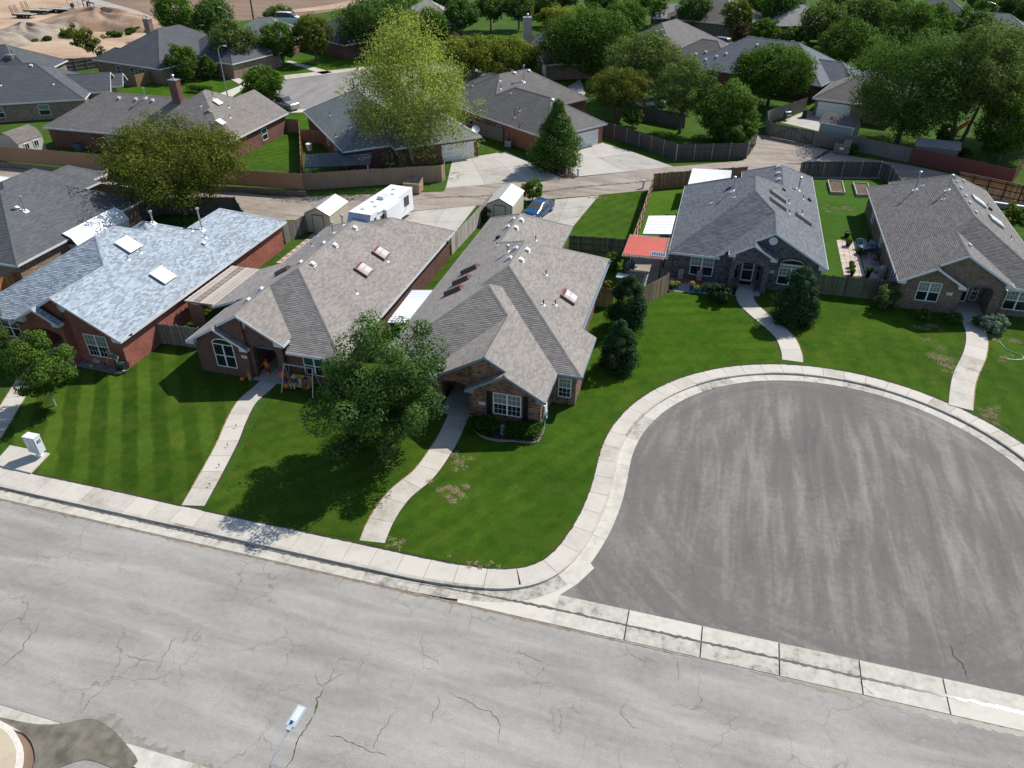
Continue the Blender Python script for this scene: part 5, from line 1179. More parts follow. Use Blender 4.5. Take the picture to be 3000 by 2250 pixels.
# block retaining wall below the long fence
bw = thing('block_wall', 'low retaining wall of rough tan blocks under the brown alley fence', 'retaining wall', (*G(0, 493, 0.17), 0.17))
O = np.array(G(0, 493, 0.17)); M_BLK = plain((0.235, 0.165, 0.13), 0.95, 0, 0.3, 2.5, name='wall_block'); am = MB()
wp = [np.array(G(u, v, 0.75)) for u, v in [(-60, 470), (0, 474), (319, 506), (500, 540), (747, 550), (890, 560)]]
for a, b in zip(wp[:-1], wp[1:]):
    d = b-a; L = np.linalg.norm(d); d /= L; nn = np.array([-d[1], d[0]]); n = int(L/0.42)
    for r in range(4):
        for k in range(n):
            c = a+d*(k+0.5+0.5*(r % 2))*L/n-O; w = 0.2; t = 0.14+rng.random()*0.03
            am.prism([tuple(c-d*w-nn*t), tuple(c+d*w-nn*t), tuple(c+d*w+nn*0.1), tuple(c-d*w+nn*0.1)], r*0.145, r*0.145+0.138)
o = am.build('blocks', M_BLK, bw); o['kind'] = 'stuff'
# black-framed double gate
def gate(label, a, b, h=1.8):
    A = np.array(G(*a, 0.17+h)); B = np.array(G(*b, 0.17+h)); r = thing('double_gate', label, 'gate', (A[0], A[1], 0.17)); B = B-A; L = np.linalg.norm(B); d = B/L; n = int(L/0.15); nn = np.array([-d[1], d[0]])
    for k in range(n):
        c = d*(k+.5)*L/n; m = MB(); w = L/n*0.47; m.prism([tuple(c-d*w-nn*.01), tuple(c+d*w-nn*.01), tuple(c+d*w+nn*.01), tuple(c-d*w+nn*.01)], 0.08, h); m.build('board', W_GREY, r)
    m = MB(); off = -nn*0.05
    f = lambda t, z: (*(d*L*t+off), z)
    for t in (0, 0.5, 1): m.beam(f(t, 0.05), f(t, h), 0.07)
    m.beam(f(0, h), f(1, h), 0.07); m.beam(f(0, 0.1), f(1, 0.1), 0.07); m.beam(f(0, 0.1), f(.5, h), 0.05); m.beam(f(.5, h), f(1, .1), 0.05); m.build('frame', BLACKP, r)
gate('black-framed double gate of grey boards with diagonal braces', r03(40, 1068), r03(402, 1134))
cl = thing('chain_link_fence', 'thin wire mesh fence with steel posts between dirt lot and gravel lane', 'fence', (*G(180, 10, 0.0), 0)); O = G(180, 10, 0)
m = MB(); cp = [(200, 8), (250, 25), (300, 40), (350, 55), (400, 68), (440, 75)]; cq = [G(u, v+6, 0.0) for u, v in cp]
for i in range(len(cq)-1):
    a = np.array(cq[i]); b = np.array(cq[i+1]); n = 3
    for k in range(n): c = a+(b-a)*k/n-np.array(O); m.tube([(c[0], c[1], 0), (c[0], c[1], 2.6)], 0.08, 5)
    for z in (0.3, 1.4, 2.5): m.beam((*(a-np.array(O)), z), (*(b-np.array(O)), z), 0.05)
m.build('posts_and_wires', GALV, cl)['kind'] = 'stuff'

# ------------------------------------------------------------------ trees and shrubs
LF = {'green': m_leaf('leaf_green', (0.020, 0.052, 0.009), (0.13, 0.215, 0.036)), 'dark': m_leaf('leaf_dark', (0.018, 0.046, 0.011), (0.105, 0.185, 0.040)),
      'cotton': m_leaf('leaf_cottonwood', (0.11, 0.15, 0.028), (0.44, 0.48, 0.13), 0.45), 'locust': m_leaf('leaf_locust', (0.032, 0.05, 0.009), (0.17, 0.185, 0.03)),
      'bright': m_leaf('leaf_bright', (0.03, 0.075, 0.012), (0.15, 0.24, 0.035), 0.4), 'yellow': m_leaf('leaf_yellow', (0.075, 0.11, 0.018), (0.34, 0.33, 0.045), 0.4),
      'olive': m_leaf('leaf_olive', (0.035, 0.065, 0.018), (0.175, 0.235, 0.065)), 'sage': m_leaf('leaf_sage', (0.09, 0.14, 0.11), (0.26, 0.34, 0.26)),
      'oak': m_leaf('leaf_oak', (0.015, 0.046, 0.011), (0.115, 0.20, 0.05)), 'hedge': m_leaf('leaf_hedge', (0.015, 0.05, 0.006), (0.06, 0.14, 0.015)),
      'red': m_leaf('leaf_plum', (0.03, 0.02, 0.012), (0.10, 0.06, 0.03)), 'holly': m_leaf('leaf_holly', (0.010, 0.030, 0.012), (0.045, 0.10, 0.035), 0.2)}
BARK = m_wood('bark', (0.12, 0.095, 0.075), 0.3, (14, 14, 3)); BARKP = m_wood('pale_bark', (0.33, 0.30, 0.25), 0.25, (10, 10, 3))
def leaves_mesh(name, C, Nn, sz, tint, mat, parent, aspect=0.6):
    n = len(C); t = rng.normal(size=(n, 3)); u = np.cross(Nn, t); u /= np.linalg.norm(u, axis=1)[:, None]+1e-9; w = np.cross(Nn, u); s = sz*(0.6+0.8*rng.random(n))
    a = u*s[:, None]*0.5; b = w*s[:, None]*0.5*aspect
    V = np.empty((n, 4, 3)); bend = Nn*s[:, None]*0.12
    V[:, 0] = C-a-bend; V[:, 1] = C-b*1.0+a*0.1; V[:, 2] = C+a-bend; V[:, 3] = C+b*1.0+a*0.1
    me = bpy.data.meshes.new(name); me.vertices.add(4*n); me.vertices.foreach_set('co', V.reshape(-1)); me.loops.add(4*n); me.loops.foreach_set('vertex_index', np.arange(4*n, dtype=np.int32))
    me.polygons.add(n); me.polygons.foreach_set('loop_start', np.arange(0, 4*n, 4, dtype=np.int32)); me.update(calc_edges=True)
    me.attributes.new('tint', 'FLOAT', 'FACE').data.foreach_set('value', np.clip(tint, 0, 1).astype(np.float32)); me.materials.append(mat)
    o = bpy.data.objects.new(name, me); COL.objects.link(o); o.parent = parent; return o
def clumpleaf(cl, rad, n_per, sz, basetint, up=0.35, flat=0.85):
    """leaves round each clump centre"""
    k = len(cl); n = n_per*k; idx = np.repeat(np.arange(k), n_per)
    d = rng.normal(size=(n, 3)); d /= np.linalg.norm(d, axis=1)[:, None]; r = rad[idx]*(0.62+0.38*rng.random(n)**0.6)*(0.85+0.3*rng.random(n))
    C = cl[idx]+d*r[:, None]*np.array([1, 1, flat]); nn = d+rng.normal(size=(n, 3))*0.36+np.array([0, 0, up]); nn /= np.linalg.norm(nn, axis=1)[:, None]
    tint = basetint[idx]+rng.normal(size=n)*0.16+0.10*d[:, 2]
    return C, nn, tint
def tree(base, topv, hw, kind, label, name='tree', cat='tree', shape='round', dens=1.0, leaf=None, cb=0.22, bark=BARK, multi=1, group=None, lean=(0, 0), zb=0.17, tintoff=0.0, trunk_r=None, ragged=0.0):
    X, Y = G(*base, zb) if base[1] > -300 else base
    lo, hi = 0.3, 40.0
    for _ in range(30):
        mid = (lo+hi)/2
        if proj(X, Y, zb+mid)[1] > topv: lo = mid
        else: hi = mid
    Ht = lo; D = proj(X, Y, Ht/2)[2]; R = hw*D/FPX
    root = thing(name, label, cat, (X, Y, zb), 0, group)
    z0 = Ht*cb; Hc = Ht-z0; cz = z0+Hc*0.5; lean = np.array([lean[0], lean[1], 0.0])
    pxm = FPX/3/D                       # render pixels per metre
    sz = (leaf*0.92 if leaf else max(0.13, 1.95/pxm))
    area = 4*math.pi*((R*R+2*R*Hc/2)/3)
    ncl = int(min(260, max(22, 45+R*Hc*2.6)))
    if shape in ('round', 'oval', 'loose', 'vase'):
        # clumps in nested shells of an uneven ellipsoid
        d = rng.normal(size=(ncl, 3)); d /= np.linalg.norm(d, axis=1)[:, None]; rr_ = (0.45+0.55*rng.random(ncl)**0.45)
        cr = 0.14*(R+Hc/2)*0.5*1.9; cr = min(cr, R*0.3)
        lump = 1+0.16*np.sin(3*np.arctan2(d[:, 1], d[:, 0])+rng.random()*6)*np.cos(2.3*d[:, 2]+rng.random()*6)+ragged*rng.normal(size=ncl)*0.12
        C = d*np.array([R-cr*0.45, R-cr*0.45, Hc/2-cr*0.4])*(rr_*lump)[:, None]
        if shape == 'oval': k = 1-0.35*np.clip(C[:, 2]/(Hc/2), -0.3, 1); C[:, :2] *= k[:, None]
        if shape == 'loose': C += rng.normal(size=C.shape)*cr*0.35; cr *= 0.8
        C[:, 2] += cz; rad = cr*(0.65+0.6*rng.random(ncl))
    else:   # cone
        ncl = max(ncl, 110); t = rng.random(ncl)**1.25; prof = {'cone': lambda t: (1-t)**0.8*(0.75+0.6*np.minimum(t*6, 1)*0.45), 'broadcone': lambda t: np.sqrt(np.clip(1-t**1.7, 0, 1))*(0.78+0.22*np.minimum(t*4, 1))}[shape](t)
        a = rng.random(ncl)*2*math.pi; q = 0.45+0.55*rng.random(ncl)**0.4; cr = R*0.36
        C = np.stack([np.cos(a)*np.maximum(prof*R-cr*0.3, 0)*q, np.sin(a)*np.maximum(prof*R-cr*0.3, 0)*q, z0+t*(Hc-cr*0.3)], 1); rad = cr*(0.65+0.5*rng.random(ncl))*(0.5+0.6*(1-t))
        C = np.concatenate([C, [[0, 0, Ht-cr*0.35]]]); rad = np.append(rad, cr*0.35); ncl += 1
    C += lean*(C[:, 2:3]/Ht)**1.5
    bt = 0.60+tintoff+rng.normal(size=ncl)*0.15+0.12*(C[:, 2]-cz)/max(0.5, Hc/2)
    total = min(42000, int(dens*area*2.3/(sz*sz*0.5)*1.25)); per = max(20, total//ncl)
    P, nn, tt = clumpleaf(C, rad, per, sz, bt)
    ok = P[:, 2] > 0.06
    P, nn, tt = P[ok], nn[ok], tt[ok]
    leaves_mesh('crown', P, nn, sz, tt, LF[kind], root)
    tr = trunk_r or max(0.05, 0.022*Ht+0.012*R); m = MB()
    for q in range(multi):
        a = 2*math.pi*q/multi+0.5; sx, sy = (math.cos(a)*tr*1.2, math.sin(a)*tr*1.2) if multi > 1 else (0, 0); w = 1.0 if multi == 1 else 0.6; o2 = 0.0 if multi == 1 else R*0.35
        top = Vector((sx+math.cos(a)*o2+lean[0]*0.5, sy+math.sin(a)*o2+lean[1]*0.5, z0+Hc*0.55))
        m.tube([(sx, sy, -0.1), (sx*1.05, sy*1.05, 0.15), (sx*1.4+math.cos(a)*o2*0.3, sy*1.4+math.sin(a)*o2*0.3, z0*0.8+0.2), top], [tr*1.35*w, tr*w, tr*0.8*w, tr*0.25*w], 8)
    pick = rng.choice(ncl, min(ncl, 16 if R > 1.5 else 5), replace=False)
    for i in pick:
        c = C[i]; st = Vector((lean[0]*0.2, lean[1]*0.2, z0*0.75+(c[2]-z0)*0.35)); st.z = max(0.15, min(st.z, Ht*0.6)); e = Vector(c); md = st.lerp(e, 0.5)+Vector((0, 0, 0.06*Hc))
        m.tube([st, md, e], [tr*0.38, tr*0.24, tr*0.07], 5, cap=False)
    m.build('trunk', bark, root)
    return root
# front row
tree((1135, 1322), 935, 182, 'oak', 'large dark-green shade tree on the front lawn between the two middle houses', shape='loose', cb=0.06, dens=1.35, leaf=0.18, ragged=1.3)
tree((162, 1188), 980, 92, 'green', 'small round tree with pale slender trunk near the white mailbox cluster', shape='oval', cb=0.2, dens=1.3, leaf=0.15, bark=BARKP, trunk_r=0.085)
tree((-30, 1110), 832, 92, 'dark', 'dark tree cut off by the left edge in front of the red brick house', dens=1.1)
tree((1832, 962), 806, 64, 'holly', 'taller pointed evergreen beside the pale cedar gate fence', name='evergreen_shrub', cat='shrub', shape='broadcone', cb=0.03, dens=1.5, leaf=0.13, group=None)
tree((1808, 1080), 936, 60, 'holly', 'lower pointed evergreen nearest the centre house on the side lawn', name='evergreen_shrub', cat='shrub', shape='broadcone', cb=0.03, dens=1.5, leaf=0.13)
tree((2322, 938), 782, 70, 'holly', 'broad dark evergreen in front of the grey-blue house window', name='evergreen_shrub', cat='shrub', shape='broadcone', cb=0.02, dens=1.5, leaf=0.14)
tree((2102, 882), 828, 39, 'holly', 'low round bush at the edge of the porch with the red chairs', name='round_bush', cat='bush', shape='round', cb=0.02, dens=1.4, leaf=0.12)
tree((2590, 905), 836, 40, 'olive', 'loose upright shrub against the fence beside the tan house', name='loose_shrub', cat='shrub', shape='loose', cb=0.08, dens=0.9, leaf=0.13, multi=3)
tree((2905, 968), 926, 42, 'sage', 'silvery sage bush right of the last front walk', name='sage_bush', cat='bush', shape='round', cb=0.02, dens=1.2, leaf=0.12)
tree((2862, 955), 925, 20, 'dark', 'small dark bush touching the silvery sage bush', name='dark_bush', cat='bush', cb=0.02)
tree((2700, 938), 905, 22, 'dark', 'low dark shrub under the tan house window', name='low_shrub', cat='shrub', cb=0.02)
tree((2790, 945), 912, 24, 'dark', 'low dark shrub at the corner of the tan house porch', name='low_shrub', cat='shrub', cb=0.02)
tree((1560, 590), 522, 34, 'bright', 'bright green bush at the end of the fence by the alley', name='alley_bush', cat='bush', cb=0.05, dens=1.1, leaf=0.15)
tree((1425, 648), 606, 22, 'dark', 'dark vine bush against the left side of the cream shed', name='vine_bush', cat='bush', cb=0.05)
tree((1792, 790), 738, 26, 'green', 'leafy bush in the corner left of the red-roofed pergola', name='corner_bush', cat='bush', cb=0.04)
tree((1780, 850), 822, 14, 'yellow', 'small yellow-green plant beside the centre house wall', name='small_plant', cat='plant', cb=0.02)
tree((2515, 745), 728, 9, 'bright', 'leafy potted plant on the flagstones, furthest of three', name='potted_plant', cat='plant', cb=0.1)
# hedges of the centre house
def hedge(label, pts, w, h, name='hedge'):
    P = [np.array(G(u, v, 0.17)) for u, v in pts]; O = P[0]; r = thing(name, label, 'hedge', (O[0], O[1], 0.17))
    Cs = []
    L = sum(np.linalg.norm(b-a) for a, b in zip(P[:-1], P[1:])); n = 1900
    for a, b in zip(P[:-1], P[1:]):
        k = int(n*np.linalg.norm(b-a)/L); t = rng.random(k); base = a[None]*(1-t[:, None])+b[None]*t[:, None]-O
        q = (rng.random((k, 2))-0.5)*w; Cs.append(np.column_stack([base+q, 0.05+h*np.sqrt(rng.random(k))]))
    C = np.concatenate(Cs); n_ = rng.normal(size=C.shape)*0.6+np.array([0, -0.2, 0.9]); n_ /= np.linalg.norm(n_, axis=1)[:, None]
    C = np.concatenate([C]*3)+rng.normal(size=(3*len(C), 3))*0.06; n_ = np.concatenate([n_]*3)
    leaves_mesh('foliage', C, n_, 0.12, 0.5+rng.normal(size=len(C))*0.2, LF['hedge'], r)
    return r
hedge('rounded green hedge left of the milk can under the shuttered window', [(1392, 1258), (1420, 1262), (1440, 1268)], 1.15, 0.75)
hedge('long green hedge right of the milk can under the shuttered window', [(1495, 1275), (1530, 1282), (1568, 1272)], 1.15, 0.7)
# middle distance, left
tree((545, 628), 348, 196, 'locust', 'wide olive-yellow tree in the yard behind the red brick house', shape='round', cb=0.16, dens=1.25, leaf=0.24, ragged=0.8)
tree((1222, 480), 62, 172, 'cotton', 'tall pale yellow-green tree in the centre background', shape='oval', cb=0.06, dens=0.72, leaf=0.26, bark=BARKP, multi=3, lean=(-0.6, 0), ragged=1.6)
tree((1630, 493), 292, 88, 'dark', 'dark conifer-like tree with spreading trunks between the driveways', shape='cone', cb=0.13, dens=1.3, multi=4, tintoff=0.2)
tree((782, 312), 192, 62, 'bright', 'bright round tree beside the far court street', shape='round', cb=0.1, dens=1.1)
tree((545, 238), 128, 50, 'green', 'dark-green tree in front of the big dark-roofed house', shape='oval', cb=0.08)
tree((618, 232), 160, 26, 'green', 'slim light tree next to the slate gable end', shape='oval', cb=0.1)
tree((700, 208), 55, 72, 'olive', 'grey-green street tree behind the first street lamp', shape='round', cb=0.2)
tree((832, 192), 58, 60, 'green', 'mid-green street tree left of the far walk', shape='round', cb=0.18)
tree((928, 186), 40, 62, 'locust', 'olive-brown street tree right of the far walk', shape='round', cb=0.22)
tree((640, 130), -12, 62, 'dark', 'dark round tree behind the big dark roof, upper left', shape='round', cb=0.05)
tree((530, 110), -30, 60, 'bright', 'bright green tree behind the brick chimney, upper left', shape='round', cb=0.05)
tree((600, 118), 96, 26, 'yellow', 'small yellow-green tree by the dark roof edge', cb=0.1)
tree((820, 62), 12, 42, 'olive', 'grey-green round tree at the edge of the ploughed field', cb=0.06)
tree((1105, 160), -14, 108, 'dark', 'huge dark oak behind the pale tree, top centre left', shape='round', cb=0.12, ragged=0.8)
tree((1262, 130), 18, 62, 'green', 'mid-green tree right of the dark oak', cb=0.1)
tree((1350, 105), -8, 52, 'dark', 'dark tree at the top centre', cb=0.12)
tree((1438, 90), -25, 48, 'dark', 'dark open tree on the far lawn, first of two', cb=0.25)
tree((1520, 88), -30, 52, 'olive', 'olive tree on the far lawn, second of two', cb=0.25)
tree((1372, 222), 106, 100, 'yellow', 'left half of the broad yellow-tipped tree pair behind the grey roof', shape='round', cb=0.1, tintoff=-0.32)
tree((1490, 236), 110, 105, 'yellow', 'right half of the broad yellow-tipped tree pair behind the grey roof', shape='round', cb=0.1, tintoff=-0.38)
tree((1628, 80), 18, 60, 'yellow', 'yellow round tree right of the pale stone chimney', cb=0.06)
tree((1700, 70), 22, 44, 'bright', 'bright tree crown behind the slate ridge', cb=0.08)
tree((1715, 228), 18, 138, 'green', 'big dense dark-green tree above the buff garage corner', shape='round', cb=0.14, dens=1.1, tintoff=-0.1, ragged=0.8)
tree((1830, 110), 0, 66, 'green', 'tall green tree behind the dense tree', cb=0.15)
tree((1908, 84), -30, 46, 'green', 'thin leaning tree on the far bright lawn', shape='loose', cb=0.35, dens=0.7)
tree((1968, 96), 48, 17, 'olive', 'young upright tree on the far lawn', shape='oval', cb=0.1)
tree((2025, 94), -25, 52, 'dark', 'dark street tree left of the silver minivan', cb=0.2)
tree((2150, 110), -5, 46, 'locust', 'yellow-green tree above the silver minivan', cb=0.12)
tree((2165, 148), 60, 26, 'red', 'dark brownish shrub beside the silver minivan', name='tall_shrub', cat='shrub', cb=0.04)
tree((1808, 358), 198, 92, 'locust', 'multi-stemmed yellow-olive tree at the fence corner', shape='round', cb=0.3, multi=6, leaf=0.24, tintoff=-0.05)
tree((1852, 372), 316, 30, 'green', 'small green tree below the multi-stemmed tree', cb=0.15)
tree((1880, 300), 92, 118, 'olive', 'broad grey-green tree right of the dense dark tree', shape='round', cb=0.15)
tree((1990, 392), 168, 96, 'olive', 'airy grey-green tree with slim trunk inside the dark fence', shape='loose', cb=0.28, dens=0.8)
tree((2118, 412), 240, 92, 'green', 'rounded green tree behind the dark grey fence, left', shape='round', cb=0.04)
tree((2150, 432), 335, 64, 'green', 'leafy lower tree leaning over the dark grey fence', shape='loose', cb=0.03, tintoff=0.05)
tree((2248, 312), 126, 122, 'bright', 'wide sunlit green tree in front of the blue-grey roof', shape='round', cb=0.16, dens=1.0, tintoff=-0.22)
tree((2300, 190), 118, 40, 'yellow', 'small yellow-topped tree at the blue-grey roof', cb=0.2)
tree((2238, 125), 52, 44, 'bright', 'light green tree behind the blue-grey roof', shape='loose', cb=0.1)
tree((2330, 135), 75, 45, 'green', 'green tree right of the light green tree', cb=0.1, shape='loose')
tree((2282, 90), -40, 68, 'dark', 'dark tree at the top right of centre', cb=0.1)
tree((2466, 228), 55, 90, 'green', 'tall green street tree with thin dark trunk', shape='oval', cb=0.3)
tree((2400, 130), -5, 70, 'olive', 'grey-green tree in the upper right belt', cb=0.1)
tree((2520, 120), -25, 80, 'olive', 'pale grey-green tree in the upper right belt', cb=0.1)
tree((2640, 165), 0, 82, 'green', 'bright-topped tree in the upper right belt', cb=0.1)
tree((2710, 140), 5, 62, 'green', 'green tree left of the distant white garage', cb=0.1)
tree((2822, 130), 25, 62, 'green', 'green tree in front of the distant white garage', shape='loose', cb=0.1)
tree((2900, 70), -20, 60, 'green', 'dark-green tree at the far upper right', cb=0.1)
tree((2985, 80), -30, 60, 'dark', 'dark tree at the top right corner', cb=0.1)
tree((2628, 418), 85, 168, 'dark', 'huge very dark tree right of the tan garage', shape='round', cb=0.06, dens=1.15, tintoff=0.15, ragged=0.8)
tree((2795, 440), 70, 150, 'olive', 'tall tree with bare curved dark trunks near the right edge', shape='loose', cb=0.34, dens=0.9, ragged=1.0, multi=2)
tree((2950, 410), 48, 120, 'green', 'soft green tree mass at the right edge', shape='loose', cb=0.1)
tree((2925, 470), 262, 92, 'bright', 'sunlit green tree over the maroon fence', shape='round', cb=0.1, dens=1.1, tintoff=-0.15)
tree((2762, 425), 362, 30, 'green', 'small round bushy tree behind the little grey shed', cb=0.1)
tree((2745, 450), 418, 24, 'green', 'vine bush on the little grey shed', name='vine_bush', cat='bush', cb=0.05)
tree((2820, 455), 436, 26, 'dark', 'low dark bush beside the maroon fence', name='low_bush', cat='bush', cb=0.03)
tree((2490, 450), 418, 22, 'dark', 'dark ivy bush behind the brown dumpster', name='ivy_bush', cat='bush', cb=0.02)
tree((2952, 645), 585, 17, 'yellow', 'yellow-green shrub beside the planter at the right edge', name='yard_shrub', cat='shrub', cb=0.1)
tree((2985, 650), 612, 26, 'green', 'green shrub at the right edge below the orange fence', name='yard_shrub', cat='shrub', cb=0.05)
tree((490, 238), 228, 10, 'hedge', 'small round shrub at the brown fence, upper left', name='small_shrub', cat='shrub', cb=0.02)
tree((330, 268), 245, 13, 'olive', 'pale shrub by the white-trimmed gable', name='pale_shrub', cat='shrub', cb=0.02)
hedge('low hedge behind the lawn of the slate-roofed house', [(555, 268), (590, 272), (618, 276)], 1.2, 1.0)
tree((985, 315), 288, 14, 'green', 'small tree top beyond the sage roof', name='young_tree', cb=0.1)
tree((1200, 128), 90, 40, 'red', 'plum-coloured shrub in front of the distant brick wall', name='plum_shrub', cat='shrub', cb=0.03)
# lone ragged tree and scrub in the dirt lot
tree((288, 172), 75, 42, 'locust', 'lone windblown tree at the edge of the dirt lot', shape='loose', cb=0.15, dens=0.8, lean=(-4.0, 0), zb=0.0, ragged=1.5)
SCR = ['at its left end', 'widest, left of the lone tree', 'set apart by the gravel mound', 'first right of the lone tree', 'second right of the lone tree', 'pale one near the big mound', 'second pale one near the big mound', 'close to the wire fence', 'smallest one below the pale pair', 'last one by the chimney']
TUF = ['by the pale cone mound', 'right of the pale cone mound', 'near the left edge', 'below the trailers', 'between trailers and bushes', 'above the dark roof', 'at the foot of the scrub row']
for i, (bx, by, ty, w, k) in enumerate([(195, 108, 88, 17, 'bright'), (218, 110, 86, 24, 'bright'), (140, 119, 105, 13, 'green'), (330, 108, 90, 18, 'green'), (350, 108, 93, 12, 'bright'), (385, 96, 80, 16, 'bright'), (408, 92, 78, 12, 'green'), (425, 88, 74, 14, 'green'), (378, 102, 93, 8, 'green'), (440, 94, 82, 12, 'bright'), (60, 125, 119, 10, 'olive'), (105, 121, 115, 9, 'olive'), (20, 132, 125, 12, 'olive'), (136, 66, 60, 7, 'olive'), (176, 78, 73, 7, 'olive'), (378, 137, 131, 6, 'olive'), (165, 103, 98, 9, 'olive')]):
    o_ = ['first','second','third','fourth','fifth','sixth','seventh','eighth','ninth','tenth']
    tree((bx, by), ty, w, k, ('green scrub bush on the dirt lot, %s' % SCR[i]) if i < 10 else ('low weed tuft on the dirt lot, %s' % TUF[i-10]), name='scrub_bush' if i < 10 else 'weed_tuft', cat='bush', cb=0.02, zb=0.0, group='scrub row on the dirt lot' if i < 10 else 'weed tufts on the dirt lot')

for q in [((1180, 60), -40, 50, 'green', 'green tree at the top edge above the pale tree'), ((1300, 40), -60, 55, 'dark', 'dark tree at the top edge right of the pale taupe roof'), ((1580, 50), -30, 50, 'dark', 'dark tree at the top edge left of the yellow tree'), ((1650, 30), -50, 50, 'olive', 'grey-green tree at the top edge above the yellow tree'), ((1760, 40), -45, 56, 'dark', 'dark tree at the top edge above the dense tree'), ((1850, 60), -10, 44, 'olive', 'olive tree behind the tall green tree'), ((2210, 60), -40, 45, 'green', 'green tree at the top edge right of the yellow-green tree'), ((2590, 70), -50, 70, 'olive', 'grey-green tree at the top edge of the upper right belt'), ((2450, 60), -45, 60, 'dark', 'dark tree at the top edge of the upper right belt'), ((2860, 40), -50, 50, 'dark', 'dark tree right of the distant white garage'), ((1440, 150), 105, 40, 'green', 'small green tree behind the yellow-tipped pair'), ((2420, 190), 130, 60, 'green', 'low green tree left of the tall street tree'), ((2560, 260), 150, 70, 'dark', 'dark tree filling the gap beside the huge dark tree'), ((2700, 230), 120, 80, 'green', 'green tree behind the huge dark tree'), ((2850, 210), 110, 70, 'green', 'soft green tree above the bare-trunked tree')]:
    tree(q[0], q[1], q[2], q[3], q[4], cb=0.08)

# ------------------------------------------------------------------ outbuildings and covers
def root_at(name, label, cat, p, z=0.17, rz=0.0, group=None): return thing(name, label, cat, (p[0], p[1], z), rz, group)
CREAM = plain((0.55, 0.51, 0.40), 0.45, 0.1, 0.06, name='cream_sheet_metal'); CREAMW = plain((0.74, 0.71, 0.62), 0.4, 0.1, 0.05, name='cream_roof_metal'); DKTRIM = plain((0.13, 0.09, 0.075), 0.5, name='dark_brown_trim')
def metal_shed(label, corner, w, d, rz, hw=2.0, hr=2.65, wallm=CREAM, roofm=CREAMW, name='metal_shed'):
    """corner = front left ground corner; front faces local -y, door in front"""
    r = root_at(name, label, 'shed', corner, 0.17, rz)
    for k in range(10):
        z0 = hw*k/10
        m = MB(); z1 = hw*(k+1)/10-0.02
        m.box(0.02, w-0.02, 0.02, d-0.02, z0, z1+0.02); m.box(0, w, 0, d, z0, z1); m.build('siding', wallm, r)
    m = MB()
    for y in (0.0, d): m.face([(0, y, hw), (w, y, hw), (w/2, y, hr-0.03)])
    m.build('gable', wallm, r)
    for sg, (xa, xb) in enumerate(((-0.08, w/2), (w+0.08, w/2))):
        za, zb = hw-0.03, hr; n = 14; m = MB()
        m.face([(xa, -0.1, za), (xb, -0.1, zb), (xb, d+0.1, zb), (xa, d+0.1, za)]); m.face([(xa, -0.1, za-0.05), (xb, -0.1, zb-0.05), (xb, d+0.1, zb-0.05), (xa, d+0.1, za-0.05)])
        for k in range(n+1): y = -0.1+(d+0.2)*k/n; m.beam((xa, y, za+0.01), (xb, y, zb+0.01), 0.035, 0.03)
        m.build('roof_panel', roofm, r)
    m = MB(); dw = w*0.42; x0 = (w-dw)/2
    m.box(x0-0.06, x0, -0.05, 0, 0, 1.85); m.box(x0+dw, x0+dw+0.06, -0.05, 0, 0, 1.85); m.box(x0-0.06, x0+dw+0.06, -0.05, 0, 1.85, 1.93); m.beam((0, -0.11, hw-0.02), (w/2, -0.11, hr), 0.05, 0.08); m.beam((w, -0.11, hw-0.02), (w/2, -0.11, hr), 0.05, 0.08)
    m.build('door_frame', DKTRIM, r)
    for k in range(8): m = MB(); m.box(x0, x0+dw, -0.03, 0, k*0.23, k*0.23+0.22); m.build('door_panel', wallm, r)
    return r
S6 = lambda x, y: (840+x/4.608, 520+y/4.608)
a = np.array(G(*S6(290, 745))); b = np.array(G(*S6(590, 700), 0.17)); e1 = np.array(G(*S6(247, 478), 2.15)); e2 = np.array(G(*S6(575, 515), 2.15)); e3 = np.array(G(*S6(808, 325), 2.15))
w = np.linalg.norm(e2-e1); d = np.linalg.norm(e3-e2); metal_shed('cream metal shed with dark-framed door beside the white travel trailer', e1, w, d, math.atan2(e2[1]-e1[1], e2[0]-e1[0]))
e1 = np.array(G(*r11(1995, 283), 2.15)); e2 = np.array(G(*r11(2215, 305), 2.15)); metal_shed('second cream metal shed with dark-framed door by the alley, right of the trailer', e1, np.linalg.norm(e2-e1)*1.0, 4.6, math.atan2(e2[1]-e1[1], e2[0]-e1[0]))
def barn(label, e1, e2, L, he, hr, wallm, roofm, name='barn_shed', rz=None, win=False):
    w = np.linalg.norm(e2-e1); rz = math.atan2(e2[1]-e1[1], e2[0]-e1[0]); r = root_at(name, label, 'shed', e1, 0.17, rz); zb = he+(hr-he)*0.68; pr = [(0, he), (w*0.2, zb), (w*0.5, hr), (w*0.8, zb), (w, he)]
    m = MB(); m.box(0.03, w-0.03, 0.03, L-0.03, 0, he)
    for y in (0.03, L-0.03): m.face([(x, y, z) for x, z in pr])
    m.build('wall', wallm, r)
    for k in range(4):
        (xa, za), (xb, zb_) = pr[k], pr[k+1]; m = MB()
        m.face([(xa, -0.12, za), (xb, -0.12, zb_), (xb, L+0.12, zb_), (xa, L+0.12, za)]); m.face([(xa, -0.12, za-0.05), (xb, -0.12, zb_-0.05), (xb, L+0.12, zb_-0.05), (xa, L+0.12, za-0.05)])
        m.beam((xa, -0.13, za-0.02), (xb, -0.13, zb_-0.02), 0.03, 0.08); m.build('roof_panel', roofm, r)
    if win:
        for x in (w*0.35, w*0.7): pass
    return r, w
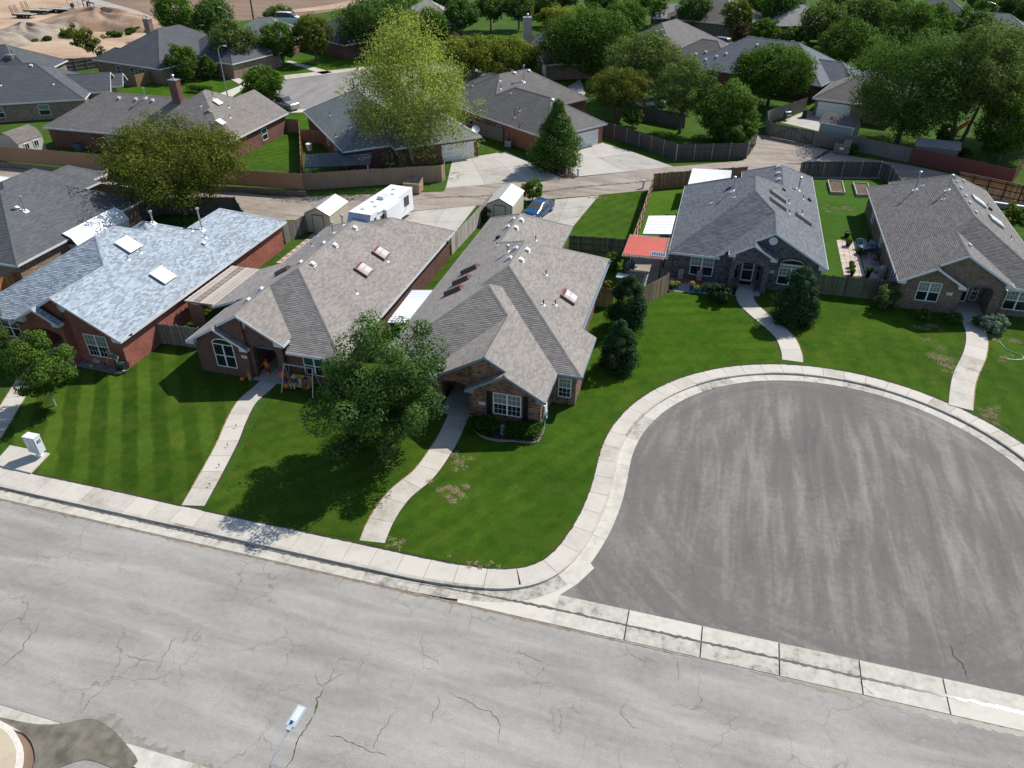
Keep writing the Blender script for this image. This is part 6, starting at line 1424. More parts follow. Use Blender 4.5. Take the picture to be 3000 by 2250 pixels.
e2 = np.array(G(*R1(640, 660), 2.3)); e1 = np.array(G(*R1(478, 610), 2.3)); e2 = e1+np.array([2.6, 0.0]); barn('long shed with white gambrel metal roof between the two left houses', e1, e2, 6.6, 2.0, 3.1, plain((0.60, 0.60, 0.58), 0.6, name='white_siding'), plain((0.83, 0.83, 0.83), 0.35, 0.1, 0.03, name='white_roof_metal'))
m = MB(); q = [(0.2, 2.02), (0.6, 2.68), (1.3, 2.95), (2.0, 2.68), (2.4, 2.02)]; m.face([(x, 0.0, z) for x, z in q]); o = m.build('louvre_panel', W_OLV, bpy.data.objects['barn_shed'])
a1 = np.array(G(*r00(-40, 1190), 2.1)); a2 = np.array(G(*r00(150, 1250), 2.1))
e1 = np.array(G(*r00(155, 1250), 2.0)); e2 = np.array(G(*r00(365, 1175), 2.0)); dxy = e2-e1; rzz = math.atan2(dxy[1], dxy[0]); Lb = np.linalg.norm(dxy)
nb = np.array([-dxy[1], dxy[0]])/Lb; f1 = e1; f0 = e1+nb*3.6
r, w = barn('gambrel garden shed with brown shingle roof and two small windows at the left edge', f0, f1, Lb, 1.9, 3.2, plain((0.45, 0.43, 0.38), 0.7, name='shed_siding'), F_BRN)
for t in (0.3, 0.68):
    m = MB(); y = Lb*t; m.box(w-0.01, w+0.05, y-0.4, y+0.4, 0.9, 1.7); wn_ = m.build('window', WHITE, r); m = MB(); m.box(w+0.04, w+0.06, y-0.32, y-0.03, 0.97, 1.63); m.build('pane', GLASSD, wn_); m = MB(); m.box(w+0.04, w+0.06, y+0.03, y+0.32, 0.97, 1.63); m.build('pane', GLASSD, wn_)
# shed by the tan garage
e1 = np.array(G(*r03(440, 1052), 2.3)); e2 = np.array(G(*r03(700, 1095), 2.3)); w = np.linalg.norm(e2-e1); rzz = math.atan2(e2[1]-e1[1], e2[0]-e1[0]); r = root_at('garden_shed', 'small garden shed with taupe shingle roof and white trim behind the grey fence', 'shed', e1, 0.17, rzz)
m = MB(); m.box(0.2, w+0.6, 0.2, 3.4, 0, 2.15); m.face([(0.2, 0.2, 2.15), (0.2, 3.4, 2.15), (0.2, 1.8, 3.0)]); m.face([(w+.6, 0.2, 2.15), (w+.6, 3.4, 2.15), (w+.6, 1.8, 3.0)]); m.build('wall', plain((0.36, 0.40, 0.37), 0.7, name='grey_green_siding'), r)
for ya, yb in ((0.0, 1.8), (3.6, 1.8)): m = MB(); m.face([(0, ya, 2.12), (w+.8, ya, 2.12), (w+.8, yb, 3.12), (0, yb, 3.12)]); m.face([(0, ya, 2.06), (w+.8, ya, 2.06), (w+.8, yb, 3.06), (0, yb, 3.06)]); m.build('roof', F_BRN, r)
m = MB(); m.box(0, w+.8, -0.04, 0.0, 1.98, 2.12); m.box(w+.5, w+.62, 0.13, 0.2, 0, 2.1); m.box(0.18, 0.3, 0.13, 0.2, 0, 2.1); m.build('trim', WHITE, r)
e1 = np.array(G(*r03(1275, 1285), 1.8)); r = root_at('playhouse', 'little grey flat-topped shed half covered by a vine behind the maroon fence', 'shed', e1, 0.17, -0.15); m = MB(); m.box(0, 4.8, 0, 3.4, 0, 2.0); m.build('wall', W_GREY, r)
m = MB(); m.face([(-.2, -.2, 2.05), (5.0, -.2, 2.05), (5.0, 1.7, 2.6), (-.2, 1.7, 2.6)]); m.face([(-.2, 3.6, 2.05), (5.0, 3.6, 2.05), (5.0, 1.7, 2.6), (-.2, 1.7, 2.6)]); m.build('roof', F_LT, r)
# aluminium covers
ALU = plain((0.86, 0.86, 0.86), 0.35, 0.0, 0.02, name='white_aluminium')
def cover(label, pts, z, nribs, name='patio_cover', slope=0.0, posts=True, mat=None, cat='patio cover'):
    """pts: four px corners at height z (near-left, near-right, far-right, far-left)"""
    P = [np.array(G(u, v, z)) for u, v in pts]; O = P[0]; r = root_at(name, label, cat, O); P = [p-O for p in P]; zz = z-0.17; mat = mat or ALU
    m = MB(); m.prism([tuple(p) for p in P], zz-0.08, zz, 0, True); m.build('roof_deck', mat, r)
    for k in range(nribs+1):
        t = k/nribs; a = P[0]*(1-t)+P[3]*t; b = P[1]*(1-t)+P[2]*t; m = MB(); m.beam((*a, zz+0.015), (*b, zz+0.015), 0.05, 0.045); m.build('rib', mat, r)
    if posts:
        for p in P:
            c = np.mean(P, axis=0); q = p+(c-p)*0.08; m = MB(); m.box(q[0]-.05, q[0]+.05, q[1]-.05, q[1]+.05, 0, zz-0.08); m.build('post', WHITE, r)
    return r
cover('white ribbed metal cover in the gap between the brown brick and centre houses', [r11(1130, 1312), r11(1305, 1312), r11(1530, 1036), r11(1345, 1036)], 2.75, 16)
cover('square white metal patio cover at the left side of the grey-blue house', [r12(1130, 545), r12(1375, 548), r12(1415, 390), r12(1180, 392)], 2.6, 6)
cover('white metal roof panel behind the grey-blue house, streaked with rust', [r12(1520, 118), r12(1890, 60), r12(1900, 0), r02(1560, 1455)], 2.6, 9)
cover('white flat carport roof cut by the left edge beside the charcoal roof', [R1(-60, 175), R1(0, 160), R1(212, 82), (-10, 515)], 2.8, 3)
cover('dark shingled lean-to cover behind the tan alley fence', [r01(415, 1450), r01(985, 1420), r01(1010, 1290), r01(430, 1335)], 2.35, 1, mat=F_CHAR)
# weathered pergola left of house 2
r = root_at('pergola', 'weathered wooden pergola with open slats against the brown brick house', 'pergola', (-37.2, 46.0)); WP = m_wood('bleached_wood', (0.42, 0.37, 0.32), 0.2)
for k in range(17):
    x = -1.45+k*0.163; m = MB(); w = 0.045 if k in (4, 5, 6, 7) else 0.14; m.box(x, x+w, -2.9, 3.7, 2.32, 2.36); m.build('slat', WP, r)
for k in range(12): y = -2.8+k*0.58; m = MB(); m.box(-1.6, 1.35, y, y+0.05, 2.16, 2.31); m.build('rafter', WP, r)
for y in (-2.5, 3.2): m = MB(); m.box(-1.35, -1.2, y-.07, y+.07, 0, 2.16); m.build('post', WP, r)
m = MB(); m.box(-1.2, 0.1, -3.0, -2.9, 0, 2.2); m.build('screen_panel', plain((0.20, 0.125, 0.085), 0.8, 0, 0.1, name='brown_panel'), r)
# red pergola
RP = plain((0.56, 0.115, 0.085), 0.55, 0, 0.1, 2.0, name='red_polycarbonate')
P0 = np.array(G(*Z4(-85, 1000), 2.7)); P1 = np.array(G(*Z4(155, 1020), 2.7)); PL = np.array(G(*r12(955, 730), 2.7)); PR = np.array(G(*r12(1310, 765), 2.7)); PB = np.array(G(*r12(1018, 568), 2.7)); PC = np.array(G(*r12(1352, 595), 2.7))
r = root_at('red_pergola', 'dark timber pergola with red corrugated roof and a small solar panel', 'pergola', PL); dx = PR-PL; Wd = np.linalg.norm(dx); dy = PB-PL; Ld = np.linalg.norm(dy)
for k in range(26):
    t = k/25; m = MB(); a = dx*t; m.beam((*(a-dy/Ld*0.3), 2.58), (*(a+dy+dy/Ld*0.25), 2.58), 0.045, 0.14); m.build('rafter', WP, r)
for j in range(4):
    t0, t1 = j/4, (j+1)/4; m = MB(); n = 30
    for k in range(n):
        a0 = dx*(t0+(t1-t0)*0); s0 = dy*(k/n)+dx*t0; s1 = dy*((k+1)/n)+dx*t0
        z = 2.67+(0.012 if k % 2 else 0.0); q0 = dy*(t0+(t1-t0)*k/n); q1 = dy*(t0+(t1-t0)*(k+1)/n)
        m.face([(*(q0), z), (*(q0+dx*0.97), z), (*(q1+dx*0.97), z+0.012*(1 if k % 2 == 0 else -1)), (*(q1), z+0.012*(1 if k % 2 == 0 else -1))])
    m.build('roof_sheet', RP, r)
DT = m_wood('dark_timber', (0.065, 0.048, 0.038))
for t, q in ((0.05, 0.05), (0.95, 0.05), (0.05, 0.9), (0.95, 0.9)): c = dx*t+dy*q; m = MB(); m.box(c[0]-.08, c[0]+.08, c[1]-.08, c[1]+.08, 0, 2.45); m.build('post', DT, r)
for q in (0.05, 0.9): m = MB(); m.beam((*(dy*q), 2.42), (*(dx+dy*q), 2.42), 0.1, 0.22); m.build('beam', DT, r)
for k in range(11): m = MB(); a = dy*(k/10); m.beam((*(dx*0.97+a), 2.62), (*(dx*1.1+a), 2.62), 0.06, 0.08); m.build('batten', WP, r)
c = dx*0.85+dy*0.11; m = MB(); m.obox((*c, 2.73), Vector((*(dx/Wd*0.62), 0)), Vector((*(dy/Ld*0.36), 0.02)), (0, 0, 0.02)); sp = m.build('solar_panel', WHITE, r)
for i in range(6):
    for j in range(3): m = MB(); cc = c+dx/Wd*(-0.5+0.2*i)+dy/Ld*(-0.22+0.22*j); m.obox((*cc, 2.755+0.01*(j-1)), Vector((*(dx/Wd*0.09), 0)), Vector((*(dy/Ld*0.1), 0.005)), (0, 0, 0.005)); m.build('cell', plain((0.05, 0.09, 0.16), 0.2, 0.2, name='solar_cell'), sp)
sheet('pergola_patio', px([(1822, 860), (1880, 850), (1900, 830), (1965, 810), (1975, 730), (1850, 735)]), 0.184, m_concrete('patio_concrete', (0.36, 0.32, 0.26)))
# box shed by pergola, smoker grill
r = root_at('metal_locker', 'low grey metal storage box in front of the red-roofed pergola', 'storage box', G(1830, 845)); m = MB(); m.box(-0.75, 0.75, -0.4, 0.4, 0, 1.15); m.build('body', W_OLV, r); m = MB(); m.box(-0.8, 0.8, -0.45, 0.5, 1.15, 1.2); m.build('lid', plain((0.34, 0.37, 0.40), 0.4, 0.2, name='grey_lid'), r)
def smoker(label, p, rz, z=0.19):
    r = root_at('barrel_grill', label, 'grill', p, z, rz); m = MB(); m.tube([(-0.45, 0, 0.9), (0.45, 0, 0.9)], 0.3, 16); m.build('barrel', DARKM, r); m = MB()
    for k in range(8): pass
    m.tube([(-0.46, 0, 1.0), (0.46, 0, 1.0)], 0.28, 16); m.build('lid', plain((0.22, 0.25, 0.27), 0.35, 0.4, name='steel_lid'), r); m = MB(); m.tube([(0.3, 0, 1.2), (0.3, 0, 1.75)], 0.05, 8); m.build('chimney', DARKM, r)
    for x in (-0.4, 0.4):
        for y in (-0.2, 0.2): m = MB(); m.tube([(x, y*1.3, 0), (x, y, 0.8)], 0.025, 6); m.build('leg', DARKM, r)
    m = MB(); m.box(-0.4, 0.4, -0.6, -0.32, 0.78, 0.82); m.build('shelf', METAL, r); m = MB(); m.tube([(-0.52, -0.25, 0.14), (-0.48, -0.25, 0.14)], 0.14, 12); m.tube([(-0.52, 0.25, 0.14), (-0.48, 0.25, 0.14)], 0.14, 12); m.build('wheels', RUBBER, r)
    return r
smoker('barrel smoker with steel lid under the red-roofed pergola', G(1842, 805), 1.2)
smoker('dark barrel grill against the rail fence near the tan garage', G(2303, 352), 0.6)
# ------------------------------------------------------------------ street furniture
r = root_at('mailbox_cluster', 'white cluster mailbox on a pedestal at the kerb, left', 'mailbox', G(110, 1340, 0.24), 0.24, 0.0); WM = plain((0.74, 0.75, 0.76), 0.4, 0.1, 0.03, name='mailbox_enamel'); WMF = plain((0.52, 0.55, 0.58), 0.4, 0.1, 0.04, name='mailbox_door_enamel')
m = MB(); m.box(-0.42, 0.42, -0.05, 0.42, 0.38, 1.55); m.box(-0.44, 0.44, -0.07, 0.44, 1.55, 1.6); m.build('cabinet', WM, r); m = MB(); m.box(-0.12, 0.12, 0.05, 0.3, 0, 0.4); m.box(-0.2, 0.2, 0.0, 0.38, 0, 0.03); m.build('pedestal', WM, r)
for i in range(2):
    for k in range(7): m = MB(); m.box(-0.39+i*0.4, -0.01+i*0.4, -0.075, -0.05, 0.43+k*0.155, 0.43+k*0.155+0.14); d_ = m.build('compartment_door', WMF, r); m = MB(); m.box(-0.08+i*0.4, -0.05+i*0.4, -0.085, -0.075, 0.49+k*0.155, 0.52+k*0.155); m.build('lock', DARKM, d_)
NAVY = plain((0.02, 0.035, 0.12), 0.5, name='navy_decal')
m = MB(); m.box(0.42, 0.428, 0.06, 0.34, 1.1, 1.3); lg = m.build('postal_decal', NAVY, r); m = MB(); m.face([(0.431, 0.09, 1.13), (0.431, 0.14, 1.13), (0.431, 0.31, 1.25), (0.431, 0.18, 1.22)]); m.face([(0.431, 0.2, 1.15), (0.431, 0.3, 1.15), (0.431, 0.32, 1.2)]); m.build('eagle_emblem', WHITE, lg)
PALEB = plain((0.50, 0.58, 0.60), 0.35, 0.3, 0.05, name='pale_lamp_metal')
def lamp(name, label, base, H, armv, armlen, group=None):
    r = root_at(name, label, 'street lamp', base, 0.15, 0); d = Vector((armv[0], armv[1], 0)).normalized(); m = MB(); m.tube([(0, 0, 0), (0, 0, H-0.7)], [0.11, 0.065], 10); m.box(-.16, .16, -.16, .16, 0, 0.12); m.build('pole', METAL, r)
    m = MB(); m.tube([(0, 0, H-0.75), d*armlen*0.4+Vector((0, 0, H-0.25)), d*armlen+Vector((0, 0, H))], [0.05, 0.04, 0.03], 8); m.build('arm', METAL, r)
    hd = d*armlen; s_ = Vector((-d.y, d.x, 0)); m = MB(); m.obox(hd+d*0.36+Vector((0, 0, H+0.02)), d*0.36, s_*0.16, Vector((0, 0, 0.035))); m.obox(hd+d*0.02+Vector((0, 0, H)), d*0.14, s_*0.08, Vector((0, 0, 0.05))); h_ = m.build('lamp_head', PALEB, r)
    m = MB()
    for k in (-1, 0, 1): m.obox(hd+d*0.42+s_*0.07*k+Vector((0, 0, H+0.065)), d*0.24, s_*0.012, Vector((0, 0, 0.012)))
    m.build('cooling_fin', WHITE, h_); m = MB(); m.lathe([(0.04, 0), (0.045, 0.06), (0.02, 0.09)], tuple(hd+d*0.12+Vector((0, 0, H+0.055))), 10); m.build('photocell', NAVY, h_)
    return r
hp = np.array(G(850, 2130, 8.3)); tp = np.array(G(888, 2078, 8.3)); pp_ = np.array(G(752, 2315, 8.0)); dv = hp-pp_
lamp('street_lamp', 'street lamp head on a long thin arm, seen from above over the near street', tuple(pp_), 8.3-0.15, tuple(dv), float(np.linalg.norm(dv)))
b = np.array(G(668, 287)); t = np.array(G(690, 146, 8.2)); lamp('street_lamp', 'grey street lamp standing on the far court pavement behind the chimney house', tuple(b), 8.2, tuple(t-b), 2.2)
b = np.array(G(700, 190)); lamp('street_lamp', 'street lamp head poking out above the grey-green street tree', tuple(G(690, 160)), 8.6, (-1, 0.1), 1.4)
b = np.array(G(2885, 140)); lamp('street_lamp', 'street lamp head among the trees at the upper right', tuple(b), 8.6, (-1, 0.2), 1.6)
def upole(label, top, base): 
    B = G(*base, 0.0); r = root_at('utility_pole', label, 'pole', B, 0); m = MB(); m.tube([(0, 0, 0), (0.2, 0, 17)], [0.22, 0.14], 8); m.build('pole', W_TAN if 'tan' in label else W_DARK, r); m = MB(); m.box(-1.2, 1.4, -.06, .06, 15.6, 15.8); m.build('crossarm', W_DARK, r)
upole('tan wooden utility pole at the edge of the gravel lane', None, (470, 60)); upole('dark wooden utility pole at the edge of the ploughed field', None, (743, 57))
def dumpster(label, p, rz, mat, open_=False, group=None):
    r = root_at('dumpster', label, 'dumpster', p, 0.19, rz); m = MB()
    m.prism([(-0.95, -0.75), (0.95, -0.75), (0.95, 0.75), (-0.95, 0.75)], 0.1, 1.15); i = len(m.v)
    m.v += [(-0.95, -0.75, 1.15), (0.95, -0.75, 1.15), (0.95, 0.75, 1.15), (-0.95, 0.75, 1.15), (-0.95, -0.55, 1.25), (0.95, -0.55, 1.25), (0.95, 0.75, 1.6), (-0.95, 0.75, 1.6)]
    for f in ((0,1,5,4),(1,2,6,5),(2,3,7,6),(3,0,4,7)): m.f.append(tuple(i+k for k in f)); m.m.append(0); m.t.append(.5)
    for x in (-0.97, 0.97): m.box(x-.03, x+.03, -0.5, 0.5, 0.75, 0.9)
    for x in (-0.5, 0, 0.5): m.box(x-.03, x+.03, -0.79, -0.75, 0.15, 1.1)
    m.build('bin_body', mat, r)
    for k, (x0, x1) in enumerate(((-0.95, -0.02), (0.02, 0.95))):
        m = MB()
        if open_ and k == 0: m.face([(x0, -.5, 1.24), (x1, -.5, 1.24), (x1, .7, 1.55), (x0, .7, 1.55)]); m.build('opening', BLACKP, r); continue
        m.face([(x0, -.57, 1.27), (x1, -.57, 1.27), (x1, .78, 1.64), (x0, .78, 1.64)]); m.face([(x0, -.57, 1.27), (x1, -.57, 1.27), (x1, -.57, 1.2), (x0, -.57, 1.2)]); m.build('lid', DARKM if not open_ else mat, r)
    m = MB(); m.box(-0.25, 0.25, -0.81, -0.79, 0.6, 0.9); m.build('notice', WHITE, r)
TANM = plain((0.34, 0.25, 0.15), 0.6, 0, 0.15, name='tan_steel'); BRM = plain((0.21, 0.165, 0.12), 0.6, 0, 0.15, name='brown_steel')
dumpster('tan dumpster with black lids against the alley wall, left', G(300, 525), 0.1, TANM); dumpster('tan dumpster with black lids behind the white travel trailer', G(1212, 562), 0.05, TANM)
dumpster('brown dumpster with one open lid by the right alley fence', G(2465, 448), -0.28, BRM, True)
def ac(label, p, mat, rz=0.0):
    r = root_at('air_conditioner', label, 'air conditioner', p, 0.19, rz); m = MB(); m.box(-.42, .42, -.42, .42, 0.05, 0.85)
    for k in range(14): m.box(-.44, .44, -.44, .44, 0.1+k*0.052, 0.115+k*0.052)
    m.build('casing', mat, r); m = MB(); m.lathe([(0.38, 0.0), (0.38, 0.03), (0.1, 0.05)], (0, 0, 0.85), 16); m.build('fan_grille', DARKM, r)
ac('teal air conditioner unit by the wall of the chimney house', G(235, 440), plain((0.10, 0.17, 0.18), 0.5, name='teal_casing')); ac('pale grey air conditioner beside the orange-red brick wall', G(1490, 430), plain((0.36, 0.38, 0.36), 0.5, name='grey_casing'))
for i, (p, l) in enumerate([((1693, 517), 'white utility pedestal at the foot of the dark conifer'), ((1884, 552), 'grey utility pedestal beside the cedar side fence'), ((1660, 515), 'low utility box in the bed under the dark conifer')]):
    r = root_at('utility_pedestal', l, 'utility box', G(*p), 0.18); m = MB(); m.lathe([(0.15, 0), (0.15, 0.9), (0.12, 0.98)], (0, 0, 0), 10); m.build('housing', WHITE if i != 2 else METAL, r); m = MB(); m.lathe([(0.17, 0.0), (0.17, 0.08)], (0, 0, 0.8), 10); m.build('cap', METAL, r)
r = root_at('dish_antenna', 'grey satellite dish on a post beside the garage of the sage-roofed house', 'satellite dish', G(1395, 425)); m = MB(); m.tube([(0, 0, 0), (0, 0, 1.9)], 0.04, 6); m.build('post', METAL, r); m = MB(); dishgeo(m, Vector((0, 0, 2.1)), (0.3, -0.5, 0.6), 0.55); m.build('dish', METAL, r)
r = root_at('planter_bed', 'earth bed under the dark conifer between two driveways', 'planting bed', G(1640, 500)); o = sheet('soil', [(p[0]-G(1640, 500)[0], p[1]-G(1640, 500)[1]) for p in px([(1570, 470), (1655, 474), (1690, 510), (1680, 525), (1648, 520), (1575, 486)])], 0.02, SOIL, parent=r)
for x in [r]: pass
# raised garden beds
def bed(label, pts):
    P = [np.array(G(u, v, 0.45)) for u, v in pts]; O = P[0]; r = root_at('raised_bed', label, 'garden bed', O, 0.17, 0, 'raised garden beds'); P = [p-O for p in P]; c = np.mean(P, axis=0)
    for i in range(4): a, b = P[i], P[(i+1) % 4]; m = MB(); m.beam((*a, 0.16), (*b, 0.16), 0.09, 0.32); m.build('board', plain((0.42, 0.37, 0.33), 0.8, name='bed_timber'), r)
    sheet('soil', [tuple(p+(c-p)*0.05) for p in P], 0.2, SOIL, parent=r)
bed('raised garden bed of bare soil, left of the two behind the grey-blue house', [r13(518, 80), r13(545, 182), r13(665, 188), r13(640, 88)]); bed('raised garden bed of bare soil, partly hidden by the tan house roof', [r13(738, 98), r13(770, 205), r13(890, 205), r13(862, 108)])
# checker paving by the first shed
r = bpy.data.objects.new('checker_paving', None); COL.objects.link(r); tag(r, kind='structure'); c0 = np.array(G(*r11(330, 690))); tl = [plain((0.46, 0.40, 0.35), 0.8, name='pale_tile'), plain((0.30, 0.19, 0.13), 0.8, name='rust_tile')]
for i in range(-5, 7):
    for j in range(-6, 11):
        a = 0.42; q = c0+np.array([i*0.46*1.0, j*0.46]); 
        if not (-34.0 > q[0] > -38.5): continue
        u, v, _ = proj(q[0], q[1], 0.2)
        if u > 1010: continue
        m = MB(); m.box(q[0]-0.22, q[0]+0.22, q[1]-0.22, q[1]+0.22, 0.1, 0.2); m.build('tile', tl[(i+j) % 2], r)
# ------------------------------------------------------------------ travel trailer
A_ = [np.array(G(*S6(*q), 3.15)) for q in ((805, 475), (1130, 517), (1700, 130), (1385, 87))]
v1 = A_[1]-A_[0]; Wt = 2.5; ax = (A_[2]-A_[1]); Lt = np.linalg.norm(ax); rzz = math.atan2(ax[1], ax[0]); Fm = (A_[0]+A_[1])/2
r = root_at('travel_trailer', 'long white travel trailer with dark windows parked on the concrete drive', 'trailer', Fm, 0.196, rzz)
WV = plain((0.80, 0.81, 0.82), 0.3, 0, 0.02, name='white_fibreglass'); GT = plain((0.07, 0.065, 0.06), 0.2, name='tinted_glass')
hw = Wt/2; Ht_ = 2.95
m = MB(); prof = [(0.0, 0.55), (-0.45, 1.2), (-0.35, 1.9), (0.25, Ht_), (Lt, Ht_), (Lt+0.05, 0.55)]
for y in (-hw, hw): m.face([(x, y, z) for x, z in prof])
for i in range(len(prof)): (x0, z0), (x1, z1) = prof[i], prof[(i+1) % len(prof)]; m.face([(x0, -hw, z0), (x1, -hw, z1), (x1, hw, z1), (x0, hw, z0)])
m.build('body', WV, r)
CAPB = plain((0.45, 0.54, 0.60), 0.3, 0, 0.03, name='pale_blue_cap')
m = MB(); m.face([(-0.362, -hw*0.98, 1.92), (0.235, -hw*0.98, Ht_-0.02), (0.235, hw*0.98, Ht_-0.02), (-0.362, hw*0.98, 1.92)][::-1]); m.face([(-0.46, -hw*.98, 1.22), (-0.362, -hw*.98, 1.9), (-0.362, hw*.98, 1.9), (-0.46, hw*.98, 1.22)]); cp_ = m.build('front_cap', CAPB, r)
cu = bpy.data.curves.new('logo', 'FONT'); cu.body = 'WILDERNESS'; cu.size = 0.26; cu.align_x = 'CENTER'; cu.align_y = 'CENTER'; o = bpy.data.objects.new('logo', cu); COL.objects.link(o); me = bpy.data.meshes.new_from_object(o.evaluated_get(bpy.context.evaluated_depsgraph_get())); bpy.data.objects.remove(o)
me.transform(Matrix.Scale(1.0, 4)); nrm = Vector((-(Ht_-1.92), 0, 0.6)).normalized(); upv = Vector((0.6, 0, Ht_-1.92)).normalized(); rt = Vector((0, -1, 0)); Mx = Matrix((rt, upv, nrm)).transposed().to_4x4(); Mx.translation = Vector((-0.07, 0, 2.42))+nrm*0.012; me.transform(Mx); me.materials.clear(); me.materials.append(NAVY); o = bpy.data.objects.new('lettering', me); COL.objects.link(o); o.parent = cp_
m = MB(); sw = [Vector((-0.07, 0, 2.42))+rt*(-0.55+k*0.12)+upv*(-0.18-0.05*math.sin(math.pi*k/10))+nrm*0.012 for k in range(11)]
for a, b in zip(sw[:-1], sw[1:]): m.beam(a, b, 0.03, 0.008)
pk = [Vector((-0.07, 0, 2.42))+rt*x+upv*z+nrm*0.012 for x, z in ((-0.5, 0.17), (-0.3, 0.3), (-0.12, 0.17), (0.1, 0.34), (0.35, 0.17))]
for a, b in zip(pk[:-1], pk[1:]): m.beam(a, b, 0.018, 0.006)
m.build('emblem', NAVY, cp_)
for y in (-1.05, -0.3, 0.0, 0.3, 1.05): m = MB(); m.obox((0.19, y, 2.86), (0.02, 0, 0.04), (0, 0.04, 0), (0.03, 0, -0.015)); m.build('marker_light', BRONZE, r)
for x0, x1, z0, z1 in ((0.75, 1.05, 1.9, 2.4), (1.9, 2.75, 1.35, 2.2), (3.6, 4.9, 1.2, 2.3), (6.6, 7.5, 1.5, 2.4)):
    sx = Lt/8.4; m = MB(); m.box(x0*sx-.04, x1*sx+.04, -hw-.03, -hw, z0-.04, z1+.04); w_ = m.build('window', DARKM, r); m = MB(); m.box(x0*sx, x1*sx, -hw-.045, -hw-.03, z0, z1); m.build('pane', GT, w_)
m = MB(); m.box(Lt*0.62, Lt*0.7, -hw-.025, -hw, 0.6, 2.6); m.build('door', WV, r)
m = MB(); m.box(Lt*0.3, Lt*0.62, -hw-.35, -hw, 0.7, 2.65); m.box(Lt*.18, Lt*.65, -hw-.1, -hw, 2.72, 2.8); m.build('awning', WV, r)
m = MB()
for k in range(10): a = k/9; m.beam((Lt*(0.72+0.16*a), -hw-.012, 0.9+0.9*a*a), (Lt*(0.72+0.16*(a+.11)), -hw-.012, 0.9+0.9*(a+.11)**2), 0.02, 0.05)
m.build('stripe', METAL, r)
for x, y in ((1.4, 0.3), (2.4, -0.5), (3.4, 0.4), (6.0, -0.4), (7.2, 0.2)): m = MB(); m.box(x*Lt/8.4-.2, x*Lt/8.4+.2, y-.2, y+.2, Ht_, Ht_+.09); m.build('roof_vent', TRIM, r)
m = MB(); m.prism([(4.2, -.35), (5.2, -.35), (5.2, .35), (4.2, .35)], Ht_, Ht_+.25); m.box(4.25, 5.3, -.3, .3, Ht_+.25, Ht_+.3); m.build('roof_air_conditioner', plain((0.62, 0.64, 0.64), 0.4, name='vent_plastic'), r)
for x in (Lt*.52, Lt*.62):
    for y in (-hw+.15, hw-.15): m = MB(); m.tube([(x, y-.1, .33), (x, y+.1, .33)], .33, 16); w_ = m.build('wheel', RUBBER, r); m = MB(); m.tube([(x, y-.11, .33), (x, y+.11, .33)], .17, 12); m.build('rim', METAL, w_)
m = MB(); m.beam((-0.3, 0, .5), (-1.6, 0, .5), .12); m.beam((-0.3, .6, .5), (-1.5, 0.05, .5), .08); m.beam((-.3, -.6, .5), (-1.5, -.05, .5), .08); m.build('tow_bar', DARKM, r)
